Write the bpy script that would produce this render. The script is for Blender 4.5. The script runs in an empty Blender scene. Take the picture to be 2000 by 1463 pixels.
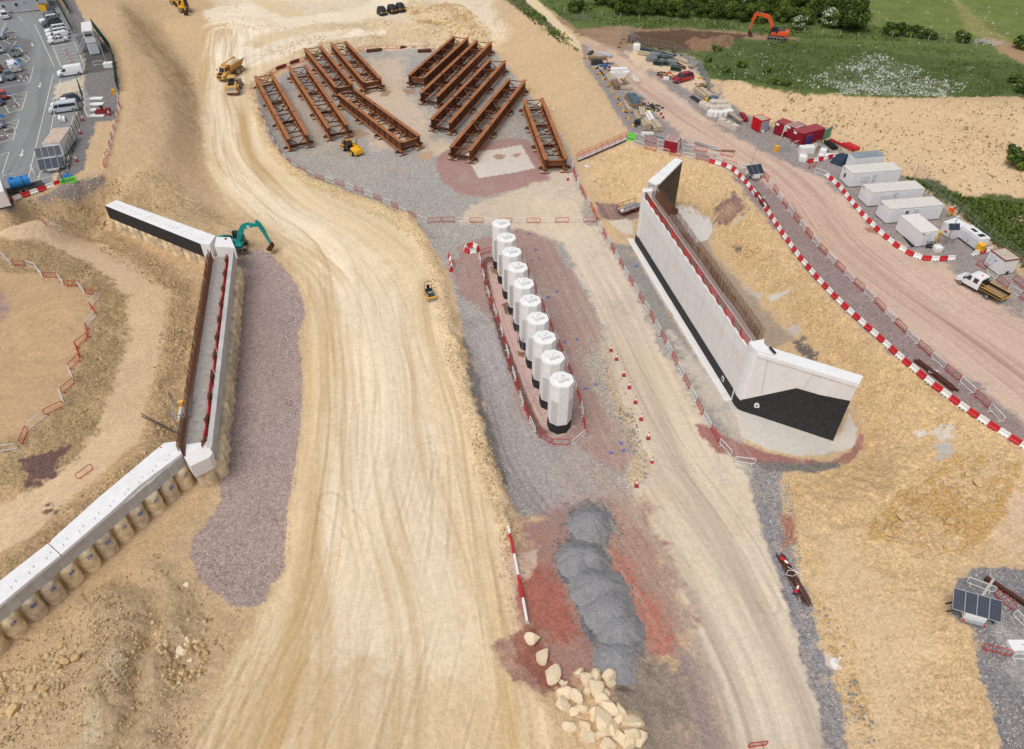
import bpy, math, random
import numpy as np
from mathutils import Vector, Matrix
R = math.radians
scene = bpy.context.scene
# ---------------- camera, sky, sun, exposure ----------------
CAM_H = 62.0; PITCH = 41.6; FPX = 1387.0
cam_d = bpy.data.cameras.new('camera'); cam = bpy.data.objects.new('camera', cam_d)
scene.collection.objects.link(cam); scene.camera = cam
cam.location = (0, 0, CAM_H); cam.rotation_euler = (R(90 - PITCH), 0, 0)
cam_d.sensor_width = 36.0; cam_d.lens = FPX / 2000 * 36.0
cam_d.clip_start = 1.0; cam_d.clip_end = 9000
SUN_EL, SUN_AZ = 62.0, 215.0          # azimuth clockwise from +Y: sun stands behind and left of the camera
world = bpy.data.worlds.new('World'); scene.world = world; world.use_nodes = True
wn = world.node_tree.nodes; wl = world.node_tree.links
sky = wn.new('ShaderNodeTexSky'); sky.sky_type = 'NISHITA'; sky.sun_disc = False
sky.sun_elevation = R(SUN_EL); sky.sun_rotation = R(SUN_AZ); sky.air_density = 1.0; sky.dust_density = 5.0; sky.ozone_density = 1.0
bgn = wn['Background']; bgn.inputs['Strength'].default_value = 0.13
hs = wn.new('ShaderNodeHueSaturation'); hs.inputs['Saturation'].default_value = 0.25      # thin cloud cover: nearly grey sky light
wl.new(sky.outputs[0], hs.inputs['Color']); wl.new(hs.outputs[0], bgn.inputs['Color'])
sd = bpy.data.lights.new('sun', 'SUN'); sd.energy = 1.1; sd.angle = R(28); sd.color = (1.0, 0.955, 0.89)
sun = bpy.data.objects.new('sun', sd); scene.collection.objects.link(sun)
sdir = Vector((math.sin(R(SUN_AZ)) * math.cos(R(SUN_EL)), math.cos(R(SUN_AZ)) * math.cos(R(SUN_EL)), math.sin(R(SUN_EL))))
sun.rotation_euler = sdir.to_track_quat('Z', 'Y').to_euler()
scene.view_settings.view_transform = 'Standard'; scene.view_settings.look = 'None'
scene.view_settings.exposure = -0.12; scene.view_settings.gamma = 1.0

# ---------------- pixel -> world ----------------
CP, SP = math.cos(R(PITCH)), math.sin(R(PITCH))
def ray(px, py):
    a = (px - 1000) / FPX; b = (731.5 - py) / FPX
    return np.array([a, CP + b * SP, -SP + b * CP])
def P(px, py, z=0.0):
    d = ray(px, py); t = (z - CAM_H) / d[2]
    return Vector((d[0] * t, d[1] * t, z))
def PV(px, py, A, B):
    """where the view ray through a pixel meets the vertical plane through A and B"""
    d = ray(px, py); n = Vector((B[1] - A[1], A[0] - B[0]))
    t = (n[0] * A[0] + n[1] * A[1]) / (n[0] * d[0] + n[1] * d[1])
    return Vector((d[0] * t, d[1] * t, CAM_H + d[2] * t))
# ---------------- numpy noise ----------------
def _h(ix, iy, s):
    n = (ix.astype(np.int64) * 374761393 + iy.astype(np.int64) * 668265263 + s * 974711) & 0xffffffff
    n = ((n ^ (n >> 13)) * 1274126177) & 0xffffffff
    return ((n ^ (n >> 16)) & 0xffff) / 65535.0
def vnoise(x, y, s=0):
    x0 = np.floor(x); y0 = np.floor(y); fx = x - x0; fy = y - y0
    fx = fx * fx * (3 - 2 * fx); fy = fy * fy * (3 - 2 * fy)
    a = _h(x0, y0, s); b = _h(x0 + 1, y0, s); c = _h(x0, y0 + 1, s); d = _h(x0 + 1, y0 + 1, s)
    return (a + (b - a) * fx) * (1 - fy) + (c + (d - c) * fx) * fy
def fbm(x, y, sc, oc=4, s=0, g=0.5):
    v = 0; am = 1; tot = 0
    for i in range(oc):
        v = v + am * (vnoise(x / sc + 17.3 * i, y / sc - 9.1 * i, s + i) - .5); tot += am; am *= g; sc *= .5
    return v / tot * 2       # about -1..1
def sdist(x, y, poly):
    """signed distance to polygon, positive inside"""
    d2 = np.full(x.shape, 1e18); ins = np.zeros(x.shape, bool); n = len(poly)
    for i in range(n):
        ax, ay = poly[i]; bx, by = poly[(i + 1) % n]
        ex, ey = bx - ax, by - ay; L = ex * ex + ey * ey + 1e-12
        t = np.clip(((x - ax) * ex + (y - ay) * ey) / L, 0, 1)
        d2 = np.minimum(d2, (x - ax - t * ex) ** 2 + (y - ay - t * ey) ** 2)
        if ay != by:
            c = ((ay > y) != (by > y)) & (x < ex * (y - ay) / (by - ay) + ax); ins ^= c
    d = np.sqrt(d2); return np.where(ins, d, -d)
def pldist(x, y, pl):
    """distance, arc position and side distance to a polyline"""
    best = np.full(x.shape, 1e18); S = np.zeros(x.shape); T = np.zeros(x.shape); acc = 0
    for i in range(len(pl) - 1):
        ax, ay = pl[i][:2]; bx, by = pl[i + 1][:2]; ex, ey = bx - ax, by - ay; L = math.hypot(ex, ey) + 1e-9
        t = np.clip(((x - ax) * ex + (y - ay) * ey) / (L * L), 0, 1)
        d = (x - ax - t * ex) ** 2 + (y - ay - t * ey) ** 2
        m = d < best; best = np.where(m, d, best); S = np.where(m, acc + t * L, S)
        sd_ = ((x - ax) * ey - (y - ay) * ex) / L
        T = np.where(m, np.sign(sd_) * np.sqrt(d), T); acc += L
    return np.sqrt(best), S, T
def lin(c):
    return tuple(((v / 255) / 12.92 if v / 255 <= .04045 else ((v / 255 + .055) / 1.055) ** 2.4) for v in c)
# ---------------- materials ----------------
def mat(name, rgb, rough=.75, metal=0.0, var=.12, sc=3.0, bump=.0, spec=.35, dirt=None, dsc=1.2, alpha=None):
    """procedural paint / stone / metal: base colour broken up by two noises, optional dirt colour in patches"""
    m = bpy.data.materials.new(name); m.use_nodes = True; nt = m.node_tree; N = nt.nodes; L = nt.links
    b = N['Principled BSDF']; b.inputs['Roughness'].default_value = rough; b.inputs['Metallic'].default_value = metal
    b.inputs['Specular IOR Level'].default_value = spec
    tc = N.new('ShaderNodeTexCoord'); nz = N.new('ShaderNodeTexNoise'); nz.inputs['Scale'].default_value = sc; nz.inputs['Detail'].default_value = 6
    L.new(tc.outputs['Object'], nz.inputs['Vector'])
    mx = N.new('ShaderNodeMix'); mx.data_type = 'RGBA'
    c = rgb; mx.inputs['A'].default_value = (*[v * (1 - var) for v in c], 1); mx.inputs['B'].default_value = (*[min(1, v * (1 + var)) for v in c], 1)
    mr = N.new('ShaderNodeMapRange'); mr.inputs['From Min'].default_value = .32; mr.inputs['From Max'].default_value = .68; L.new(nz.outputs['Fac'], mr.inputs['Value'])
    L.new(mr.outputs[0], mx.inputs['Factor']); out = mx.outputs['Result']
    if dirt:
        n2 = N.new('ShaderNodeTexNoise'); n2.inputs['Scale'].default_value = dsc; n2.inputs['Detail'].default_value = 8; n2.inputs['Roughness'].default_value = .7
        L.new(tc.outputs['Object'], n2.inputs['Vector']); cr = N.new('ShaderNodeValToRGB')
        cr.color_ramp.elements[0].position = .44; cr.color_ramp.elements[1].position = .78
        L.new(n2.outputs['Fac'], cr.inputs['Fac']); m2 = N.new('ShaderNodeMix'); m2.data_type = 'RGBA'
        L.new(cr.outputs['Color'], m2.inputs['Factor']); L.new(out, m2.inputs['A']); m2.inputs['B'].default_value = (*dirt, 1); out = m2.outputs['Result']
    L.new(out, b.inputs['Base Color'])
    if bump:
        bp = N.new('ShaderNodeBump'); bp.inputs['Strength'].default_value = bump; bp.inputs['Distance'].default_value = .05
        L.new(nz.outputs['Fac'], bp.inputs['Height']); L.new(bp.outputs[0], b.inputs['Normal'])
    return m
# ---------------- mesh builder ----------------
class M:
    def __init__(s): s.v = []; s.f = []; s.mi = []; s.mats = []; s.k = 0; s.X = None
    def mt(s, m):
        if m not in s.mats: s.mats.append(m)
        s.k = s.mats.index(m); return s
    def add(s, vs, fs):
        b = len(s.v)
        if s.X is not None: vs = [s.X @ Vector(v) for v in vs]
        s.v += [tuple(v) for v in vs]; s.f += [tuple(b + i for i in f) for f in fs]; s.mi += [s.k] * len(fs); return s
    def box(s, c, d, rz=0, ry=0, rx=0, taper=1.0):
        x, y, z = d[0] / 2, d[1] / 2, d[2] / 2; t = taper
        vs = [Vector(p) for p in ((-x, -y, -z), (x, -y, -z), (x, y, -z), (-x, y, -z), (-x * t, -y * t, z), (x * t, -y * t, z), (x * t, y * t, z), (-x * t, y * t, z))]
        Q = Matrix.Translation(c) @ Matrix.Rotation(rz, 4, 'Z') @ Matrix.Rotation(ry, 4, 'Y') @ Matrix.Rotation(rx, 4, 'X')
        return s.add([Q @ v for v in vs], [(0, 3, 2, 1), (4, 5, 6, 7), (0, 1, 5, 4), (1, 2, 6, 5), (2, 3, 7, 6), (3, 0, 4, 7)])
    def bar(s, a, b, w, h=None, n=4):
        a = Vector(a); b = Vector(b); h = h or w; d = (b - a)
        if d.length < 1e-6: return s
        d.normalize(); u = Vector((0, 0, 1)) if abs(d.z) < .95 else Vector((0, 1, 0))
        r = d.cross(u).normalized(); u = r.cross(d)
        if n == 4: cs = [(-.5, -.5), (.5, -.5), (.5, .5), (-.5, .5)]
        else: cs = [(.5 * math.cos(2 * math.pi * i / n), .5 * math.sin(2 * math.pi * i / n)) for i in range(n)]
        vs = [p + r * (x * w) + u * (y * h) for p in (a, b) for x, y in cs]
        return s.add(vs, [tuple(range(n))[::-1], tuple(range(n, 2 * n))] + [(i, (i + 1) % n, n + (i + 1) % n, n + i) for i in range(n)])
    def path(s, pts, w, n=5):
        for a, b in zip(pts, pts[1:]): s.bar(a, b, w, w, n)
        return s
    def cyl(s, c, r, h, ax='z', n=14, r2=None):
        r2 = r if r2 is None else r2; vs = []
        for rr, t in ((r, -h / 2), (r2, h / 2)):
            for i in range(n):
                a = 2 * math.pi * i / n; p = (rr * math.cos(a), rr * math.sin(a), t)
                p = {'z': p, 'y': (p[0], p[2], p[1]), 'x': (p[2], p[0], p[1])}[ax]; vs.append((c[0] + p[0], c[1] + p[1], c[2] + p[2]))
        return s.add(vs, [tuple(range(n))[::-1], tuple(range(n, 2 * n))] + [(i, (i + 1) % n, n + (i + 1) % n, n + i) for i in range(n)])
    def prism(s, poly, z0, z1, inset=0):
        """vertical prism over a list of (x,y) or (x,y,z) points"""
        n = len(poly); cx = sum(p[0] for p in poly) / n; cy = sum(p[1] for p in poly) / n
        lo = [(p[0], p[1], z0) for p in poly]; hi = [(p[0] + (cx - p[0]) * inset, p[1] + (cy - p[1]) * inset, z1) for p in poly]
        return s.add(lo + hi, [tuple(range(n))[::-1], tuple(range(n, 2 * n))] + [(i, (i + 1) % n, n + (i + 1) % n, n + i) for i in range(n)])
    def slab(s, pts, off):
        """polygon of 3-D points thickened by the vector off"""
        n = len(pts); o = Vector(off); hi = [Vector(p) + o for p in pts]
        return s.add([Vector(p) for p in pts] + hi, [tuple(range(n))[::-1], tuple(range(n, 2 * n))] + [(i, (i + 1) % n, n + (i + 1) % n, n + i) for i in range(n)])
    def prof(s, pts, y0, y1, in0=0, top=1.0):
        """side profile (x,z) extruded across y; width scaled by top at the highest points"""
        zs = [p[1] for p in pts]; z0, z1 = min(zs), max(zs); n = len(pts); vs = []
        for y in (y0, y1):
            for x, z in pts:
                k = 1 + (top - 1) * ((z - z0) / (z1 - z0 + 1e-9)); m = (y0 + y1) / 2; vs.append((x, m + (y - m) * k, z))
        return s.add(vs, [tuple(range(n)), tuple(range(n, 2 * n))[::-1]] + [(i, n + i, n + (i + 1) % n, (i + 1) % n) for i in range(n)])
    def loft(s, secs, cap=True):
        n = len(secs[0]); b = [v for q in secs for v in q]; f = []
        for k in range(len(secs) - 1):
            for i in range(n): f.append((k * n + i, k * n + (i + 1) % n, (k + 1) * n + (i + 1) % n, (k + 1) * n + i))
        if cap: f += [tuple(range(n))[::-1], tuple(range((len(secs) - 1) * n, len(secs) * n))]
        return s.add(b, f)
    def build(s, name, parent=None, m=None, smooth=False, label=None):
        me = bpy.data.meshes.new(name); me.from_pydata(s.v, [], s.f)
        ms = s.mats or [m]
        for q in ms: me.materials.append(q)
        if len(ms) > 1: me.polygons.foreach_set('material_index', s.mi)
        if smooth: me.polygons.foreach_set('use_smooth', [True] * len(s.f))
        me.update(); o = bpy.data.objects.new(name, me); scene.collection.objects.link(o)
        if parent: o.parent = parent
        if label: o['label'] = label
        return o
def tag(o, label, cat, group=None, kind=None):
    if label: o['label'] = label
    if cat: o['category'] = cat
    if group: o['group'] = group
    if kind: o['kind'] = kind
    return o
def thing(name, label, cat, loc=(0, 0, 0), rz=0, group=None, scale=1.0):
    o = bpy.data.objects.new(name, None); scene.collection.objects.link(o); o.empty_display_size = .3
    o.location = loc; o.rotation_euler = (0, 0, rz); o.scale = (scale,) * 3
    return tag(o, label, cat, group)
KIDS = {}
def kids(o):
    if o.name not in KIDS: KIDS[o.name] = [c for c in scene.objects if c.parent == o]
    return KIDS[o.name]
def dup(src, loc, rz=0, label=None, group=None, scale=None, rot=None):
    def cp(o, par):
        c = o.copy(); scene.collection.objects.link(c); c.parent = par
        for k in kids(o): cp(k, c)
        return c
    c = cp(src, None); c.location = loc; c.rotation_euler = rot if rot else (0, 0, rz)
    if scale is not None: c.scale = scale if hasattr(scale, '__len__') else (scale,) * 3
    if label: c['label'] = label
    if group: c['group'] = group
    return c
class Proto:
    """first placement moves the prototype itself, later ones copy it"""
    def __init__(s, o): s.o = o; s.used = False
    def place(s, loc, rz=0, label=None, group=None, scale=None, rot=None):
        if not s.used:
            s.used = True; o = s.o; o.location = loc; o.rotation_euler = rot if rot else (0, 0, rz)
            if label: o['label'] = label
            if group: o['group'] = group
            if scale is not None: o.scale = scale if hasattr(scale, '__len__') else (scale,) * 3
            return o
        return dup(s.o, loc, rz, label, group, scale, rot)
# ================= terrain heights (metres) =================
GX0, GX1, GY0, GY1 = -260, 260, -10, 420
FLAT = [   # level areas: pixels of the photo's outline, height
 ([(880,480),(1150,445),(1235,560),(1300,700),(1420,880),(1500,1060),(1680,1463),(1200,1463),(1020,1000),(975,900),(945,760),(905,620)], 0.0),
 ([(510,190),(620,120),(960,110),(1090,290),(1150,420),(830,450),(620,345)], 0.5),
 ([(600,480),(840,520),(870,700),(930,950),(985,1230),(1050,1463),(420,1463),(560,1150),(615,650)], 0.9),
 ([(395,200),(470,200),(520,330),(700,420),(600,440),(450,370),(402,290)], 1.2),
 ([(410,50),(470,130),(700,70),(760,0),(450,0)], 2.2),
 ([(490,500),(530,505),(580,600),(575,900),(520,1150),(400,1100),(450,900),(480,700)], 0.0),
 ([(20,1260),(160,1150),(280,1050),(410,955),(420,1000),(380,1080),(200,1220),(60,1330)], 0.0),
 ([(-200,540),(90,545),(175,600),(150,700),(100,790),(-200,950)], 3.2),
 ([(-400,-20),(140,0),(200,120),(205,250),(150,340),(-200,410)], 8.0),
 ([(1150,125),(1390,170),(1500,260),(1700,320),(1900,460),(2000,560),(2300,700),(2300,1000),(2000,835),(1850,730),(1640,560),(1500,400),(1420,322),(1250,268)], 5.0),
 ([(1325,400),(1365,415),(1385,450),(1400,480),(1500,600),(1600,700),(1480,700),(1330,470)], 0.0),
 ([(1440,800),(1640,830),(1660,880),(1600,895),(1480,880),(1430,830)], 0.0),
 ([(1880,1140),(2400,1100),(2400,1700),(1990,1700),(1930,1300)], 3.6),
 ([(1180,-10),(1400,60),(1700,110),(2300,190),(2300,-20),(1200,-60)], 6.5),
]
LINES = [
 ([(110,452),(220,505),(300,580),(290,700),(250,830),(120,950),(-100,1110)], 1.3),
 ([(215,440),(260,470),(330,505),(400,535)], 0.0), ([(408,600),(385,740),(365,850)], 0.0),
 ([(315,868),(225,935),(90,1052),(-60,1180)], 3.0),
 ([(215,385),(310,402),(415,445),(445,448)], 3.0),
 ([(235,0),(255,120),(245,250),(205,335),(120,372),(-150,440)], 7.6),
 ([(300,110),(330,230),(300,330),(200,380),(0,440)], 6.3),
 ([(320,60),(372,130),(385,220),(398,320),(425,400),(440,430)], 1.3),
 ([(-100,490),(60,462),(150,440),(215,425)], 2.2),
 ([(1040,60),(1110,110),(1180,190),(1240,262)], 5.6), ([(960,85),(1020,170),(1110,290),(1140,360)], 0.6),
 ([(1000,-20),(1060,60),(1130,100)], 6.2),
 ([(1250,285),(1330,300),(1400,330),(1480,430),(1600,570),(1740,700),(1850,790),(2000,900),(2200,1050)], 4.8),
 ([(1165,370),(1190,400),(1245,420)], 0.1), ([(1320,395),(1400,470),(1430,520),(1560,650),(1640,720),(1690,850),(1690,900)], 0.3),
 ([(1500,920),(1530,1000),(1600,1200),(1700,1463)], 0.2),
 ([(1700,950),(1750,1050),(1790,1200),(1850,1463)], 2.2), ([(1860,900),(1900,1000),(2100,1050)], 3.6),
 ([(1380,150),(1600,180),(1800,200),(2000,215),(2300,240)], 8.0), ([(1500,230),(1750,300),(1900,400),(2100,520)], 5.2),
 ([(-50,1463),(100,1380),(250,1300),(300,1463)], 1.6), ([(0,1700),(400,1700),(900,1700)], 1.0),
 ([(760,0),(900,20),(980,-30)], 3.5), ([(600,-40),(900,-60),(1000,-60)], 6.0), ([(1200,-90),(1700,-90),(2300,-60)], 12.0),
 ([(-300,-60),(200,-60)], 8.0), ([(320,0),(380,20),(420,-30)], 2.8),
]
def _wallflat(a, b, za, d0, d1, ext):
    A, B = P(*a, za), P(*b, za); u = Vector((B.x - A.x, B.y - A.y, 0)).normalized(); n = Vector((u.y, -u.x, 0)); n = n if n.y < 0 else -n
    return [tuple((Vector((q.x, q.y, 0)) + u * e + n * d)[:2]) for q, e, d in ((A, -ext, d0), (B, ext, d0), (B, ext, d1), (A, -ext, d1))]
WFLAT = [(_wallflat((355,886),(0,1181),4.85,-1.6,4.5,4), 0.0), (_wallflat((205,401.5),(391,476),4.75,-1.2,5.0,2.5), 0.1)]
def uw(pts, z): return [tuple(P(x, max(y, -100), z))[:2] for x, y in pts]
def solve_heights():
    h = None
    for step in (16, 8, 4, 2, 1):
        xs = np.arange(GX0, GX1 + 1, step, dtype=float); ys = np.arange(GY0, GY1 + 1, step, dtype=float)
        X, Y = np.meshgrid(xs, ys)
        if h is None: h = np.full(X.shape, 3.0)
        else:
            ix = np.clip((X - GX0) / (2 * step), 0, h.shape[1] - 1.001); iy = np.clip((Y - GY0) / (2 * step), 0, h.shape[0] - 1.001)
            a = ix.astype(int); b = iy.astype(int); a = np.minimum(a, h.shape[1] - 2); b = np.minimum(b, h.shape[0] - 2); fx = ix - a; fy = iy - b
            h = (h[b, a] * (1 - fx) + h[b, a + 1] * fx) * (1 - fy) + (h[b + 1, a] * (1 - fx) + h[b + 1, a + 1] * fx) * fy
        fixed = np.zeros(X.shape, bool); val = np.zeros(X.shape)
        for pl, z in LINES:
            w = uw(pl, z); d, _, _ = pldist(X, Y, w); m = d < max(.75, step * .6); fixed |= m; val = np.where(m, z, val)
        for pl, z in FLAT:
            w = uw(pl, z); m = sdist(X, Y, w) > 0; fixed |= m; val = np.where(m, z, val)
        if step <= 4:
            for w, z in WFLAT: m = sdist(X, Y, w) > 0; fixed |= m; val = np.where(m, z, val)
        h = np.where(fixed, val, h)
        for it in range({16: 500, 8: 300, 4: 200, 2: 150, 1: 90}[step]):
            p = np.pad(h, 1, mode='edge'); h2 = (p[:-2, 1:-1] + p[2:, 1:-1] + p[1:-1, :-2] + p[1:-1, 2:]) / 4
            h = np.where(fixed, val, h2)
    for it in range(3):
        p = np.pad(h, 1, mode='edge'); h = (p[:-2, 1:-1] + p[2:, 1:-1] + p[1:-1, :-2] + p[1:-1, 2:] + h) / 5
    return h
HG = solve_heights()
def hbase(x, y):
    ix = np.clip(x - GX0, 0, HG.shape[1] - 1.001); iy = np.clip(y - GY0, 0, HG.shape[0] - 1.001)
    a = ix.astype(int); b = iy.astype(int); fx = ix - a; fy = iy - b
    return (HG[b, a] * (1 - fx) + HG[b, a + 1] * fx) * (1 - fy) + (HG[b + 1, a] * (1 - fx) + HG[b + 1, a + 1] * fx) * fy
def hz(x, y): return float(hbase(np.array([float(x)]), np.array([float(y)]))[0])
def G(px, py, dz=0):
    """point of the ground seen at a pixel"""
    z = 2.0
    d = ray(px, py)
    for i in range(40):
        t = (z - CAM_H) / d[2]; zn = hz(d[0] * t, d[1] * t)
        if abs(zn - z) < .003: break
        z = z * .4 + zn * .6
    t = (z - CAM_H) / d[2]; x, y = d[0] * t, d[1] * t
    return Vector((x, y, hz(x, y) + dz))
def GP(pts): return [tuple(G(x, max(y, -90)))[:2] for x, y in pts]
# ridges and dips added on top: pixel polyline, height, half width
RIDGES = [
 ([(878,640),(900,720),(925,810),(950,890),(972,960),(985,1010)], .9, 1.3), ([(985,1010),(1000,1100),(1018,1200),(1030,1260)], .35, .9),
 ([(830,480),(860,560),(878,640)], .5, 1.2), ([(500,180),(510,240),(545,310),(600,350),(700,390),(790,425),(825,465)], .7, 1.3),
 ([(1600,1100),(1530,1000)], .3, 1.2), ([(235,20),(290,90),(350,160),(385,230)], .5, 2.0), ([(240,30),(300,110),(345,170)], -.4, 1.5),
 ([(1850,1210),(1880,1300),(1920,1400),(1950,1463)], .45, .7), ([(1700,880),(1730,940),(1700,1000),(1640,1010)], -.5, 1.0),
 ([(1720,870),(1760,900),(1740,960)], .5, 1.2), ([(250,1130),(300,1160),(310,1230),(270,1300),(265,1400),(240,1463)], -.9, 1.1),
 ([(290,1130),(340,1180),(345,1240),(300,1330),(290,1463)], .7, 1.8), ([(200,1180),(240,1220),(230,1290),(200,1380)], .6, 2.0),
 ([(0,1350),(60,1330),(130,1290),(200,1240)], -.3, .8), ([(490,90),(470,120),(560,80),(640,52),(700,60)], .8, 2.2),
 ([(720,45),(800,50),(840,62),(800,85)], 1.2, 3.5), ([(560,115),(640,90),(720,75)], .5, 1.5), ([(860,20),(900,60),(940,85)], .9, 3.0),
 ([(0,470),(80,445),(150,420)], .5, 2.0), ([(940,560),(950,500),(960,490)], .0, 1), ([(455,600),(450,700),(440,820)], 0, 1),
 ([(945,505),(950,560),(975,640),(1010,740),(1040,820),(1060,850),(1110,852)], -.25, .35), ([(952,505),(958,560),(985,640),(1020,740),(1050,812)], .15, .3),
 ([(1210,930),(1250,930),(1290,900)], .15, .8), ([(385,460),(420,440),(440,445)], .4, 1.2), ([(430,120),(415,220),(430,330)], .0, 1),
 ([(1860,170),(1930,185)], .0, 1), ([(1360,90),(1400,95),(1420,80)], 1.8, 2.6), ([(1200,1300),(1260,1340),(1300,1380)], -.4, 1.4),
 ([(1240,1290),(1280,1330),(1300,1400)], .5, 1.5), ([(1120,1400),(1180,1380),(1230,1420)], .3, 2.0),
]
RW = [(GP(pl), a, w) for pl, a, w in RIDGES if a]
def ridges(x, y, wob=True):
    r = np.zeros(x.shape)
    for pl, a, w in RW:
        xs = [p[0] for p in pl]; ys = [p[1] for p in pl]; m = (x > min(xs) - 4 * w) & (x < max(xs) + 4 * w) & (y > min(ys) - 4 * w) & (y < max(ys) + 4 * w)
        if not m.any(): continue
        xm, ym = x[m], y[m]; d, s, t = pldist(xm + fbm(xm, ym, 3, 3, 5) * w * .7, ym + fbm(xm, ym, 3, 3, 8) * w * .7, pl)
        r[m] += a * np.exp(-(d / w) ** 2)
    return r
# ---- fold the ridges into the height grid so that objects stand on them ----
_X, _Y = np.meshgrid(np.arange(GX0, GX1 + 1, 1.0), np.arange(GY0, GY1 + 1, 1.0)); _HB = HG.copy()
HG_SMOOTH = HG
# ================= surface zones =================
def C(*c): return np.array(lin(c))
TAN = C(203,172,129); LSAND = C(228,208,176); SAND = C(217,192,150); BRN = C(161,136,101); GREY = C(156,150,148); LILAC = C(159,146,144)
MAUVE = C(155,131,128); REDM = C(168,128,120); RED = C(172,98,80); PINK = C(202,169,150); ASPH = C(141,142,142); CONC = C(212,204,196)
DGREY = C(122,118,118); GRASS = C(88,100,48); DGRASS = C(66,82,42); LGRASS = C(112,126,58); DIRT = C(118,92,74); CUT = C(199,166,118); OCH = C(196,164,110)
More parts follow.
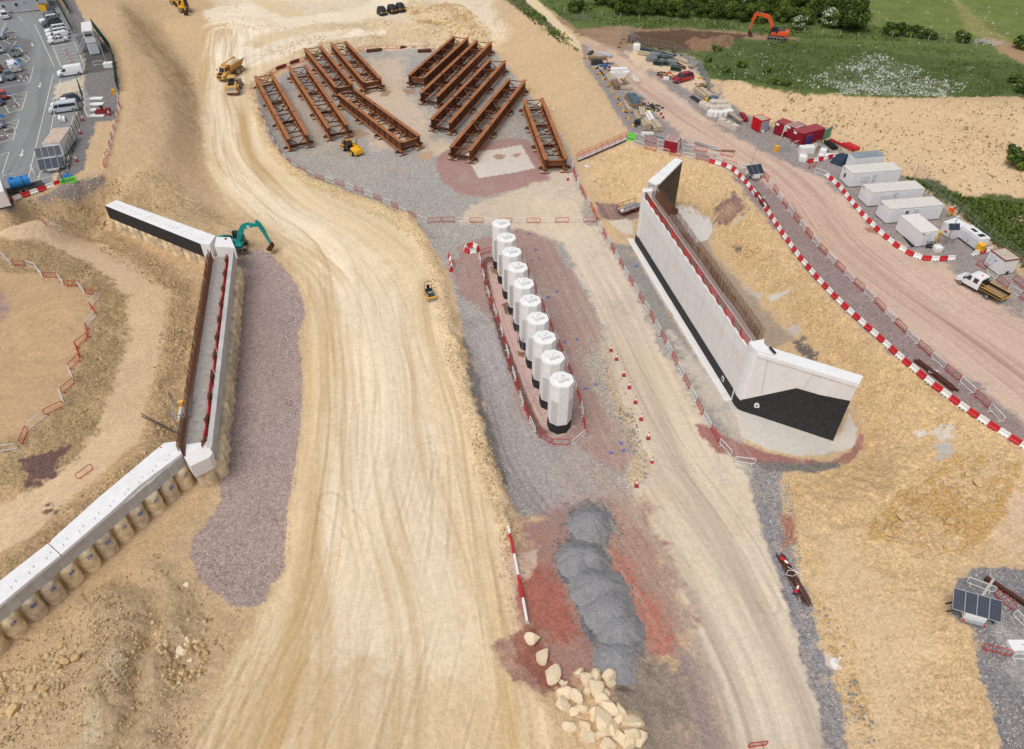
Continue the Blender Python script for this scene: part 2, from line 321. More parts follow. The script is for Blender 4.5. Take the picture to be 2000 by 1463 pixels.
# name, polygon px, colour, soft edge (m), ragged edge (m), texture: pebble 0..1, relief (m), object
Z = [
 ('top', [(380,-60),(430,40),(560,100),(700,95),(900,95),(990,80),(960,0),(940,-60)], C(222,203,173), 4, 3, .5, .12, 'ground'),
 ('rubble top', [(790,0),(870,10),(960,60),(985,100),(880,90),(820,60),(780,20)], C(212,186,143), 4, 3, .9, .3, 'ground'),
 ('topbank', [(480,95),(560,62),(700,45),(850,50),(880,90),(740,92),(600,108),(500,150)], C(206,182,144), 3, 2, .8, .2, 'ground'),
 ('cutleft', [(160,-60),(240,0),(300,60),(370,130),(385,220),(400,320),(430,420),(360,380),(300,330),(250,200),(230,90)], C(200,169,128), 3, 2, .5, .1, 'ground'),
 ('erosion', [(225,0),(260,20),(320,90),(380,160),(400,240),(405,290),(375,250),(320,150),(250,60)], C(176,147,106), 3, 2.5, .7, .2, 'ground'),
 ('leftbank', [(-200,470),(0,445),(120,400),(200,360),(330,340),(440,420),(430,470),(200,410),(200,450),(100,440),(-200,520)], C(184,155,114), 2.5, 1.5, .8, .22, 'ground'),
 ('lefttrack', [(165,60),(240,80),(260,200),(235,330),(130,360),(150,340),(215,250),(200,130)], C(206,174,130), 2, 1, .4, .08, 'ground'),
 ('slope2', [(-200,1230),(-100,1000),(100,900),(270,800),(290,600),(200,500),(60,470),(250,445),(420,520),(405,640),(370,860),(330,900),(120,1060),(0,1150)], C(190,156,112), 1.5, 1.2, .7, .12, 'ground'),
 ('slope2b', [(-100,1200),(60,1050),(200,950),(290,870),(300,770),(325,680),(330,570),(260,500),(150,455),(220,445),(300,500),(375,545),(385,620),(350,760),(345,860),(280,930),(120,1055),(0,1150)], C(166,138,99), 1.3, 1.5, 1, .22, 'ground'),
 ('path', [(-100,470),(100,440),(200,475),(300,545),(332,575),(318,690),(285,800),(275,865),(150,965),(60,1045),(-100,1130),(-100,1030),(60,960),(180,850),(225,750),(245,640),(235,580),(150,520),(0,490)], C(212,182,142), 1.0, .8, .35, .05, 'ground'),
 ('slope1', [(-100,475),(90,475),(180,515),(245,580),(248,650),(222,750),(185,840),(150,900),(60,950),(-100,960)], C(165,138,97), 1.0, 1.2, .9, .2, 'ground'),
 ('plateau', [(-200,530),(80,535),(170,570),(195,600),(180,660),(150,730),(120,800),(50,850),(-200,900)], C(194,160,117), 1.2, .6, .25, .06, 'ground'),
 ('purple1', [(50,900),(110,880),(140,870),(100,930),(60,940)], C(110,84,76), .6, 1.2, .7, .05, 'ground'), ('purple2', [(90,990),(120,990),(110,1010),(80,1000)], C(110,84,76), .6, 1.2, .7, .05, 'ground'),
 ('purple3', [(-40,540),(15,570),(20,600),(-40,680)], C(160,132,125), 2, 1.2, .5, .05, 'ground'),
 ('bottomleft', [(-200,1330),(60,1270),(250,1110),(400,960),(430,1000),(380,1100),(450,1190),(520,1200),(450,1290),(380,1400),(340,1600),(-200,1600)], C(192,163,124), 1.5, 1.5, .5, .12, 'ground'),
 ('foot', [(30,1260),(150,1160),(300,1040),(390,965),(400,990),(300,1090),(200,1180),(60,1300),(0,1330)], C(196,164,121), 1.2, .8, .5, .06, 'ground'),
 ('rough', [(170,1170),(250,1140),(330,1120),(380,1180),(400,1260),(380,1330),(330,1400),(300,1500),(150,1500),(180,1350)], C(178,152,115), 1.5, 2, .6, .26, 'ground'),
 ('pale', [(170,1380),(200,1370),(190,1463),(150,1463)], C(186,168,134), .8, 1, .7, .1, 'ground'), ('pale2', [(205,1290),(235,1260),(240,1330),(215,1340)], C(188,170,138), .8, 1, .7, .1, 'ground'),
 ('haulA', [(398,50),(386,130),(388,210),(400,300),(420,360),(450,405),(520,450),(575,510),(600,600),(600,700),(585,860),(562,1020),(556,1120),(480,1250),(400,1400),(350,1600),(1090,1600),(1080,1420),(1040,1340),(1005,1240),(988,1120),(970,1010),(940,930),(915,830),(892,730),(870,620),(845,520),(805,450),(740,412),(650,378),(570,340),(520,285),(495,215),(485,165),(520,140),(600,108),(640,60),(560,0),(480,0)], C(219,195,155), 1.5, .8, .2, .04, 'haul_road'),
 ('haulB', [(410,110),(402,200),(412,290),(450,370),(540,440),(620,500),(660,600),(660,800),(620,1000),(600,1200),(520,1400),(470,1600),(960,1600),(930,1300),(890,1100),(860,900),(820,700),(790,580),(740,500),(660,440),(560,390),(495,320),(470,240),(462,180),(470,130),(450,90)], C(227,207,173), 2.5, 1.5, .12, .02, 'haul_road'),
 ('haulT', [(395,20),(420,60),(400,110),(470,140),(560,110),(640,80),(740,68),(760,60),(640,62),(540,85),(500,100),(470,95),(500,70),(620,45),(740,40),(800,0),(780,-40),(680,20),(560,35),(480,0)], C(233,216,188), 2, 1, .12, .02, 'haul_road'),
 ('haulbot', [(480,1300),(700,1280),(900,1300),(1010,1330),(1070,1463),(1070,1600),(360,1600)], C(210,184,143), 4, 3, .2, .04, 'haul_road'),
 ('berm', [(850,500),(880,600),(905,700),(935,800),(960,890),(985,960),(1000,1000),(1005,1090),(1030,1240),(1005,1230),(985,1130),(975,1020),(940,940),(910,840),(885,740),(860,640),(840,560),(820,480)], C(214,186,143), .8, .8, .9, .12, 'ground'),
 ('bermtop', [(490,170),(515,165),(530,250),(560,310),(620,350),(700,378),(790,410),(820,430),(835,490),(800,455),(700,405),(600,365),(540,320),(505,260)], C(205,178,132), .8, .8, .9, .1, 'ground'),
 ('yard', [(497,178),(560,140),(620,112),(700,100),(850,97),(965,98),(990,130),(1030,180),(1075,235),(1110,290),(1125,335),(1165,430),(1190,470),(1235,520),(1300,620),(1390,760),(1470,900),(1500,950),(1270,950),(1250,960),(1230,1000),(1010,1010),(985,960),(965,890),(945,800),(915,690),(893,600),(880,540),(850,490),(828,455),(800,420),(740,398),(650,365),(570,330),(525,270)], C(166,160,154), .6, .5, .95, .03, 'gravel_pad'),
 ('yardbeige', [(720,110),(790,115),(800,170),(830,220),(850,270),(940,290),(880,310),(800,280),(740,290),(700,230),(690,170)], C(204,182,155), 4, 3, .3, .02, 'gravel_pad'),
 ('yardbeige2', [(560,180),(640,170),(700,260),(640,290),(560,270)], C(180,165,148), 4, 3, .5, .02, 'gravel_pad'),
 ('yardred', [(850,310),(880,290),(930,285),(990,268),(1030,272),(1075,330),(1075,355),(1000,370),(950,385),(900,380),(860,350)], C(168,130,120), .5, .7, .5, .02, 'gravel_pad'),
 ('slabA', [(908,300),(980,290),(1018,283),(1045,328),(1000,338),(935,348)], C(208,196,184), .15, .15, .05, 0, 'concrete_slab'),
 ('slabpud', [(962,305),(968,302),(978,301),(986,304),(985,309),(978,312),(968,311)], C(170,140,110), .15, .3, 0, 0, 'concrete_slab'), ('slabpud2', [(1000,303),(1008,299),(1018,300),(1014,304),(1012,309),(1004,308)], C(180,140,115), .15, .3, 0, 0, 'concrete_slab'),
 ('yardtrk', [(1062,322),(1110,330),(1130,370),(1140,420),(1165,470),(1130,480),(960,440),(900,432),(920,400),(1000,372),(1070,352)], C(208,189,163), 1.2, 1.2, .15, .01, 'gravel_pad'),
 ('yardpud', [(660,262),(700,250),(720,262),(690,275)], C(170,140,110), .4, .6, .1, 0, 'gravel_pad'), ('yardpud2', [(815,300),(845,295),(840,312),(815,308)], C(185,155,122), .3, .6, .1, 0, 'gravel_pad'), ('yp3', [(785,175),(815,172),(812,184),(795,186)], C(165,138,112), .3, .6, .1, 0, 'gravel_pad'), ('yp4', [(745,178),(765,176),(762,188),(742,188)], C(165,138,112), .3, .6, .1, 0, 'gravel_pad'),
 ('padmauve', [(885,520),(900,480),(960,460),(1020,445),(1080,470),(1110,520),(1150,580),(1178,640),(1175,665),(1140,700),(1165,760),(1210,840),(1240,880),(1215,930),(1080,850),(1000,830),(985,760),(970,640),(930,600),(900,580)], C(164,134,124), .9, 1.0, .5, .02, 'gravel_pad'),
 ('padlilac', [(925,640),(975,640),(1000,760),(1040,850),(1120,870),(1200,930),(1230,1000),(1010,1000),(985,950),(960,860),(935,760)], C(163,154,152), 1.5, 1, .6, .02, 'gravel_pad'),
 ('darkbank', [(905,660),(925,700),(950,800),(975,880),(998,960),(985,955),(960,900),(935,820),(915,740)], C(118,114,110), .5, .6, .7, .05, 'gravel_pad'),
 ('pinksl', [(955,520),(975,515),(1000,600),(1040,700),(1080,790),(1125,835),(1095,848),(1050,830),(1020,760),(985,660),(960,590)], C(205,170,156), .35, .4, .2, .01, 'gravel_pad'),
 ('trench', [(943,508),(966,500),(966,508),(950,514),(962,590),(985,650),(1018,750),(1050,825),(1065,848),(1058,850),(1035,820),(1005,750),(972,655),(952,580)], C(122,88,78), .25, .35, .4, .05, 'gravel_pad'),
 ('pud1', [(957,520),(972,524),(970,535),(960,532)], C(140,108,78), .15, .3, 0, 0, 'gravel_pad'), ('pud2', [(980,595),(992,590),(992,618),(986,612)], C(130,98,68), .15, .3, 0, 0, 'gravel_pad'), ('pud3', [(1008,685),(1026,688),(1024,698),(1012,695)], C(134,100,70), .15, .3, 0, 0, 'gravel_pad'),
 ('rroad', [(1085,455),(1165,445),(1205,500),(1250,600),(1300,700),(1380,830),(1430,900),(1480,960),(1500,1040),(1560,1180),(1640,1350),(1700,1600),(1440,1600),(1400,1400),(1330,1200),(1270,1070),(1215,1000),(1250,930),(1240,880),(1215,800),(1175,690),(1180,650),(1150,580),(1120,520)], C(212,195,168), 1.2, 1.2, .15, .015, 'haul_road'),
 ('rroadL', [(1215,800),(1240,880),(1265,940),(1240,950),(1225,920),(1243,880),(1200,800),(1180,740),(1190,700)], C(196,172,135), .4, .7, .9, .06, 'gravel_pad'),
 ('rgrey', [(1185,470),(1235,480),(1260,530),(1330,640),(1400,750),(1440,800),(1420,850),(1390,820),(1320,700),(1250,570)], C(143,138,134), 1.2, 1.0, .6, .02, 'gravel_pad'),
 ('rgrey2', [(1310,650),(1360,700),(1430,800),(1460,830),(1430,850),(1360,760)], C(190,180,168), 1.5, 1.5, .3, .02, 'gravel_pad'),
 ('rstrip', [(1470,900),(1530,900),(1530,1000),(1560,1100),(1600,1200),(1640,1330),(1690,1600),(1620,1600),(1600,1400),(1540,1200),(1490,1050),(1465,960)], C(138,134,136), .5, .6, 1, .04, 'gravel_pad'),
 ('redbot', [(1010,1010),(1100,990),(1200,960),(1260,980),(1300,1060),(1330,1150),(1352,1220),(1330,1260),(1290,1290),(1250,1300),(1150,1320),(1080,1350),(1030,1280),(1010,1180)], C(166,126,112), 2.5, 2.2, .5, .05, 'gravel_pad'),
 ('redbot2', [(1020,1110),(1060,1090),(1110,1150),(1140,1250),(1100,1260),(1050,1220),(1020,1160)], C(170,104,86), 1.8, 2.4, .5, .14, 'gravel_pad'),
 ('redbot3', [(1185,1070),(1230,1090),(1280,1170),(1320,1260),(1290,1290),(1250,1240),(1230,1160),(1185,1120)], C(182,112,92), 1.6, 2.2, .5, .12, 'gravel_pad'),
 ('heapg', [(1110,1000),(1140,975),(1190,985),(1205,1020),(1195,1050),(1185,1075),(1205,1130),(1225,1170),(1250,1215),(1258,1265),(1250,1310),(1210,1322),(1165,1300),(1160,1265),(1140,1240),(1120,1190),(1108,1150),(1090,1120),(1085,1080),(1105,1055),(1115,1040)], C(118,116,118), .35, .7, 1, .08, 'gravel_pad'),
 ('creamL', [(1000,1100),(1060,1060),(1050,1100),(1015,1130),(1000,1160)], C(204,176,152), .8, 1.2, .4, .03, 'gravel_pad'),
 ('mauvebl', [(960,1260),(1010,1235),(1060,1300),(1100,1360),(1060,1360),(1000,1330),(975,1300)], C(166,124,108), .6, .6, .7, .08, 'gravel_pad'),
 ('redbl', [(995,1240),(1040,1230),(1100,1330),(1085,1350),(1050,1345),(1015,1290)], C(150,94,78), .5, .6, .6, .06, 'gravel_pad'),
 ('darkbot', [(1195,1330),(1240,1280),(1300,1290),(1340,1340),(1380,1420),(1420,1600),(1240,1600),(1240,1420),(1200,1380)], C(140,125,110), 1.5, 1.2, .6, .12, 'gravel_pad'),
 ('darkbot2', [(1320,1260),(1370,1300),(1420,1420),(1440,1600),(1380,1600),(1360,1420),(1330,1340)], C(150,130,122), 1.5, 1.2, .5, .05, 'gravel_pad'),
 ('greypud', [(1225,1340),(1240,1350),(1200,1345)], C(110,98,84), .3, .3, .1, 0, 'gravel_pad'),
 ('mauveL', [(455,520),(480,490),(505,487),(535,500),(570,540),(592,585),(596,620),(580,650),(588,700),(592,770),(585,850),(575,920),(560,1000),(555,1060),(557,1115),(530,1140),(520,1175),(485,1187),(460,1188),(420,1160),(390,1140),(372,1090),(372,1055),(400,1025),(428,990),(432,950),(430,880),(445,740)], C(166,146,137), .2, .35, .85, .05, 'stone_track'),
 ('mauveL2', [(470,510),(520,520),(560,600),(560,700),(540,760),(490,700),(470,600)], C(160,140,131), 4, 3, .7, .03, 'stone_track'),
 ('rightslope', [(1150,300),(1250,280),(1380,320),(1430,345),(1490,420),(1600,560),(1700,660),(1800,740),(1930,830),(2000,880),(2200,1000),(2200,1110),(1990,1105),(1870,1110),(1855,1200),(1900,1260),(1925,1380),(1960,1600),(1700,1600),(1640,1350),(1585,1190),(1530,1020),(1520,930),(1600,910),(1690,890),(1690,830),(1600,690),(1480,570),(1400,480),(1385,420),(1320,395),(1260,420),(1225,400),(1190,400),(1160,350)], C(207,174,124), .7, .9, .7, .14, 'ground'),
 ('rsOchre', [(1390,400),(1450,420),(1560,560),(1650,660),(1700,760),(1640,700),(1540,600),(1440,500)], C(204,171,120), 2, 2, .9, .16, 'ground'),
 ('rsCut', [(1660,830),(1720,860),(1760,900),(1740,960),(1680,1010),(1560,1010),(1530,940),(1640,920),(1690,890)], C(199,166,118), 1.5, 1.5, .7, .3, 'ground'),
 ('rubR', [(1720,960),(1800,940),(1900,880),(1960,900),(1930,1000),(1850,1050),(1760,1080),(1700,1040)], C(200,167,118), 3, 3, 1, .22, 'ground'),
 ('rsPale', [(1560,1010),(1700,1080),(1780,1200),(1800,1463),(1700,1463),(1620,1200)], C(210,180,136), 5, 4, .4, .05, 'ground'),
 ('rsPink', [(1950,940),(2100,1000),(2100,1110),(1960,1080)], C(210,178,145), 4, 3, .4, .08, 'ground'),
 ('blob1', [(1785,845),(1800,838),(1810,850),(1795,856)], C(215,208,198), .2, .4, .1, .05, 'ground'), ('blob2', [(1820,870),(1850,860),(1865,880),(1850,895),(1825,898),(1835,885)], C(186,180,174), .2, .35, .05, .15, 'ground'), ('blob3', [(1825,825),(1860,830),(1855,855),(1835,860)], C(205,195,180), .5, 1.0, .1, .05, 'ground'),
 ('blob4', [(1440,550),(1490,575),(1480,595),(1450,580)], C(188,180,170), .3, .9, .2, .05, 'ground'), ('blob5', [(1500,580),(1545,565),(1540,572),(1505,588)], C(206,200,190), .15, .3, .1, .05, 'ground'), ('blob6', [(1530,640),(1560,625),(1565,655),(1540,660)], C(186,178,170), .3, .8, .1, .05, 'ground'), ('blob7', [(1428,440),(1455,415),(1452,422),(1432,445)], C(196,188,178), .2, .5, .1, .05, 'ground'), ('blob8', [(1610,1275),(1640,1290),(1630,1310),(1612,1300)], C(210,190,170), .2, .2, .1, .02, 'ground'),
 ('dk1', [(1535,665),(1570,655),(1605,690),(1600,705),(1560,690)], C(110,103,98), .5, 1.2, .8, .08, 'ground'), ('dk2', [(1425,480),(1445,478),(1452,492),(1440,492)], C(105,100,100), .4, .6, .7, .05, 'ground'),
 ('mauveRamp', [(1395,410),(1430,375),(1450,385),(1465,410),(1430,430),(1400,440)], C(142,110,102), .8, 1.6, .8, .1, 'ground'),
 ('exfloor', [(1330,395),(1360,400),(1390,430),(1393,455),(1380,472),(1400,500),(1480,590),(1560,665),(1500,680),(1440,640),(1340,480),(1310,420)], C(168,150,128), .8, .8, .4, .03, 'gravel_pad'),
 ('exconc', [(1300,430),(1325,398),(1350,403),(1385,425),(1393,450),(1382,468),(1355,475),(1330,450)], C(208,203,196), .2, .25, .05, 0, 'concrete_slab'),
 ('apron', [(1187,432),(1230,425),(1240,460),(1215,455)], C(212,198,180), .3, .4, .1, 0, 'concrete_slab'),
 ('mauvemnd', [(1165,395),(1190,398),(1250,400),(1250,425),(1225,428),(1200,430),(1170,430)], C(140,108,102), .5, .8, .7, .04, 'gravel_pad'),
 ('redR', [(1362,830),(1390,832),(1430,860),(1480,880),(1560,895),(1620,900),(1660,880),(1680,850),(1690,870),(1660,905),(1580,915),(1500,908),(1460,900),(1400,880),(1370,850)], C(158,108,100), .5, .6, .5, .03, 'gravel_pad'),
 ('concR', [(1425,795),(1450,800),(1640,850),(1660,800),(1675,840),(1662,875),(1620,890),(1560,890),(1500,878),(1450,850)], C(205,197,187), .3, .5, .05, 0, 'concrete_slab'),
 ('rdkstrip', [(1230,470),(1250,490),(1330,610),(1425,770),(1440,800),(1428,800),(1350,680),(1260,530)], C(196,190,182), .15, .4, .1, 0, 'concrete_slab'),
 ('rdkgrey', [(1480,905),(1530,905),(1640,900),(1640,915),(1560,925),(1500,920)], C(125,118,112), .4, .6, .9, .05, 'ground'),
 ('redspot', [(1515,1005),(1545,1002),(1556,1060),(1530,1070)], C(160,112,88), .5, .8, .8, .04, 'ground'),
 ('grR', [(1870,1130),(1900,1105),(1990,1105),(2300,1090),(2300,1700),(1985,1700),(1945,1400),(1915,1300),(1925,1260),(1900,1230),(1860,1200)], C(133,128,130), .35, .8, 1, .05, 'gravel_pad'),
 ('grR2', [(1960,1240),(2100,1220),(2100,1300),(1980,1330)], C(165,160,158), 2, 1.5, .6, .03, 'gravel_pad'),
 ('upplat', [(1135,85),(1250,90),(1340,100),(1395,150),(1450,220),(1560,270),(1640,280),(1760,340),(1880,430),(2000,540),(2300,700),(2300,1030),(2000,870),(1880,790),(1740,690),(1600,560),(1500,430),(1440,345),(1400,318),(1330,300),(1240,282),(1215,240),(1180,180),(1140,120)], C(150,140,136), .5, .7, .85, .03, 'gravel_pad'),
 ('upsand', [(1220,100),(1300,100),(1390,160),(1350,180),(1290,140),(1240,130)], C(214,188,152), 2, 1.5, .4, .03, 'gravel_pad'),
 ('redtrack', [(1135,80),(1180,75),(1215,110),(1290,160),(1350,210),(1420,260),(1520,310),(1600,345),(1690,430),(1780,490),(1850,515),(1880,560),(1960,600),(2100,680),(2300,830),(2300,960),(2000,830),(1900,750),(1800,680),(1640,540),(1560,440),(1500,370),(1440,325),(1360,290),(1290,230),(1230,170),(1160,110)], C(204,176,152), 1.8, 1.5, .2, .02, 'haul_road'),
 ('redtrack2', [(1500,330),(1600,350),(1700,445),(1800,510),(1890,570),(2000,630),(2200,760),(2000,790),(1850,690),(1700,560),(1570,430)], C(206,174,154), 3, 2, .2, .02, 'haul_road'),
 ('redpud', [(1685,445),(1700,443),(1722,450),(1715,458),(1695,454)], C(165,122,96), .3, .5, .05, 0, 'haul_road'),
 ('mauvestrip', [(1430,345),(1490,355),(1540,400),(1640,520),(1800,670),(1960,800),(2060,880),(2000,875),(1800,725),(1600,550),(1500,430)], C(150,130,124), 1, 1, .7, .04, 'gravel_pad'),
 ('fieldtan', [(1380,150),(1420,155),(1560,180),(1700,190),(1850,195),(2100,205),(2300,220),(2300,520),(2000,400),(1900,385),(1790,350),(1760,340),(1700,320),(1600,260),(1500,235),(1450,220),(1390,180)], C(213,181,137), .8, 1.5, .6, .12, 'ground'),
 ('fieldgr', [(1060,-90),(1040,0),(1090,30),(1130,70),(1190,75),(1260,95),(1340,105),(1365,120),(1370,150),(1480,172),(1560,183),(1750,192),(1900,190),(2300,195),(2300,-90)], C(94,110,54), 1, 1.5, .3, .18, 'field'),
 ('fieldlg', [(1640,-90),(1660,40),(1700,50),(1900,70),(2050,110),(2300,130),(2300,-90)], C(110,124,58), 4, 3, .2, .05, 'field'),
 ('fielddk', [(1370,90),(1450,80),(1600,85),(1800,110),(2000,130),(2300,150),(2300,200),(1900,188),(1700,185),(1500,170),(1400,150)], C(80,98,48), 3, 3, .3, .2, 'field'),
 ('fieldflow', [(1600,150),(1690,110),(1760,130),(1850,170),(1845,185),(1700,180)], C(96,106,70), 3, 3, 1, .3, 'field'),
 ('grn2', [(1760,345),(1830,350),(1880,385),(1960,380),(2100,420),(2100,560),(2000,520),(1930,460),(1860,400)], C(88,96,54), 1, 1.5, .4, .2, 'field'),
 ('mudtrk', [(1080,25),(1130,55),(1200,52),(1300,55),(1450,62),(1560,74),(1540,80),(1450,75),(1300,68),(1240,75),(1215,100),(1180,90),(1140,70),(1090,45)], C(158,128,98), 1.2, 1.2, .4, .05, 'ground'),
 ('mud', [(1230,62),(1330,58),(1460,68),(1440,80),(1400,95),(1340,102),(1260,92),(1225,82)], C(98,74,56), 1.2, 1, .6, .1, 'ground'), ('mudhp', [(1340,85),(1400,72),(1430,80),(1420,98),(1350,105)], C(140,108,82), .8, 1.2, 1, .3, 'ground'),
 ('rtrack', [(1860,-60),(1880,10),(1940,60),(2010,100),(2100,150),(2090,170),(1990,115),(1930,80),(1890,60),(1850,-30)], C(140,136,76), 2, 1.5, .2, .02, 'field'), ('rtrack2', [(1925,70),(2010,95),(2100,140),(2100,160),(1990,120),(1940,90)], C(165,135,100), 1.2, 1, .3, .03, 'ground'),
 ('edgeveg', [(985,-60),(1015,-20),(1060,20),(1100,55),(1140,90),(1128,100),(1090,80),(1040,40),(985,0)], C(92,98,58), .6, .8, .8, .2, 'field'),
 ('ydpath', [(1018,-30),(1050,0),(1100,50),(1135,85),(1135,98),(1118,90),(1075,45),(1030,5),(1000,-30)], C(222,198,155), .3, .3, .3, .02, 'ground'),
 ('carpark', [(-500,-60),(90,-20),(125,15),(165,110),(160,160),(145,230),(120,300),(100,358),(0,385),(-400,420)], C(138,140,142), .3, .3, .2, 0, 'car_park'),
 ('cpbays', [(0,60),(60,80),(62,120),(40,200),(0,300),(-300,300),(-300,60)], C(116,116,118), 1.5, 1, .2, 0, 'car_park'),
 ('cpverge', [(90,-60),(145,0),(175,60),(220,100),(232,150),(232,200),(225,235),(190,240),(175,280),(165,330),(125,365),(110,358),(125,300),(150,220),(165,160),(166,115),(130,20)], C(128,124,124), .4, .6, .9, .03, 'gravel_pad'),
 ('cpdark', [(148,72),(185,60),(212,92),(226,122),(228,134),(196,140),(168,143),(165,115)], C(92,88,90), .5, .6, .5, .01, 'gravel_pad'),
 ('cpdust', [(110,165),(160,150),(158,175),(105,200)], C(204,190,162), .8, .8, .2, 0, 'car_park'),
 ('cpgr', [(-200,440),(0,408),(60,392),(130,362),(165,352),(205,340),(208,350),(150,378),(60,415),(-200,470)], C(142,132,130), .4, .6, .8, .03, 'gravel_pad'),
]
def sm(pl):
    out = []; p = [pl[0]] + list(pl) + [pl[-1]]
    for i in range(1, len(p) - 2):
        for k in range(5):
            t = k / 5; out.append(tuple(.5 * (2 * p[i][c] + (p[i + 1][c] - p[i - 1][c]) * t + (2 * p[i - 1][c] - 5 * p[i][c] + 4 * p[i + 1][c] - p[i + 2][c]) * t * t + (3 * p[i][c] - p[i - 1][c] - 3 * p[i + 1][c] + p[i + 2][c]) * t ** 3) for c in (0, 1)))
    return out + [tuple(pl[-1])]
def build_terrain():
    NYF, NXF = 830, 1180
    pys = np.linspace(1600, -75, NYF)
    ang = np.radians(PITCH) + np.arctan((pys - 731.5) / FPX); Yf = CAM_H / np.tan(ang)
    Yrow = np.concatenate([[-120, -60, -25, -8], Yf, Yf[-1] * np.geomspace(1.02, 14, 26)])
    uf = np.linspace(-1.18, 1.18, NXF); uo = np.geomspace(1.22, 12, 16)
    U = np.concatenate([-uo[::-1], uf, uo])
    W = (np.maximum(Yrow, 5) * CP + CAM_H * SP) * 1000 / FPX
    X = U[None, :] * W[:, None]; Y = np.repeat(Yrow[:, None], len(U), 1)
    ny, nx = X.shape; x = X.ravel(); y = Y.ravel(); n = x.size
    col = np.tile(TAN[None, :], (n, 1)); peb = np.full(n, .5); rel = np.full(n, .1); oid = np.zeros(n, int)
    names = ['ground']
    n1 = fbm(x, y, 9, 4, 1); n2 = fbm(x, y, 1.6, 4, 2, .6); fine = fbm(x, y, .55, 2, 3, .7); n3 = fbm(x, y, 4.5, 5, 21, .62)
    far = (y > 300) & (x > -60); col[far] = GRASS; col[(y > 330)] = GRASS
    for nm, poly, c, soft, rag, pb, rl, ob in Z:
        w = GP(poly); xs = [p[0] for p in w]; ys = [p[1] for p in w]; mg = soft + rag + 1
        m = np.nonzero((x > min(xs) - mg) & (x < max(xs) + mg) & (y > min(ys) - mg) & (y < max(ys) + mg))[0]
        if m.size == 0: continue
        d = sdist(x[m], y[m], w) + rag * (.9 * n2[m] + .5 * n1[m] * min(1, rag) + .5 * fine[m])
        k = np.clip(d / soft + .5, 0, 1); k = k * k * (3 - 2 * k); kk = k > .5
        if soft >= .45 and nm not in ('haulA', 'fieldgr', 'carpark'): k = k * (1 - .5 * np.clip(n3[m] * 2.0 - .25, 0, 1) * min(1, rag))
        col[m] += (c[None, :] - col[m]) * k[:, None]; peb[m] += (pb - peb[m]) * k; rel[m] += (rl - rel[m]) * k
        if ob not in names: names.append(ob)
        oid[m[kk]] = names.index(ob)
    # ---- broad mottling ----
    spk = _h(np.floor(x / .17), np.floor(y / .2), 501) - .5; sh = 1 + .07 * spk + .05 * fbm(x, y, .4, 2, 505, .7) + .055 * n1 + .05 * n2 * (0.4 + peb) + .035 * fbm(x, y, 30, 3, 9)
    tint = fbm(x, y, 14, 4, 12)
    col *= sh[:, None]; col[:, 2] *= (1 - .06 * tint); col[:, 0] *= (1 + .02 * tint)
    # ---- wheel marks that follow the roads ----
    def tracks(line, halfw, lo, hi, amp, seed, objs, per=.55, colr=None, ln=26.):
        w = GP(sm(line)); xs = [p[0] for p in w]; ys = [p[1] for p in w]
        m = np.nonzero((x > min(xs) - halfw) & (x < max(xs) + halfw) & (y > min(ys) - halfw) & (y < max(ys) + halfw) & np.isin(oid, [names.index(o) for o in objs if o in names]))[0]
        if not m.size: return
        d, s, t = pldist(x[m], y[m], w); t = t + 1.2 * fbm(s, t, 22, 2, seed)
        f = np.clip(1.3 - d / halfw * 1.3, 0, 1)
        a = fbm(t * 1.0 / per, s / ln, 1.0, 4, seed + 3, .6); b = fbm(t / 3.0, s / (ln * 1.6), 1.0, 3, seed + 7)
        v = (a * amp + b * amp * 1.0) * f
        c2 = colr if colr is not None else C(196,160,104)
        k = np.clip(-v * 2.6, 0, .85); col[m] += (c2 * .98 - col[m]) * k[:, None]; col[m] *= (1 + np.clip(v, 0, 1) * .35)[:, None]
        # paired ruts with tread bars
        rt = np.clip(vnoise(t / .35, s / 60, seed + 11) - .78, 0, 1) * 4 * f * (vnoise(s / 9, t / .7, seed + 5) > .45)
        tread = .5 + .5 * np.sign(np.sin(s * 2 * math.pi / .34)); col[m] *= (1 - .16 * rt * (.4 + .6 * tread))[:, None]
    tracks([(440,60),(432,180),(455,300),(540,400),(650,475),(720,560),(750,700),(770,850),(800,1000),(830,1180),(850,1400),(860,1600)], 17, 0, 1, .42, 31, ['haul_road'])
    tracks([(440,60),(420,180),(430,300),(520,410),(620,500),(650,640),(650,800),(620,1000),(580,1200),(480,1500)], 9, 0, 1, .4, 41, ['haul_road'])
    tracks([(860,560),(890,720),(930,880),(955,1000),(985,1180),(1010,1300),(1050,1500)], 5, 0, 1, .6, 51, ['haul_road'], .5)
    tracks([(700,60),(560,105),(470,150)], 6, 0, 1, .35, 61, ['haul_road'])
    tracks([(1100,400),(1140,480),(1200,600),(1260,740),(1330,880),(1400,1000),(1500,1180),(1600,1380),(1660,1560)], 13, 0, 1, .32, 71, ['haul_road', 'gravel_pad'], .5, C(188,168,146))
    tracks([(1180,920),(1280,1060),(1370,1200),(1450,1380),(1500,1560)], 9, 0, 1, .35, 81, ['haul_road', 'gravel_pad'], .5, C(178,158,138))
    tracks([(1150,80),(1240,150),(1330,215),(1430,270),(1540,350),(1640,470),(1760,560),(1900,660),(2050,780)], 13, 0, 1, .34, 91, ['haul_road'], .5, C(176,132,116))
    tracks([(1100,40),(1200,60),(1350,62),(1560,75)], 5, 0, 1, .4, 95, ['ground'], .5, C(130,100,74))
    tracks([(940,650),(985,780),(1030,900),(1090,980)], 7, 0, 1, .3, 101, ['gravel_pad'], .45, C(138,128,126))
    tracks([(60,30),(85,80),(95,140),(80,200),(50,270),(20,350)], 6, 0, 1, .3, 111, ['car_park'], .6, C(120,121,122))
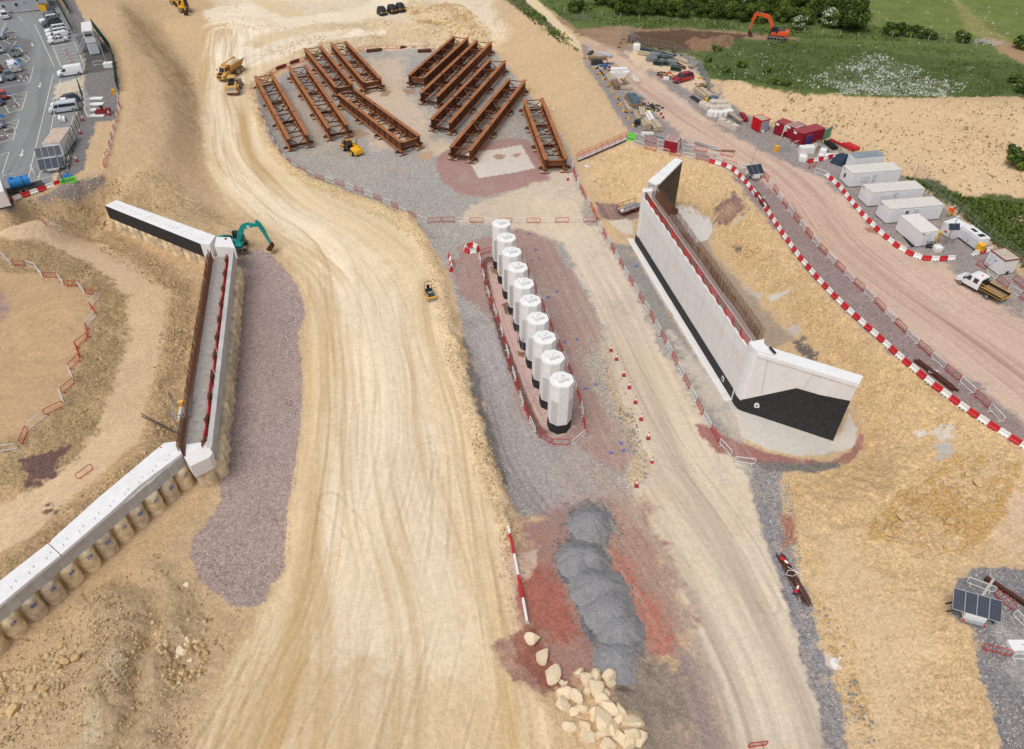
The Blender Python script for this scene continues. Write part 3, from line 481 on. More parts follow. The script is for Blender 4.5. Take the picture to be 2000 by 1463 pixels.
    def rut(line, gauge=1.9, wd=.42, dark=.13, objs=('haul_road', 'gravel_pad', 'ground'), tread=1.0, seed=0):
        w = GP(sm(line)); xs = [p[0] for p in w]; ys = [p[1] for p in w]; m = np.nonzero((x > min(xs) - 3) & (x < max(xs) + 3) & (y > min(ys) - 3) & (y < max(ys) + 3))[0]
        if not m.size: return
        d, s, t = pldist(x[m], y[m], w); t = t + .25 * fbm(s, t * 0, 9, 2, seed + 400); on = np.clip(vnoise(s / 7, s * 0, seed + 410) * 2.2 - .5, 0, 1)
        for g_ in (-gauge / 2, gauge / 2):
            q_ = np.clip(1.2 - np.abs(t - g_) / (wd / 2) , 0, 1) * on; bars_ = .45 + .55 * (np.sin(s * 2 * math.pi / .42 + (t - g_) * 5) > 0)
            col[m] *= (1 - dark * q_ * bars_)[:, None]; col[m] *= (1 + dark * .55 * np.clip(1 - np.abs(np.abs(t - g_) - wd * .75) / .12, 0, 1) * on)[:, None]
    RU = [[(520,1463),(600,1200),(640,1000),(660,800),(640,620),(560,480),(470,360),(430,250)],[(560,1463),(660,1250),(730,1000),(760,800),(720,600),(620,470),(520,380),(455,280)],[(600,1463),(720,1200),(800,1000),(830,880)],[(760,1463),(830,1200),(860,1000),(850,850),(810,700),(760,560),(690,480)],[(820,1463),(880,1250),(900,1100),(880,950)],[(900,1463),(800,1200),(700,1050),(640,980)],[(930,1463),(960,1300),(950,1150),(925,1000),(890,850),(855,720)],[(480,1463),(600,1240),(660,1080),(700,900)],[(690,1463),(760,1200),(820,1000),(840,900)],[(400,1463),(500,1300),(570,1180)],
          [(1290,900),(1350,1000),(1430,1130),(1520,1320),(1570,1463)],[(1250,960),(1340,1100),(1440,1300),(1500,1463)],[(1200,640),(1270,780),(1340,900),(1450,1050),(1560,1260)],[(1300,1000),(1360,1020),(1440,1090),(1500,1180)],[(1110,470),(1160,560),(1210,680)],[(1140,440),(1100,400),(1050,370),(980,380)],
          [(1500,360),(1600,440),(1740,560),(1900,680),(2000,760)],[(1540,350),(1680,450),(1800,560),(1950,650)],[(2000,640),(1900,600),(1850,560)],[(1180,100),(1260,170),(1370,250),(1500,330)],[(1160,100),(1230,170),(1340,250),(1470,330)],
          [(900,520),(930,620),(960,740),(1000,870),(1060,960)],[(1060,960),(1040,900),(1000,800),(960,680)]]
    for i, l_ in enumerate(RU): rut(l_, 1.9 + .25 * (i % 3), .4 + .1 * (i % 2), .12 + .05 * (i % 3 == 0), seed=i * 7)
    def pline(line, wd, c, a=.9):
        w = GP(sm(line)); xs = [p[0] for p in w]; ys = [p[1] for p in w]; m = np.nonzero((x > min(xs) - 2) & (x < max(xs) + 2) & (y > min(ys) - 2) & (y < max(ys) + 2))[0]
        d, s, t = pldist(x[m], y[m], w); k = np.clip(1.3 - d / (wd * (.5 + .2 * fbm(x[m], y[m], .8, 2, 61))), 0, 1) * a; col[m] += (c - col[m]) * k[:, None]
    for off in (0, 5): pline([(968 + off * .3,503 + off * .3),(945 + off,507 + off * .6),(950 + off,550),(975 + off,640),(1003 + off,720),(1030 + off,790),(1050 + off,838 - off),(1068,850 - off)], .34, C(112,78,66))
    # swirls on the left plateau
    w = GP([(60,660)])[0]; m = np.nonzero((np.abs(x - w[0]) < 26) & (np.abs(y - w[1]) < 30) & (oid == 0))[0]
    rr = np.hypot(x[m] - w[0] - 3, (y[m] - w[1])); v = fbm(rr / .5, np.arctan2(y[m] - w[1], x[m] - w[0]) * 2.0, 1, 3, 131, .6) * np.clip(1.4 - rr / 15, 0, 1); col[m] *= (1 + .16 * v)[:, None]
    # flowers in the meadow
    w = GP([(1560,160),(1700,100),(1770,125),(1880,165),(1870,188),(1680,184)]); m = np.nonzero((x > w[0][0] - 30) & (y > 150) & (oid == names.index('field')))[0]
    d = sdist(x[m], y[m], w); p = np.clip(.25 + d / 10, 0.015, .6); fl = _h(np.floor(x[m] / .28), np.floor(y[m] / .5), 77) < p * .55 * (vnoise(x[m] / 1.3, y[m] / 1.8, 78) > .42)
    col[m[fl]] = C(186,188,182)
    # grass tufts over the tan slope
    if True:
        w = GP([(1400,150),(2200,200),(2200,500),(1800,340),(1500,230)]); m = np.nonzero((sdist(x, y, w) > 0))[0]
        t = (vnoise(x[m] / .7, y[m] / .9, 88) > .9 - .1 * np.clip(fbm(x[m], y[m], 10, 2, 89), 0, 1)) & (_h(np.floor(x[m] / .4), np.floor(y[m] / .5), 90) < .6); col[m[t]] = C(128,118,68)
    gm = (oid == names.index('field')); gv = fbm(x, y, 2.2, 4, 140, .65); col[gm] *= (1 + .28 * gv[gm])[:, None]
    # ---- relief ----
    zb = hbase(x, y) + ridges(x, y)
    r1 = fbm(x, y, 2.6, 4, 150, .55); st = np.clip(vnoise(x / .5, y / .5, 160) - .72, 0, 1) * 2.2 * (rel > .1)
    Zc = zb + rel * (1.5 * r1 + .8 * fbm(x, y, .9, 3, 155, .6)) + st * .28 * np.clip(rel * 3, 0, 1) * (peb > .6)
    # stones show their paler rock
    col[(st > .12) & (peb > .65) & gm.__invert__()] *= 1.12
    nf = (~gm) & (col[:, 0] > 1.45 * col[:, 2]); col[nf, 2] *= 1.04
    lum = (col @ np.array([.3, .6, .1]))[:, None]; ds = np.where(gm, .12, .10)[:, None]; col += (lum - col) * ds
    V = np.stack([x, y, Zc], 1)
    idx = np.arange(n).reshape(ny, nx); q = np.stack([idx[:-1, :-1], idx[:-1, 1:], idx[1:, 1:], idx[1:, :-1]], -1).reshape(-1, 4)
    # smooth normals from the whole sheet so the pieces join without a seam
    Zg = Zc.reshape(ny, nx); dx = np.gradient(X, axis=1); dyy = np.gradient(Y, axis=0); zu = np.gradient(Zg, axis=1); zv = np.gradient(Zg, axis=0); xv = np.gradient(X, axis=0)
    nzx = -zu / dx; nzy = -(zv - (zu / dx) * xv) / dyy
    NN = np.stack([nzx, nzy, np.ones_like(nzx)], -1).reshape(-1, 3); NN /= np.linalg.norm(NN, axis=1)[:, None]
    fo = oid[q[:, 0]]
    gmat = ground_material()
    for k, nm in enumerate(names):
        fs = q[fo == k]
        if not len(fs): continue
        used = np.unique(fs); rm = np.full(n, -1); rm[used] = np.arange(used.size); f2 = rm[fs]
        me = bpy.data.meshes.new(nm); me.vertices.add(used.size); me.vertices.foreach_set('co', V[used].astype(np.float32).ravel())
        me.loops.add(f2.size); me.loops.foreach_set('vertex_index', f2.ravel().astype(np.int32))
        me.polygons.add(len(f2)); me.polygons.foreach_set('loop_start', np.arange(0, f2.size, 4, dtype=np.int32))
        me.polygons.foreach_set('use_smooth', np.ones(len(f2), bool)); me.update(calc_edges=True)
        a = me.attributes.new('col', 'FLOAT_COLOR', 'POINT'); a.data.foreach_set('color', np.concatenate([np.clip(col[used], .01, .95), np.ones((used.size, 1))], 1).astype(np.float32).ravel())
        b = me.attributes.new('peb', 'FLOAT', 'POINT'); b.data.foreach_set('value', peb[used].astype(np.float32))
        me.normals_split_custom_set_from_vertices(NN[used].astype(np.float32))
        me.materials.append(gmat); o = bpy.data.objects.new(nm, me); scene.collection.objects.link(o); o['kind'] = 'structure'
def ground_material():
    m = bpy.data.materials.new('earth and gravel'); m.use_nodes = True; nt = m.node_tree; N = nt.nodes; L = nt.links; b = N['Principled BSDF']
    b.inputs['Roughness'].default_value = .95; b.inputs['Specular IOR Level'].default_value = .15
    at = N.new('ShaderNodeAttribute'); at.attribute_name = 'col'; pb = N.new('ShaderNodeAttribute'); pb.attribute_name = 'peb'
    tc = N.new('ShaderNodeTexCoord')
    def noise(sc, det=4, rg=.6):
        q = N.new('ShaderNodeTexNoise'); q.inputs['Scale'].default_value = sc; q.inputs['Detail'].default_value = det; q.inputs['Roughness'].default_value = rg; L.new(tc.outputs['Object'], q.inputs['Vector']); return q
    def math_(op, a, bb):
        q = N.new('ShaderNodeMath'); q.operation = op
        for i, v in enumerate((a, bb)):
            if isinstance(v, (int, float)): q.inputs[i].default_value = v
            else: L.new(v, q.inputs[i])
        return q.outputs[0]
    vo = N.new('ShaderNodeTexVoronoi'); vo.inputs['Scale'].default_value = 5.5; L.new(tc.outputs['Object'], vo.inputs['Vector'])
    sep = N.new('ShaderNodeSeparateColor'); L.new(vo.outputs['Color'], sep.inputs[0])
    n1 = noise(1.7, 8, .65); n2 = noise(9, 3, .7)
    # pebble brightness: random per stone, scaled by pebbliness
    st = math_('MULTIPLY', math_('SUBTRACT', sep.outputs[0], .5), math_('MULTIPLY', pb.outputs['Fac'], .60))
    pk = math_('ADD', math_('MULTIPLY', pb.outputs['Fac'], .55), .12); fn = math_('MULTIPLY', math_('SUBTRACT', n2.outputs['Fac'], .5), pk); md = math_('MULTIPLY', math_('SUBTRACT', n1.outputs['Fac'], .5), .34)
    k = math_('ADD', math_('ADD', st, fn), math_('ADD', md, 1.0))
    mul = N.new('ShaderNodeVectorMath'); mul.operation = 'SCALE'; L.new(at.outputs['Color'], mul.inputs[0]); L.new(k, mul.inputs['Scale'])
    L.new(mul.outputs[0], b.inputs['Base Color'])
    v2 = N.new('ShaderNodeTexVoronoi'); v2.inputs['Scale'].default_value = 3.2; v2.feature = 'F1'; L.new(tc.outputs['Object'], v2.inputs['Vector'])
    hh = math_('ADD', math_('MULTIPLY', math_('SUBTRACT', 1.0, v2.outputs['Distance']), math_('MULTIPLY', pb.outputs['Fac'], .7)), math_('MULTIPLY', n1.outputs['Fac'], math_('ADD', math_('MULTIPLY', pb.outputs['Fac'], .7), .12)))
    bp = N.new('ShaderNodeBump'); bp.inputs['Strength'].default_value = .55; bp.inputs['Distance'].default_value = .16; L.new(hh, bp.inputs['Height']); L.new(bp.outputs[0], b.inputs['Normal'])
    return m
build_terrain()
# ================= shared materials =================
def L3(*c): return lin(c)
m_conc = mat('pale concrete', L3(231,228,226), .85, var=.04, sc=2.5, dirt=L3(219,215,212), dsc=.6)
m_concw = mat('white concrete', L3(236,236,237), .8, var=.035, sc=1.5, dirt=L3(222,221,220), dsc=.7)
m_concg = mat('grey shuttered concrete', L3(192,191,190), .9, var=.10, sc=.9, dirt=L3(168,166,164), dsc=.5)
m_concd = mat('rough deck concrete', L3(170,165,160), .95, var=.25, sc=3, bump=.6, dirt=L3(140,130,122), dsc=1.5)
m_dgreyc = mat('tie hole shade', L3(200,198,196), .9)
m_black = mat('black waterproofing', L3(42,42,44), .7, var=.3, sc=2.5, dirt=L3(62,62,66), dsc=3)
m_bbrn = mat('dark stained membrane', L3(56,50,43), .6, var=.3, sc=.8, dirt=L3(74,71,68), dsc=.3)
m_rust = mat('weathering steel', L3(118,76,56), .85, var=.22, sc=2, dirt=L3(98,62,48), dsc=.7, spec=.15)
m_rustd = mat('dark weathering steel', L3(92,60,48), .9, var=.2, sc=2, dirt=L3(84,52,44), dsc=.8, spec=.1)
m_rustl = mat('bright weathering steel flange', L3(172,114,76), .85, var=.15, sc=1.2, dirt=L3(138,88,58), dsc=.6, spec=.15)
m_rebar = mat('rebar', L3(122,86,66), .9, var=.3, sc=4)
m_redb = mat('red barrier paint', L3(190,40,44), .6, var=.1, sc=3, dirt=L3(168,58,56), dsc=2)
m_redp = mat('red plastic', L3(204,42,52), .45, var=.08, sc=3, dirt=L3(176,50,54), dsc=1.5)
m_redd = mat('dark red paint', L3(138,44,42), .7, var=.15, sc=3)
m_whp = mat('white plastic', L3(238,238,236), .45, var=.04, sc=3, dirt=L3(214,208,200), dsc=1.5)
m_wht = mat('white galvanised tube', L3(226,226,226), .5, var=.06, sc=4)
m_white = mat('white paint', L3(232,232,234), .35, var=.03, sc=2, spec=.5)
m_tim = mat('weathered timber', L3(192,176,152), .9, var=.22, sc=6, dirt=L3(150,136,118), dsc=2)
m_timd = mat('dark timber', L3(140,118,96), .9, var=.25, sc=6)
m_rubber = mat('rubber', L3(58,58,60), .85, var=.15, sc=6)
m_dust = mat('dusty rubber', L3(128,122,112), .95, var=.2, sc=5)
m_blk = mat('black paint', L3(40,40,43), .5, var=.2, sc=4)
m_dgl = mat('dark glass', L3(38,44,52), .12, var=.2, sc=1.5, spec=.9)
m_steel = mat('galvanised steel', L3(160,165,168), .45, metal=.3, var=.12, sc=6)
m_rock = mat('limestone', L3(232,214,184), .9, var=.12, sc=1.6, bump=.8, dirt=L3(206,178,140), dsc=1.2)
m_rockd = mat('ochre rock', L3(212,182,134), .95, var=.2, sc=2, bump=.8, dirt=L3(168,140,100), dsc=1.5)
m_grav = mat('grey crushed stone', L3(142,142,144), .95, var=.4, sc=11, bump=.6, dirt=L3(122,121,123), dsc=1.2)
m_pile = mat('bored pile concrete', L3(238,217,182), .95, var=.2, sc=1.3, bump=.7, dirt=L3(172,148,112), dsc=1.1)
m_pile2 = mat('stained pile concrete', L3(212,194,170), .95, var=.25, sc=1.3, bump=.7, dirt=L3(150,130,108), dsc=1.1)
m_yel = mat('yellow paint', L3(236,178,40), .45, var=.08, sc=3, spec=.4)
m_yelo = mat('dusty yellow paint', L3(214,164,84), .7, var=.14, sc=2, dirt=L3(196,164,112), dsc=1.2)
m_orange = mat('orange paint', L3(232,96,48), .45, var=.06, sc=2, dirt=L3(206,96,60), dsc=1)
m_teal = mat('teal paint', L3(24,156,150), .4, var=.08, sc=2, dirt=L3(30,128,122), dsc=1.5)
m_blue = mat('blue plastic', L3(30,124,196), .4, var=.08, sc=2)
m_green = mat('lime green plastic', L3(120,214,92), .45, var=.06, sc=2)
m_dgreen = mat('dark green coated wire', L3(44,74,66), .6, var=.1, sc=3)
m_ink = mat('blue marker paint', L3(60,104,190), .8, var=.15, sc=3)
m_txtw = mat('white lettering', L3(240,240,240), .5)
m_solar = mat('solar cells', L3(40,48,66), .2, var=.12, sc=1.5, spec=.7)
m_tarp = mat('blue grey tarpaulin', L3(84,102,118), .5, var=.25, sc=1.2, dirt=L3(60,72,84), dsc=2)
m_tarpb = mat('dark blue tarpaulin', L3(42,58,80), .5, var=.3, sc=1.5, bump=.6)
m_hivis = mat('orange hi-vis cloth', L3(255,92,40), .7); m_hivy = mat('yellow hi-vis cloth', L3(206,232,70), .7)
m_skin = mat('skin', L3(196,146,118), .6)
def text_mesh(name, body, size, m, parent=None, depth=.01):
    cu = bpy.data.curves.new(name, 'FONT'); cu.body = body; cu.size = size; cu.extrude = depth; cu.align_x = 'CENTER'; cu.align_y = 'CENTER'
    t = bpy.data.objects.new(name + ' src', cu); scene.collection.objects.link(t); bpy.context.view_layer.update()
    me = bpy.data.meshes.new_from_object(t.evaluated_get(bpy.context.evaluated_depsgraph_get())); bpy.data.objects.remove(t); bpy.data.curves.remove(cu)
    me.name = name; me.materials.clear(); me.materials.append(m); o = bpy.data.objects.new(name, me); scene.collection.objects.link(o)
    if parent: o.parent = parent
    return o
def flat2(v): return Vector((v[0], v[1], 0))
def root_at(name, label, cat, p, group=None): return thing(name, label, cat, p, 0, group)
class LM(M):
    """mesh builder whose world coordinates are re-based on the parent thing's origin"""
    def __init__(s, o): super().__init__(); s.X = Matrix.Translation(-Vector(o))

# ================= right abutment =================
B0 = P(1240, 472); B1 = P(1430, 782); U = (B1 - B0).normalized(); NB = Vector((-U.y, U.x, 0)); NB = NB if NB.x > 0 else -NB     # NB: into the fill
WL = (B1 - B0).length; ZS, ZP = 8.5, 9.5
o0 = B0.copy(); ab = root_at('abutment_wall', 'long tall pale concrete abutment wall with rebar rising from its top, right of the columns', 'abutment wall', o0)
def q(s, d): return B0 + U * s + NB * d
w = LM(o0).mt(m_conc); w.prism([q(1.0, .12), q(WL, .12), q(WL, 2.0), q(1.0, 2.0)], -.4, ZS); w.build('wall', ab)
w = LM(o0).mt(m_concw); w.prism([q(1.0, .09), q(WL - .1, .09), q(WL - .1, .125), q(1.0, .125)], ZS - 1.75, ZS - .003); w.build('top_band', ab)
for k in range(1, 6):
    for sz_, m_ in ((.05, m_dgreyc),): w = LM(o0).mt(m_); w.prism([q(1.0 + k * (WL - 1) / 6, .083), q(1.05 + k * (WL - 1) / 6, .083), q(1.05 + k * (WL - 1) / 6, .125), q(1.0 + k * (WL - 1) / 6, .125)], 1.46, ZS - .01); w.build('pour_joint', ab)
w = LM(o0).mt(m_dgreyc)
for k in range(42):
    for z in (2.6, 4.4, 6.0): w.prism([q(1.6 + k * .9, .09), q(1.67 + k * .9, .09), q(1.67 + k * .9, .125), q(1.6 + k * .9, .125)], z, z + .07)
w.build('tie_holes', ab)['kind'] = 'stuff'
for nm, s0, s1, d0, d1 in (('end_pier', -.05, 1.0, 0, 2.5),):
    w = LM(o0).mt(m_concw); w.prism([q(s0 + .25, d0), q(s1, d0), q(s1, d1), q(s0, d1), q(s0, d0 + .25)], 0, ZP); w.prism([q(s0 + .3, d0 + .3), q(s0 + .5, d0 + .3), q(s0 + .5, d1 - .3), q(s0 + .3, d1 - .3)], ZP, ZP + .25); w.build(nm, ab)
w = LM(o0).mt(m_black); w.prism([q(-.02, -.03), q(WL, -.03), q(WL, .09), q(-.02, .09)], -.1, 1.45); w.build('waterproof_strip', ab)
w = LM(o0).mt(m_conc); w.prism([q(-1, -1.0), q(WL, -1.0), q(WL, -.05), q(-1, -.05)], -.3, .10); w.build('footing', ab)
w = LM(o0).mt(m_white); c = q(WL - 3.2, -.06); w.slab([c + U * a + Vector((0, 0, z)) for a, z in ((-.3, .5), (.3, .5), (.3, 1.2), (-.3, 1.2))], NB * .03); w.mt(m_blk); w.slab([c - NB * .03 + U * a + Vector((0, 0, z)) for a, z in ((-.15, .65), (.15, .65), (.15, 1.0), (-.15, 1.0))], NB * .02); w.build('wall_sign', ab)
rnd = random.Random(4)
w = LM(o0).mt(m_rebar)
for row, (dd, hh) in enumerate(((1.25, 2.3), (1.85, 2.5))):
    s = 1.4
    while s < WL - .2:
        a = q(s, dd) + Vector((0, 0, ZS)); w.bar(a, a + Vector((rnd.uniform(-.04, .04), rnd.uniform(-.04, .04), hh + rnd.uniform(-.12, .1))), .032); s += .16
    for z in (.5, 1.1): w.bar(q(1.4, dd) + Vector((0, 0, ZS + z)), q(WL - .2, dd) + Vector((0, 0, ZS + z)), .03)
w.build('reinforcement', ab)['kind'] = 'stuff'
# edge protection panels along its top
npn = 16; pl = (WL - 1.3) / npn
for i in range(npn):
    a = q(1.2 + i * pl, .25); g = root_at('edge_barrier', 'red mesh edge protection panel on top of the long abutment wall', 'barrier', a + Vector((0, 0, ZS)), 'edge barriers along the abutment wall top'); o = Vector(a) + Vector((0, 0, ZS))
    w = LM(o).mt(m_redb if i % 3 else m_redd)
    b = a + U * (pl - .08); zz = Vector((0, 0, ZS))
    for z in (.15, 1.15): w.bar(a + zz + Vector((0, 0, z)), b + zz + Vector((0, 0, z)), .05)
    for p in (a, b): w.bar(p + zz, p + zz + Vector((0, 0, 1.2)), .06)
    w.build('frame', g)
    w = LM(o).mt(m_redb if i % 2 else m_rebar); k = int(pl / .07)
    for j in range(1, k): p = a.lerp(b, j / k) + zz; w.bar(p + Vector((0, 0, .15)), p + Vector((0, 0, 1.15)), .022)
    w.build('mesh', g)
    w = LM(o).mt(m_redp).slab([a + zz - NB * .05, a + U * pl * .35 + zz - NB * .05, a + U * pl * .35 + zz - NB * .05 + Vector((0, 0, .2)), a + zz - NB * .05 + Vector((0, 0, .2))], NB * .03)
    w.mt(m_whp).slab([a + U * pl * .38 + zz - NB * .05, a + U * pl * .85 + zz - NB * .05, a + U * pl * .85 + zz - NB * .05 + Vector((0, 0, .2)), a + U * pl * .38 + zz - NB * .05 + Vector((0, 0, .2))], NB * .03); w.build('toe_board', g)
# near wing
ZW = 9.35
f0, f1 = P(1513, 690, ZW), P(1675, 752, ZW); k0, k1 = P(1494, 664, ZW), P(1682, 737, ZW); pa = P(1463, 678, ZW + .1)
E0, E1 = P(1447, 802), P(1627, 862)
nw = root_at('wing_wall', 'near wing wall with bare concrete above and black waterproofing below', 'wing wall', E0)
w = LM(E0).mt(m_conc); w.prism([E0, E1, E1 + (flat2(k1) - flat2(f1)), E0 + (flat2(k0) - flat2(f0)) * .9], -.3, ZW - .5); w.build('wall', nw)
w = LM(E0).mt(m_concw); d = (flat2(f1) - flat2(f0)).normalized(); nn = Vector((d.y, -d.x, 0)); nn = nn if nn.y < 0 else -nn
w.prism([E0 + nn * .12, E1 + nn * .12 + d * .12, E1 + (flat2(k1) - flat2(f1)) + d * .12, E0 + (flat2(k0) - flat2(f0)) * .9], ZW - .5, ZW); w.build('coping', nw)
def face(pts, off, A=E0, B=E1):
    n = Vector((B[1] - A[1], A[0] - B[0], 0)).normalized(); n = n if n.y < 0 else -n
    return [PV(x, y, A, B) + n * off for x, y in pts], -n * (off + .02)
pts, off = face([(1447, 801), (1448, 781), (1556, 758), (1600, 771), (1661, 783), (1627, 861)], .05); w = LM(E0).mt(m_black); w.slab(pts, off); w.build('waterproofing', nw)
for X0, Y0, X1, Y1 in ((1500, 694, 1487, 768), (1592, 728, 1568, 758)):
    w = LM(E0).mt(m_concg); pts, off = face([(X0, Y0), (X0 + 1.2, Y0), (X1 + 1.2, Y1), (X1, Y1)], .02); w.slab(pts, off); w.build('pour_joint', nw)
w = LM(E0).mt(m_white); pts, off = face([(1473, 790), (1476, 786), (1482, 787), (1484, 793), (1482, 796), (1474, 795)], .10); w.slab(pts, off); w.mt(m_blk); pts, off = face([(1477, 790), (1480, 790), (1480, 793), (1477, 793)], .13); w.slab(pts, off); w.build('drain_outlet', nw)
cp = root_at('corner_pier', 'tall rounded pale corner pier between the abutment wall and near wing', 'pier', B1)
ring = [P(1430, 783), P(1433, 789), P(1437, 794.5), P(1441.5, 799), P(1447, 801.8)]
back = [E0 + (E1 - E0).normalized() * 1.6, E0 + (E1 - E0).normalized() * 1.7 + (flat2(k0) - flat2(f0)), q(WL - .05, 1.95)]
w = LM(B1).mt(m_concw); w.prism([p - Vector((0, .02, 0)) for p in ring] + back, 1.5, ZP + .1); w.build('pier', cp, smooth=False)
w = LM(B1).mt(m_black); w.prism([p - NB * .05 for p in ring] + back, -.2, 1.5); w.build('waterproof_base', cp)
w = LM(B1).mt(m_blk).box(P(1509, 684, ZP + .14) , (.25, 1.2, .12), rz=.3); w.build('dowel_slot', cp)
w = LM(B1).mt(m_white).bar(P(1429.5, 781) - NB * .08, P(1429.5, 781) - NB * .08 + Vector((0, 0, 2.0)), .14); w.build('drain_pipe', cp)
# far wing
g0, g1, g2, g3 = P(1267, 353, ZP), P(1319, 308.5, ZP), P(1333, 313, ZP), P(1284, 362, ZP)
fw = root_at('wing_wall', 'far wing wall with dark stained inner face and pale coping', 'wing wall', flat2(g0))
w = LM(flat2(g0)).mt(m_concg); w.prism([g0, g1, g2, g3], -.3, ZP - .25); w.build('wall', fw)
w = LM(flat2(g0)).mt(m_concw); w.prism([g0 - Vector((.1, 0, 0)), g1 + Vector((0, .05, 0)), g2 + Vector((.06, 0, 0)), g3 + Vector((.02, -.05, 0))], ZP - .25, ZP); w.build('coping', fw)
dn = (flat2(g2) - flat2(g3)).normalized(); nn2 = Vector((dn.y, -dn.x, 0)); nn2 = nn2 if nn2.x > 0 else -nn2
w = LM(flat2(g0)).mt(m_bbrn); w.prism([flat2(g3) + nn2 * .004 + dn * .5, flat2(g2) + nn2 * .004 - dn * .05, flat2(g2) + nn2 * .05 - dn * .05, flat2(g3) + nn2 * .05 + dn * .5], 0, ZP - .3); w.build('waterproofing', fw)
w = LM(flat2(g0)).mt(m_blk); w.box(P(1316, 419) + Vector((0, 0, .5)), (.9, .9, 1.2), rz=.5); w.build('drainage_box', fw)
# ================= left abutment =================
ZB = 3.0; ZT = 4.9
r0, r1 = P(462.5, 513, ZB), P(423, 896, ZB)
ul = (r1 - r0).normalized(); ul.z = 0; nl = Vector((ul.y, -ul.x, 0)); nl = nl if nl.x < 0 else -nl        # towards the fill on the left
LL = (flat2(r1) - flat2(r0)).length; ro = flat2(r0)
def ql(s, d, z=0): return ro + ul * s + nl * d + Vector((0, 0, z))
la = root_at('abutment_beam', 'long left abutment capping beam on bored piles with rebar along its inner edge', 'abutment', ro)
w = LM(ro).mt(m_concg).prism([ql(-.5, 0), ql(LL, 0), ql(LL, .55), ql(-.5, .55)], ZB, ZT); w.build('parapet', la)
w = LM(ro).mt(m_concd).prism([ql(-.5, .56), ql(LL, .56), ql(LL, 3.6), ql(-.5, 3.6)], ZB - .2, ZT - .9); w.build('deck', la)
w = LM(ro).mt(m_rebar)
s = 0
while s < LL - .1:
    a = ql(s, 3.45, ZT - .9); w.bar(a, a + Vector((rnd.uniform(-.05, .05), rnd.uniform(-.05, .05), 1.9 + rnd.uniform(-.1, .1))), .045); 
    a = ql(s + .1, 3.15, ZT - .9); w.bar(a, a + Vector((0, 0, 1.7)), .035); s += .19
w.build('reinforcement', la)['kind'] = 'stuff'
rk = random.Random(8)
for i in range(11):
    s = 1.6 + i * (LL - 3) / 10
    w = LM(ro).mt(m_rebar)
    for j in range(7): a = ql(s + j * .2, .8 + .03 * j, ZT - .9); w.bar(a, a + Vector((0, 0, 1.5 + rk.uniform(-.2, .2))), .07)
    w.build('starter_bars', la)
def redbits():
    s = .6; i = 0
    while s < LL - .8:
        l = rk.uniform(1.4, 2.3); p = ql(s, .95 + rk.uniform(-.1, .1), ZT - .9); g = root_at('toe_barrier', 'dark red slotted barrier lying behind the left abutment parapet', 'barrier', p, 'red barriers behind the left parapet')
        w = LM(p).mt(m_redb if i % 3 else m_redp)
        for z in (.12, .5, .85): w.bar(p + Vector((0, 0, z)), p + ul * l + Vector((0, 0, z)), .1, .14)
        for t in (0, .33, .66, 1): w.bar(p + ul * l * t, p + ul * l * t + Vector((0, 0, .95)), .12)
        w.build('frame', g); w = LM(p).mt(m_whp).bar(p + nl * -.18 + ul * .2 + Vector((0, 0, .15)), p + nl * -.18 + ul * (l * .6) + Vector((0, 0, .15)), .12, .2); w.build('white_board', g)
        s += l + rk.uniform(.2, .6); i += 1
redbits()
def pile_row(parent, o, A, B, zt, zb, n, r, out, numbers=None, mats=(m_pile, m_pile2), lean=0):
    A = flat2(A); B = flat2(B)
    for i in range(n):
        c = A.lerp(B, (i + .5) / n); secs = []; sd = rk.random() * 9; rr = r * rk.uniform(.94, 1.05)
        for k in range(7):
            z = zt + (zb - zt) * k / 6; f = rr * (1 + .05 * math.sin(sd + k * 2.1)) * (.93 if k == 0 else 1) * (1.04 if k == 5 else 1)
            secs.append([(c.x + out.x * lean * k / 6 + f * math.cos(t), c.y + out.y * lean * k / 6 + f * math.sin(t), z) for t in [2 * math.pi * j / 16 for j in range(16)]])
        w = LM(o).mt(mats[0] if rk.random() < .72 else mats[1]); w.loft(secs[::-1]); pm = w.build('pile', parent, smooth=True)
        if numbers and i < len(numbers) and numbers[i]:
            t = text_mesh('pile_number', numbers[i], .62, m_ink, pm, .012); p = c + out * (rr * 1.07) - Vector(o); t.location = (p.x, p.y, zt - .75)
            t.rotation_euler = Matrix((( -out.y, out.x, 0), (0, 0, 1), (out.x * 1, out.y * 1, 0))).transposed().to_euler() if False else (R(90), R(180), math.atan2(out.y, out.x) + math.pi / 2)
pile_row(la, ro, ql(.4, .3), ql(LL + .2, .3), ZB, -.6, 24, .88, -nl)
# front wing (near, bottom left)
ZF, ZFB = 4.85, 3.05
top_f = [(344.5,862),(355,886),(328,906),(273,947),(216,1000),(152,1055),(119,1083),(60,1131),(0,1181),(-60,1230)]
top_b = [(321,865),(300,882),(191,973),(95,1058),(0,1134),(-80,1199)]
fo = flat2(P(355, 886, ZF)); fwg = root_at('wing_wall', 'near left wing capping beam with pilastered grey face on numbered round piles', 'wing wall', fo)
F = [P(x, y, ZF) for x, y in top_f]; Bk = [P(x, y, ZF) for x, y in top_b]
w = LM(fo).mt(m_concw)
cut = 6   # joint between the two pours at (119,1083)
w.prism(F[:7] + [P(94.5, 1060, ZF)] + Bk[2::-1], ZF - .35, ZF); w.build('coping', fwg)
w = LM(fo).mt(m_concw); w.prism([P(117.5, 1084.3, ZF)] + F[7:] + Bk[:3:-1] + [P(93, 1061.5, ZF)], ZF - .35, ZF - .004); w.build('coping', fwg)
fd = (flat2(F[8]) - flat2(F[1])).normalized(); fn = Vector((fd.y, -fd.x, 0)); fn = fn if fn.y < 0 else -fn
LWF = (flat2(F[8]) - flat2(F[1])).length
FF = lambda s, d: flat2(F[1]) + fd * s + fn * d
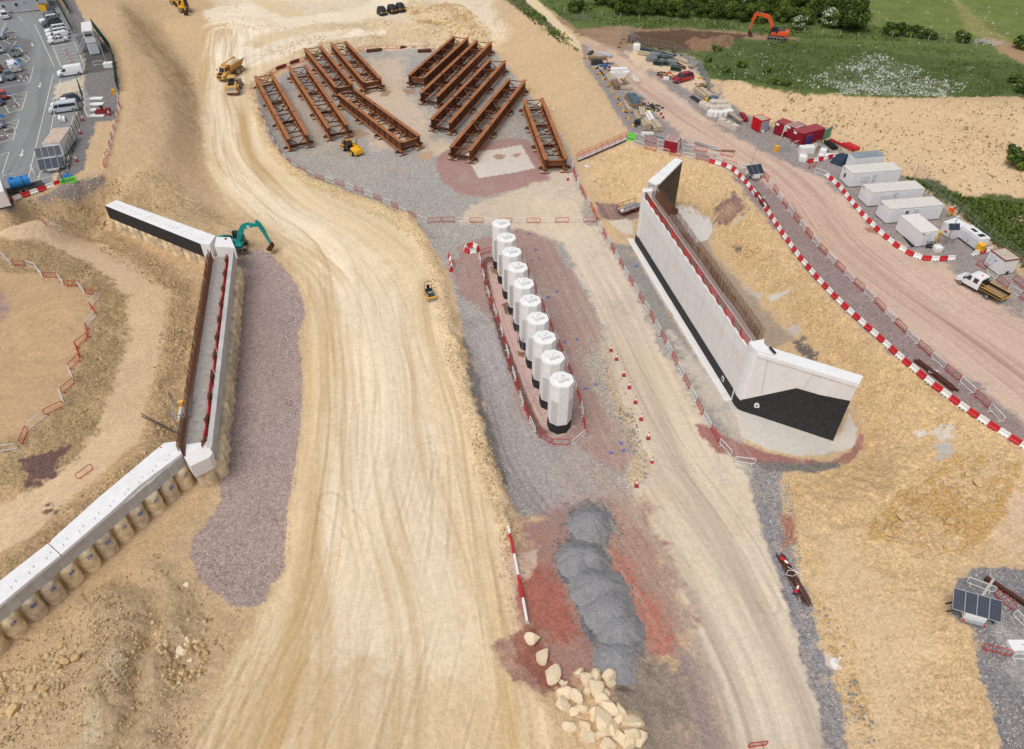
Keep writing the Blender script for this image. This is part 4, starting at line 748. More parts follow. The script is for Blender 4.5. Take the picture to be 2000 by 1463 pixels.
w = LM(fo).mt(m_concg); w.prism([FF(0, -.10), FF(LWF + 6, -.10), FF(LWF + 6, -2.2), FF(0, -2.2)], ZFB, ZF - .36); w.build('beam', fwg)
for i in range(9):
    s = .9 + i * 2.6
    if s > LWF + 4: break
    w = LM(fo).mt(m_concg); w.prism([FF(s, -.103), FF(s + .12, -.03), FF(s + .95, -.03), FF(s + 1.1, -.103)], ZFB - .05, ZF - .36); w.build('pilaster', fwg)
w = LM(fo).mt(m_blk)
for i in range(13):
    for j in range(2):
        p = FF(.8 + i * 1.75 + j * .6, -1.15 + .25 * (j % 2)); w.bar(p + Vector((0, 0, ZF)), p + fd * .08 + fn * .3 + Vector((0, 0, ZF + .02)), .035)
w.build('dowels', fwg)
for x, y in ((314, 874), (90, 1062), (97, 1058)): LM(fo).mt(m_redp).cyl(P(x, y, ZF) + Vector((0, 0, .03)), .09, .06, n=8).build('survey_mark', fwg)
nums = ['37', '38', '39', '40', '41', '42', '43', '44', '45', '46', '47', '48', '49', '']
pile_row(fwg, fo, FF(-.3, -.62), FF(LWF + 3.2, -.62), ZFB, -.3, 12, .9, fn, nums)
# corner block between main beam and front wing
cbt = [(363,868),(404,859),(413,877),(361,893)]; cbo = flat2(P(385, 880, ZF))
cb = root_at('corner_block', 'white angular end block joining the left abutment and its near wing', 'end block', cbo)
w = LM(cbo).mt(m_concw); w.prism([P(x, y, ZF) for x, y in [(363,865),(404,859),(414,878),(415,886),(372,917)][:4] + [(361, 892)]], ZF - .9, ZF - .25)
w.build('top_slab', cb)
w = LM(cbo).mt(m_conc); w.prism([P(x, y, ZF) for x, y in [(360.5,891),(401,868),(404,859),(415,884),(411,889)]][:0] or [P(359, 892, ZF), P(398, 868, ZF), P(405, 861, ZF), P(415, 885, ZF - .0), P(409, 893, ZF), P(372, 911, ZF)], ZFB, ZF); w.build('block', cb)
for x, y in ((361.5, 891), (398, 867)): LM(cbo).mt(m_redp).cyl(P(x, y, ZF) + Vector((0, 0, .03)), .09, .06, n=8).build('survey_mark', cb)
pile_row(cb, cbo, P(386, 906, ZFB), P(398, 903, ZFB), ZFB, -.4, 2, .85, fn, None)
# back wing (black face)
ZK = 4.75
kt = [(205,401.5),(227,390.5),(420.5,460.5),(409,478),(391,476)]; ko = flat2(P(391, 476, ZK)); K = [P(x, y, ZK) for x, y in kt]
bw = root_at('wing_wall', 'far left wing capping beam with black waterproofed face on round piles', 'wing wall', ko)
w = LM(ko).mt(m_concw); w.prism(K, ZK - 2.3, ZK); w.build('beam', bw)
kd = (flat2(K[4]) - flat2(K[0])).normalized(); kn = Vector((kd.y, -kd.x, 0)); kn = kn if kn.y < 0 else -kn
w = LM(ko).mt(m_black); w.prism([flat2(K[0]) + kn * .05 - kd * .05, flat2(K[4]) + kn * .05, flat2(K[4]) + kn * .002, flat2(K[0]) + kn * .002 - kd * .05], ZK - 2.32, ZK - .02); w.build('waterproofing', bw)
w = LM(ko).mt(m_blk)
for i in range(26):
    if i % 5 == 4: continue
    p = flat2(K[0]).lerp(flat2(K[4]), .04 + i / 27) - kn * 1.3; w.bar(p + Vector((0, 0, ZK)), p + kn * .35 + Vector((0, 0, ZK + .02)), .03)
w.bar(flat2(K[0]).lerp(flat2(K[4]), .41) + Vector((0, 0, ZK + .004)), flat2(K[0]).lerp(flat2(K[4]), .41) - kn * 2.0 + Vector((0, 0, ZK + .004)), .03, .008); w.build('dowels', bw)
pile_row(bw, ko, flat2(K[0]) - kn * .45 + kd * .9, flat2(K[3]) - kn * .4 + kd * .9, ZK - 2.33, -.5, 15, .8, kn)
eb = [(422,463),(450,463.5),(456,478),(459,484),(419,481)]; ebo = flat2(P(440, 475, ZK))
eg = root_at('corner_block', 'white end block beside the teal excavator at the far left beam end', 'end block', ebo)
w = LM(ebo).mt(m_concw); w.prism([P(x, y, ZK + .15) for x, y in eb], ZB, ZK + .15); w.build('block', eg)
w = LM(ebo).mt(m_blk); w.cyl(P(441, 467, ZK + .15) + Vector((0, 0, .05)), .2, .1, n=8); w.build('lifting_eye', eg)
pile_row(eg, ebo, P(424, 476, ZB), P(452, 476, ZB), ZB, -.5, 2, .85, kn)

# ================= columns =================
cpx = [(979,436),(989,463.5),(999.5,491.5),(1011,521.5),(1023,553),(1036,586.5),(1050,621.5),(1063.5,658.5),(1079.5,697),(1097,741)]
m_panel = bpy.data.materials.new('stone panel'); m_panel.use_nodes = True; nt = m_panel.node_tree; bb = nt.nodes['Principled BSDF']; bb.inputs['Roughness'].default_value = .85
tcn = nt.nodes.new('ShaderNodeTexCoord'); wv = nt.nodes.new('ShaderNodeTexWave'); wv.inputs['Scale'].default_value = .35; wv.inputs['Distortion'].default_value = 4; wv.bands_direction = 'DIAGONAL'
crr = nt.nodes.new('ShaderNodeValToRGB'); crr.color_ramp.elements[0].color = (*L3(206,196,188), 1); crr.color_ramp.elements[1].color = (*L3(196,199,204), 1)  # pinkish and bluish bands put a reflection moire into the panel colour
nt.links.new(tcn.outputs['Object'], wv.inputs['Vector']); nt.links.new(wv.outputs['Fac'], crr.inputs['Fac']); nt.links.new(crr.outputs['Color'], bb.inputs['Base Color'])
m_panelg = mat('grey rough panel', L3(180,178,176), .95, var=.14, sc=14)
ordn = ['first and farthest', 'second farthest', 'third farthest', 'fourth farthest', 'fifth farthest', 'fifth nearest', 'fourth nearest', 'third nearest', 'second nearest', 'nearest']
T0 = P(*cpx[0], 7.6); T9 = P(*cpx[9], 7.6); rd = flat2(T9 - T0).normalized(); ra = math.atan2(rd.y, rd.x)
for i, (x, y) in enumerate(cpx):
    # on one straight line, evenly picked from the photo
    c = flat2(P(x, y, 7.6)); r_ = 1.36 / math.cos(math.pi / 8)
    cg = thing('bridge_column', 'white octagonal bridge column, ' + ordn[i] + ' in the row, on a black base', 'bridge column', c, ra, 'octagonal bridge columns')
    oc = [(r_ * math.cos(math.pi / 8 + k * math.pi / 4), r_ * math.sin(math.pi / 8 + k * math.pi / 4)) for k in range(8)]
    w = M().mt(m_concw)
    secs = [[(a * f, b * f, z) for a, b in oc] for z, f in ((1.4, .975), (1.6, .985), (7.5, 1.0), (7.56, .995), (7.6, .975))]; w.loft(secs); w.build('shaft', cg)
    w = M().mt(m_black); w.loft([[(a * f, b * f, z) for a, b in oc] for z, f in ((-.2, .985), (1.4, .99))]); w.build('base', cg)
    w = M().mt(m_concw).box((.1, 0, 7.82), (.95, 1.15, .5), rz=.25).mt(m_blk); [w.box((.1 + dx, dy, 8.08), (.1, .1, .03)) for dx, dy in ((-.2, .2), (.15, -.1), (.1, .2))[:2 + i % 2]]; w.build('bearing_plinth', cg)
    for k in range(8):
        if k % 2 == 0: continue
        a = k * math.pi / 4; ap = 1.36 * .99; cx, cy = math.cos(a), math.sin(a); tx, ty = -cy, cx; hw = .43
        w = M().mt(m_panel if i > 4 else m_panelg); ps = [(cx * (ap + .0) + tx * s, cy * (ap + .0) + ty * s, z) for s, z in ((-hw, 1.65), (hw, 1.65), (hw, 5.2), (-hw, 5.2))]
        w.slab(ps, (cx * .035, cy * .035, 0)); w.build('stone_panel', cg)

# ================= girder pairs =================
GB, GT = 1.38, 3.45
def girder_pair(L0, L1, R0, R1, label, splay=.0, deepend=False, ntr=4, diag=False):
    l0, l1, r0_, r1_ = [flat2(P(x, y, GT)) for x, y in (L0, L1, R0, R1)]; o = (l0 + r1_) * .5
    gp = root_at('girder_pair', label, 'bridge girder', o, 'pairs of rusty bridge girders')
    X = lambda a, b, t, z: a.lerp(b, t) + Vector((0, 0, z))
    for a, b, other in ((l0, l1, (r0_ + r1_) * .5), (r0_, r1_, (l0 + l1) * .5)):
        n = 10; w = LM(o)
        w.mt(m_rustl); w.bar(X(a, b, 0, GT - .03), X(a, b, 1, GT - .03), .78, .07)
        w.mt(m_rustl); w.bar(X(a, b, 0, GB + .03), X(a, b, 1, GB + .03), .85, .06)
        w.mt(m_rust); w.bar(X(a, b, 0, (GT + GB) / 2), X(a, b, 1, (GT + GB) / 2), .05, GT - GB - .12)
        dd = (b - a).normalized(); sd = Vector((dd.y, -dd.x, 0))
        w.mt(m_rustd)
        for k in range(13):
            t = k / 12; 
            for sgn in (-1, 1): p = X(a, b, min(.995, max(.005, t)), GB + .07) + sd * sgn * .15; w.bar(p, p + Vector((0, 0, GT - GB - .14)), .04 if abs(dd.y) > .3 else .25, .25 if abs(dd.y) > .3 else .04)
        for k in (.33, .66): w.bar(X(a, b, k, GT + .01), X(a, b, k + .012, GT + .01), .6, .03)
        w.build('girder', gp)
    for k in range(7):
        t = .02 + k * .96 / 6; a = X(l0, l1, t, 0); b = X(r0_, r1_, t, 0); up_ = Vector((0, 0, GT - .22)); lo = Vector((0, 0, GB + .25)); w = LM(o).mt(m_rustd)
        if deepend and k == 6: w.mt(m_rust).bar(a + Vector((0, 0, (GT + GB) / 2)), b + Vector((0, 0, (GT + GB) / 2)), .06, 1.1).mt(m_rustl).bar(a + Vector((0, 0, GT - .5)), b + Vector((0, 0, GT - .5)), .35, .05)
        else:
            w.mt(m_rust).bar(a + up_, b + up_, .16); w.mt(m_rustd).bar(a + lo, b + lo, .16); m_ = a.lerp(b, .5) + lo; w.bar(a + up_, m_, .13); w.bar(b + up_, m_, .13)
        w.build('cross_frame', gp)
    for k in range(0, 6, 3 if not diag else 2): w = LM(o).mt(m_rust); w.bar(X(l0, l1, .02 + k * .16, GT - .35), X(r0_, r1_, .02 + (k + 1) * .16, GT - .35), .13); w.build('plan_brace', gp)
    for k in range(ntr):
        t = .035 + k * .93 / (ntr - 1); a = X(l0, l1, t, 0); b = X(r0_, r1_, t, 0); e = (b - a).normalized()
        c = (a + b) * .5; tg = root_at('support_trestle', 'steel trestle under the ' + ' '.join(label.split(',')[0].split()[:10]), 'trestle', Vector((c.x, c.y, hz(c.x, c.y))), 'trestles under the girders'); tc_ = Vector((c.x, c.y, hz(c.x, c.y)))
        w = LM(tc_).mt(m_rustd); zz = Vector((0, 0, GB - .16)); w.bar(a - e * 1.2 + zz, b + e * 1.2 + zz, .26, .3); w.bar(a - e * 1.0 + zz + Vector((0, .5, 0)), b + e * .9 + zz + Vector((0, .5, 0)), .2, .24); w.build('crossbeam', tg)
        for p in (a, b):
            g = hz(p.x, p.y); w = LM(tc_).mt(m_rustd if k % 2 else m_redd).box((p.x, p.y, (g + .3 + GB - .2) / 2), (.4, .4, max(.2, GB - .5 - g)), rz=.4).mt(m_rustd).box((p.x, p.y, g + .4), (.7, .7, .06), rz=.4); w.build('post', tg)
            w = LM(tc_).mt(m_tim)
            for j in range(4): w.box((p.x + e.x * 0 + (-.75 + j * .5) * e.x, p.y + (-.75 + j * .5) * e.y, g + .2), (.46, 1.9, .26), rz=math.atan2(e.y, e.x))
            w.mt(m_redd); ey = Vector((e.y, -e.x, 0)); ey = ey if ey.y < 0 else -ey; pc = p + ey * .965; w.box((pc.x, pc.y, g + .16), (1.9, .04, .16), rz=math.atan2(e.y, e.x))
            w.build('timber_mat', tg)
GPS = [
 ((498,148),(564,271.5),(529,141.5),(600,263.5),'leftmost rusty girder pair, beside the haul road', False),
 ((564.5,131),(642,250),(596,126.5),(678,243.5),'second rusty girder pair from the left, above the yellow telehandler', False),
 ((594.5,93.5),(657,170),(625.5,89),(687.5,164),'third girder pair from the left with its near end plated across', True),
 ((646.5,84),(711.5,160),(674.5,80),(743.5,154),'fourth girder pair from the left, farthest of the left group', True),
 ((661.5,183),(784.5,277.5),(693.5,174.5),(819,265.5),'girder pair lying slantwise in the middle of the left group', True),
 ((887,70),(798,147.5),(914,72.5),(828,151),'farthest slanting girder pair of the right group', True),
 ((932,78),(821.5,181.5),(960,81),(853,188),'second farthest slanting girder pair of the right group', False),
 ((958,115),(842,233),(987,117.5),(877,240),'third slanting girder pair of the right group', False),
 ((995,152.5),(880,287.5),(1026,155.5),(917,294),'nearest slanting girder pair, reaching the pale slab', False),
 ((1023,192.5),(1066.5,311.5),(1058,191),(1106,310),'rightmost girder pair beside the sandy bank', True)]
for i, g in enumerate(GPS): girder_pair(g[0], g[1], g[2], g[3], g[4], deepend=g[5], diag=i in (1, 8, 9))
# loose steel sections along the far edge of the yard
for (x0, y0, x1, y1), lb in (((716,103,745,100),'rusty steel section lying left of the brown heap by the yard edge'), ((782,96,810,96),'rusty ribbed steel beam lying alone at the yard edge'), ((816,103,842,102),'rusty steel section lying next to the farthest right girders'), ((540,137,557,131),'rusty steel offcut lying beside the red barrier line'), ((567,126,583,121),'short rusty steel offcut behind the second girder pair')):
    a = G(x0, y0); b = G(x1, y1); g = root_at('steel_section', lb, 'steel section', a); w = LM(a).mt(m_rustd); z = Vector((0, 0, .3))
    for dy in (0, .5, .9): w.bar(a + z + Vector((0, dy, 0)), b + z + Vector((0, dy, 0)), .35, .5)
    w.build('beam', g); w = LM(a).mt(m_timd)
    for t in (.2, .8): p = a.lerp(b, t); w.box((p.x, p.y + .4, p.z + .03), (.2, 1.8, .12))
    w.build('bearer', g)
# ================= wheels and cars =================
def wheel(parent, x, y, r, wd, tyre=None, rim=None, z=None):
    s = 1 if y > 0 else -1; z = r if z is None else z
    wl_ = M().mt(tyre or m_rubber); secs = []
    for yy, rr in ((-wd / 2, r * .88), (-wd / 2 + .04, r), (wd / 2 - .04, r), (wd / 2, r * .88)): secs.append([(x + rr * math.cos(t), y + yy, z + rr * math.sin(t)) for t in [2 * math.pi * j / 16 for j in range(16)]])
    o = wl_.loft(secs).build('wheel', parent)
    M().mt(rim or m_steel).cyl((x, y + s * (wd / 2), z), r * .58, .03, 'y', 12).mt(m_blk).cyl((x, y + s * (wd / 2 + .016), z), r * .18, .02, 'y', 8).build('rim', o)
def sec8(x, hw, z0, z1, ch=.12, tum=.0):
    return [(x, -hw + ch, z0), (x, hw - ch, z0), (x, hw, z0 + ch), (x, hw, (z0 + z1) / 2), (x, hw - tum - ch * .3, z1 - ch * .6), (x, hw - tum - ch * 1.4, z1), (x, -hw + tum + ch * 1.4, z1), (x, -hw + tum + ch * .3, z1 - ch * .6), (x, -hw, (z0 + z1) / 2), (x, -hw, z0 + ch)]
paintc = {}
def paint(rgb):
    if rgb not in paintc: paintc[rgb] = mat('car paint %d %d %d' % rgb, L3(*rgb), .28, metal=0.0, var=.03, sc=1.5, spec=.6)
    return paintc[rgb]
def car(kind, rgb, label, cat='car', group='cars parked in the car park'):
    t = thing('parked_' + cat.replace(' ', '_'), label, cat, group=group); pm = paint(rgb)
    K = dict(hatch=(4.2, .9, 1.48), saloon=(4.6, .91, 1.44), estate=(4.6, .91, 1.48), suv=(4.7, .95, 1.75), van=(5.1, .97, 1.98), smallvan=(4.4, .92, 1.82), minibus=(5.2, .97, 1.97), pickup=(5.2, .93, 1.78))[kind]
    Lc, hw, H = K; f = Lc / 2; belt = .95 if H < 1.6 else (1.08 if H < 1.9 else 1.2)
    vanlike = kind in ('van', 'minibus', 'smallvan')
    if not vanlike:
        low = [(f, hw * .72, .38, .55), (f - .08, hw * .88, .25, .72 * belt), (f - .5, hw * .97, .2, belt * .86), (f - 1.15, hw, .2, belt * .97), (f - 1.3, hw, .2, belt), (-f + .6, hw, .22, belt * 1.04), (-f + .12, hw * .95, .28, belt * (1.0 if kind != 'saloon' else .98)), (-f, hw * .85, .36, belt * .8)]
        M().mt(pm).loft([sec8(x, w_, a, b) for x, w_, a, b in low]).build('body', t, smooth=False)
        fx = f - 1.2; rx = {'hatch': -f + .12, 'saloon': -f + .75, 'estate': -f + .15, 'suv': -f + .12, 'pickup': -f + .2}[kind]; rtx = {'hatch': .65, 'saloon': .85, 'estate': .45, 'suv': .35, 'pickup': .3}[kind]
        a = [(fx, -hw * .88), (fx, hw * .88), (rx, hw * .86), (rx, -hw * .86)]; b = [(fx - .85, -hw * .7), (fx - .85, hw * .7), (rx + rtx, hw * .7), (rx + rtx, -hw * .7)]
        M().mt(m_dgl).add([(x, y, belt * .97) for x, y in a] + [(x, y, H - .05) for x, y in b], [(0, 1, 5, 4), (1, 2, 6, 5), (2, 3, 7, 6), (3, 0, 4, 7), (4, 5, 6, 7)]).build('windows', t)
        r = M().mt(pm); r.prism([(x + (.04 if i < 2 else -.04), y * 1.05) for i, (x, y) in enumerate(b)], H - .06, H, .06)
        for (ax, ay), (bx, by) in zip(a, b): r.bar((ax, ay, belt * .95), (bx, by * 1.03, H - .03), .09, .07)
        for u in ((.45,) if kind in ('hatch', 'saloon') else (.42, .72)):
            for s in (-1, 1): r.bar((fx + (rx - fx) * u, s * hw * .875, belt * .95), (fx - .85 + (rx + rtx - fx + .85) * u, s * hw * .72, H - .04), .1, .05)
        if kind in ('suv', 'estate', 'pickup'):
            for s in (-1, 1): r.mt(m_blk).bar((fx - 1, s * hw * .62, H + .03), (rx + rtx + .1, s * hw * .62, H + .03), .05)
        r.build('roof', t)
    else:
        low = [(f, hw * .75, .38, .62), (f - .1, hw * .9, .26, .85), (f - .62, hw * .98, .2, 1.08), (f - .95, hw, .2, 1.18), (f - 1.55, hw, .2, H - .08), (f - 1.9, hw, .2, H), (-f + .1, hw, .25, H), (-f, hw * .97, .3, H - .1)]
        M().mt(pm).loft([sec8(x, w_, a, b, .12, .1 if b > 1.3 else 0) for x, w_, a, b in low]).build('body', t)
        M().mt(m_dgl).add([(f - .90, -hw * .84, 1.17), (f - .90, hw * .84, 1.17), (f - 1.52, hw * .76, H - .1), (f - 1.52, -hw * .76, H - .1)], [(0, 1, 2, 3)]).build('windscreen', t).location.z = .02
        for s in (-1, 1):
            y0, y1 = s * (hw + .012), s * (hw - .07)
            w_ = M().mt(m_dgl).slab([(f - 1.05, y0, 1.16), (f - 1.85, y0, 1.12), (f - 1.85, y1, H - .3), (f - 1.55, y1, H - .3)], (0, s * .02, 0)); w_.build('side_window', t)
            if kind == 'minibus':
                M().mt(m_dgl).slab([(f - 1.98, y0, 1.14), (-f + .2, y0, 1.14), (-f + .25, y1, H - .3), (f - 1.98, y1, H - .3)], (0, s * .02, 0)).build('side_window', t)
            if kind == 'smallvan': M().mt(m_dgl).slab([(f - 2.0, y0, 1.14), (f - 2.75, y0, 1.14), (f - 2.75, y1, H - .3), (f - 2.0, y1, H - .3)], (0, s * .02, 0)).build('side_window', t)
        if kind == 'minibus': M().mt(m_dgl).box((-f + .0, 0, 1.45), (.03, 1.3, .5)).build('rear_window', t)
        M().mt(pm).box((-f / 3, 0, H + .012), (Lc * .5, .04, .02)).box((-f / 3, .4, H + .012), (Lc * .5, .04, .02)).box((-f / 3, -.4, H + .012), (Lc * .5, .04, .02)).build('roof_ribs', t)
    for s in (-1, 1):
        M().mt(m_steel if not vanlike else m_whp).box((f - .16, s * hw * .68, .66 * belt), (.22, .34, .14), rz=-s * .3).build('headlight', t)
        M().mt(m_redd).box((-f + .03, s * hw * .78, .8 * belt), (.1, .2, .3)).build('tail_light', t)
        M().mt(m_blk if vanlike else pm).box((f - 1.45 if not vanlike else f - 1.1, s * (hw + .1), belt + .05), (.14, .2, .13)).build('wing_mirror', t)
        wr = .33 if H < 1.6 else .36
        for x in (f - .85, -f + .85): wheel(t, x, s * (hw - .09), wr, .23, rim=m_steel)
    M().mt(m_blk).box((f - .02, 0, .42), (.08, hw * 1.3, .18)).build('grille', t)
    M().mt(m_whp).box((f + .03, 0, .42), (.02, .5, .11)).build('number_plate', t); M().mt(m_yel).box((-f - .015, 0, .6), (.02, .5, .11)).build('number_plate', t)
    return t
def aim(a, b): return math.atan2(b[1] - a[1], b[0] - a[0])
def park(kind, rgb, label, front, rear, cat='car', group='cars parked in the car park'):
    """front and rear: pixels of the ground under each bumper"""
    a = G(*front); b = G(*rear); c = (a + b) * .5; t = car(kind, rgb, label, cat, group); t.location = (c.x, c.y, hz(c.x, c.y) + .03); t.rotation_euler = (0, 0, aim(b, a)); return t
WHT = (232, 234, 238)
park('estate', (128, 134, 140), 'grey estate car, topmost of the row below the solar trailer', (80, 40), (112, 33))
park('suv', (236, 238, 242), 'white suv parked between the two grey cars at the top of the row', (77, 47), (118, 40), 'car')
park('suv', (72, 80, 84), 'dark grey suv with roof rails in front of the white suv', (83, 54), (121, 46), 'car')
park('pickup', (238, 240, 244), 'white pickup with hard top, third from the row of white vehicles', (90, 67), (133, 60), 'pickup')
park('pickup', (236, 238, 240), 'white pickup standing between the white pickup and the white van', (93, 74), (134, 67), 'pickup')
park('smallvan', WHT, 'small white van with two side windows above the silver car', (96, 82), (134, 74), 'van')
park('saloon', (214, 208, 214), 'pale silver saloon car, lowest of the long parked row', (96, 87), (134, 80))
park('van', (238, 240, 244), 'plain white van alone below the hatched bays', (115, 150), (163, 143), 'van')
park('minibus', (204, 210, 218), 'silver minibus with dark side windows above the solar array', (101, 221), (152, 214), 'minibus')
park('saloon', (240, 242, 244), 'white car squeezed between silver minibus and dark car', (103, 211), (148, 204))
park('estate', (62, 74, 84), 'dark blue car behind the silver minibus', (116, 204), (150, 197))
park('van', (234, 236, 240), 'white van nose away from the road under the lamp posts', (17, 124), (42, 149), 'van')
park('hatch', (98, 112, 120), 'blue grey hatchback directly below the white van', (27, 163), (13, 143))
park('estate', (96, 106, 112), 'grey car parked under the two dark lamp heads', (38, 116), (22, 100))
park('hatch', (88, 102, 106), 'green grey car with its nose to the road at the left edge', (12, 84), (-6, 64))
park('pickup', (232, 234, 240), 'white pickup with open rear bed beside the site office', (0, 24), (20, 45), 'pickup')
park('hatch', (200, 208, 216), 'light silver car at the left edge under the green grey car', (-14, 94), (10, 109))
park('hatch', (120, 52, 60), 'maroon car at the left edge behind the blue grey hatchback', (-16, 128), (12, 150))
park('hatch', (190, 60, 70), 'bright red hatchback with dark rear window', (-6, 180), (18, 201))
park('hatch', (52, 66, 92), 'dark navy car at the left edge under the red hatchback', (8, 214), (-14, 190))
park('hatch', (206, 212, 220), 'silver car at the left edge below the maroon car', (4, 168), (-14, 150))
park('estate', (120, 126, 136), 'grey car at the left edge beside the lowest lamp post', (5, 256), (-12, 236))
rp = park('pickup', (148, 30, 52), 'dark red pickup with hard top and orange side stripe on the storage track', (1314, 163), (1352, 152), 'pickup', None)
for s in (-1, 1): M().mt(m_orange).box((-.5, s * .945, .8), (3.0, .012, .12)).build('side_stripe', rp)
# ================= heavy plant =================
def track(parent, Lt, wd, h, y, m1=m_steel, nm='track'):
    p = []; r = h / 2
    for i in range(9): a = math.pi / 2 - math.pi * i / 8; p.append((Lt / 2 - r + r * math.cos(a), r + r * math.sin(a)))
    for i in range(9): a = -math.pi / 2 - math.pi * i / 8; p.append((-Lt / 2 + r + r * math.cos(a), r + r * math.sin(a)))
    o = M().mt(m_dust).prof(p, y - wd / 2, y + wd / 2).build(nm, parent)
    w = M().mt(m_blk)
    for k in range(5): w.cyl((-Lt / 2 + r + (Lt - 2 * r) * k / 4, y, r), r * .62, wd + .04, 'y', 10)
    w.build('rollers', o)
    w = M().mt(m_steel)
    for k in range(int(Lt / .25)): x = -Lt / 2 + r + k * .25; 
    for k in range(int((Lt - h) / .25)): x = -Lt / 2 + r + k * .25; w.box((x, y, h + .015), (.06, wd, .03))
    w.build('track_pads', o)
def excavator(label, col, p, rz, sc=1.0, boom=((.9, 1.7), (2.3, 4.6), (5.3, 5.0)), stick=((5.1, 5.3), (6.4, 1.5)), bucket=(6.3, .9), trz=0, grp=None, cabc=None):
    t = thing('excavator', label, 'excavator', p, rz, grp, sc)
    tr = bpy.data.objects.new('undercarriage', None)
    u = M().mt(m_dust).box((0, 0, .62), (2.2, 1.7, .45)).cyl((0, 0, .95), .75, .25).build('undercarriage', t); bpy.data.objects.remove(tr)
    for s in (-1, 1): track(u, 4.1, .6, .95, s * 1.15)
    u.rotation_euler.z = trz
    b = M().mt(col); b.loft([sec8(x, 1.3, 1.12, h, .12) for x, h in ((1.5, 1.55), (1.3, 1.6), (.2, 1.75), (-1.2, 2.25), (-2.2, 2.25))]); b.build('body', t)
    M().mt(col).loft([sec8(x, h_, 1.15, z, .18) for x, h_, z in ((-2.0, 1.32, 2.3), (-2.7, 1.25, 2.25), (-2.95, 1.0, 2.1))]).build('counterweight', t)
    M().mt(m_blk).box((-1.2, -.1, 2.32), (1.5, 1.7, .18), taper=.85).box((-.2, -.95, 1.95), (1.2, .5, .25)).build('engine_cover', t)
    w = M().mt(m_steel)
    for a, c in (((-2, 1.2), (.1, 1.2)), ((-2, -1.2), (1.2, -1.2))): w.bar((a[0], a[1], 2.9), (c[0], c[1], 2.75), .05); [w.bar((x, a[1], 2.2), (x, a[1], 2.85), .05) for x in (a[0], (a[0] + c[0]) / 2, c[0])]
    w.build('handrail', t)
    c = M().mt(m_dgl).loft([[(x, .35, z0), (x, 1.28, z0), (x, 1.22, z1), (x, .42, z1)] for x, z0, z1 in ((-.15, 1.5, 2.95), (.6, 1.5, 3.0), (1.25, 1.4, 2.85), (1.62, 1.35, 2.1))]).build('cab', t)
    w = M().mt(m_blk).box((.45, .82, 3.0), (1.5, .86, .09))
    for x, z in ((-.15, 2.95), (.75, 3.0), (1.32, 2.8)): [w.bar((x, y, 1.5), (x, y2, z), .07) for y, y2 in ((.35, .42), (1.28, 1.22))]
    w.build('cab_frame', c); M().mt(col).box((.75, 1.3, 1.75), (1.1, .04, .5)).build('cab_door', c)
    def arm(pts, ws, wd, nm, m_=col):
        secs = []
        for i, (x, z) in enumerate(pts):
            d = Vector((pts[min(i + 1, len(pts) - 1)][0] - pts[max(i - 1, 0)][0], 0, pts[min(i + 1, len(pts) - 1)][1] - pts[max(i - 1, 0)][1])).normalized(); n = Vector((-d.z, 0, d.x)); h = ws[i] / 2
            secs.append([(x - n.x * h, -wd / 2 - .15, z - n.z * h), (x - n.x * h, wd / 2 - .15, z - n.z * h), (x + n.x * h, wd / 2 - .15, z + n.z * h), (x + n.x * h, -wd / 2 - .15, z + n.z * h)])
        return M().mt(m_).loft(secs).build(nm, t)
    mid = boom[1]; bo = arm([boom[0], ((boom[0][0] + mid[0]) / 2 - .15, (boom[0][1] + mid[1]) / 2 + .1), mid, ((mid[0] + boom[2][0]) / 2, (mid[1] + boom[2][1]) / 2 + .12), boom[2]], (.6, .8, .85, .62, .42), .42, 'boom')
    st = arm([(stick[0][0] - .25, stick[0][1] + .55), stick[0], stick[1]], (.35, .62, .32), .34, 'stick')
    for a, b_, n in (((1.4, 1.5), (mid[0] + .1, mid[1] - .5), 'boom_cylinder'), ((mid[0] + .1, mid[1] + .5), (stick[0][0] - .25, stick[0][1] + .5), 'stick_cylinder'), ((stick[0][0] + .35, stick[0][1] + .15), (stick[1][0] + .35, stick[1][1] + .45), 'bucket_cylinder')):
        m_ = ((a[0] + b_[0]) / 2, (a[1] + b_[1]) / 2); M().mt(col).bar((a[0], -.15, a[1]), (m_[0], -.15, m_[1]), .2, .2, 8).mt(m_steel).bar((m_[0], -.15, m_[1]), (b_[0], -.15, b_[1]), .1, .1, 8).build(n, t)
    bx, bz = bucket; pf = [(bx + .35, bz + .45), (bx + .45, bz - .25), (bx + .15, bz - .75), (bx - .45, bz - .8), (bx - .75, bz - .45), (bx - .3, bz - .25), (bx - .1, bz + .35)]
    bk = M().mt(m_rustd).prof(pf, -.7, .4); bk.build('bucket', t)
    w = M().mt(m_steel); [w.box((bx - .82, -.6 + k * .22, bz - .48), (.2, .08, .07)) for k in range(5)]; w.build('bucket_teeth', t)
    M().mt(m_blk).bar((stick[1][0], -.15, stick[1][1]), (bx + .1, -.15, bz + .4), .35, .35).build('quick_hitch', t)
    return t
gx = G(462, 487); te = excavator('teal excavator standing behind the far end of the left abutment beam', m_teal, gx, aim(G(448, 478), G(505, 488)), .92, trz=.25)
m_lbl = m_whp
M().mt(m_lbl).box((3.3, -.365, 4.75), (.5, .012, .3)).build('boom_label', te)
g1_ = G(1514, 77); oe = excavator('orange excavator digging the dark soil strip at the field edge', m_orange, g1_, aim(G(1514, 77), G(1462, 72)), 1.0, boom=((.8, 1.8), (2.6, 4.9), (5.9, 5.3)), stick=((5.8, 5.4), (6.7, 1.7)), bucket=(6.4, 1.1), trz=0)
excavator('yellow excavator cut off by the top edge, farther of two', m_yel, G(344, 8), aim(G(342, 3), G(352, 17)), 1.05, boom=((.8, 1.8), (2.0, 3.6), (3.4, 3.2)), stick=((3.4, 3.3), (3.9, 1.2)), bucket=(3.9, .8), grp='yellow excavators by the top edge')
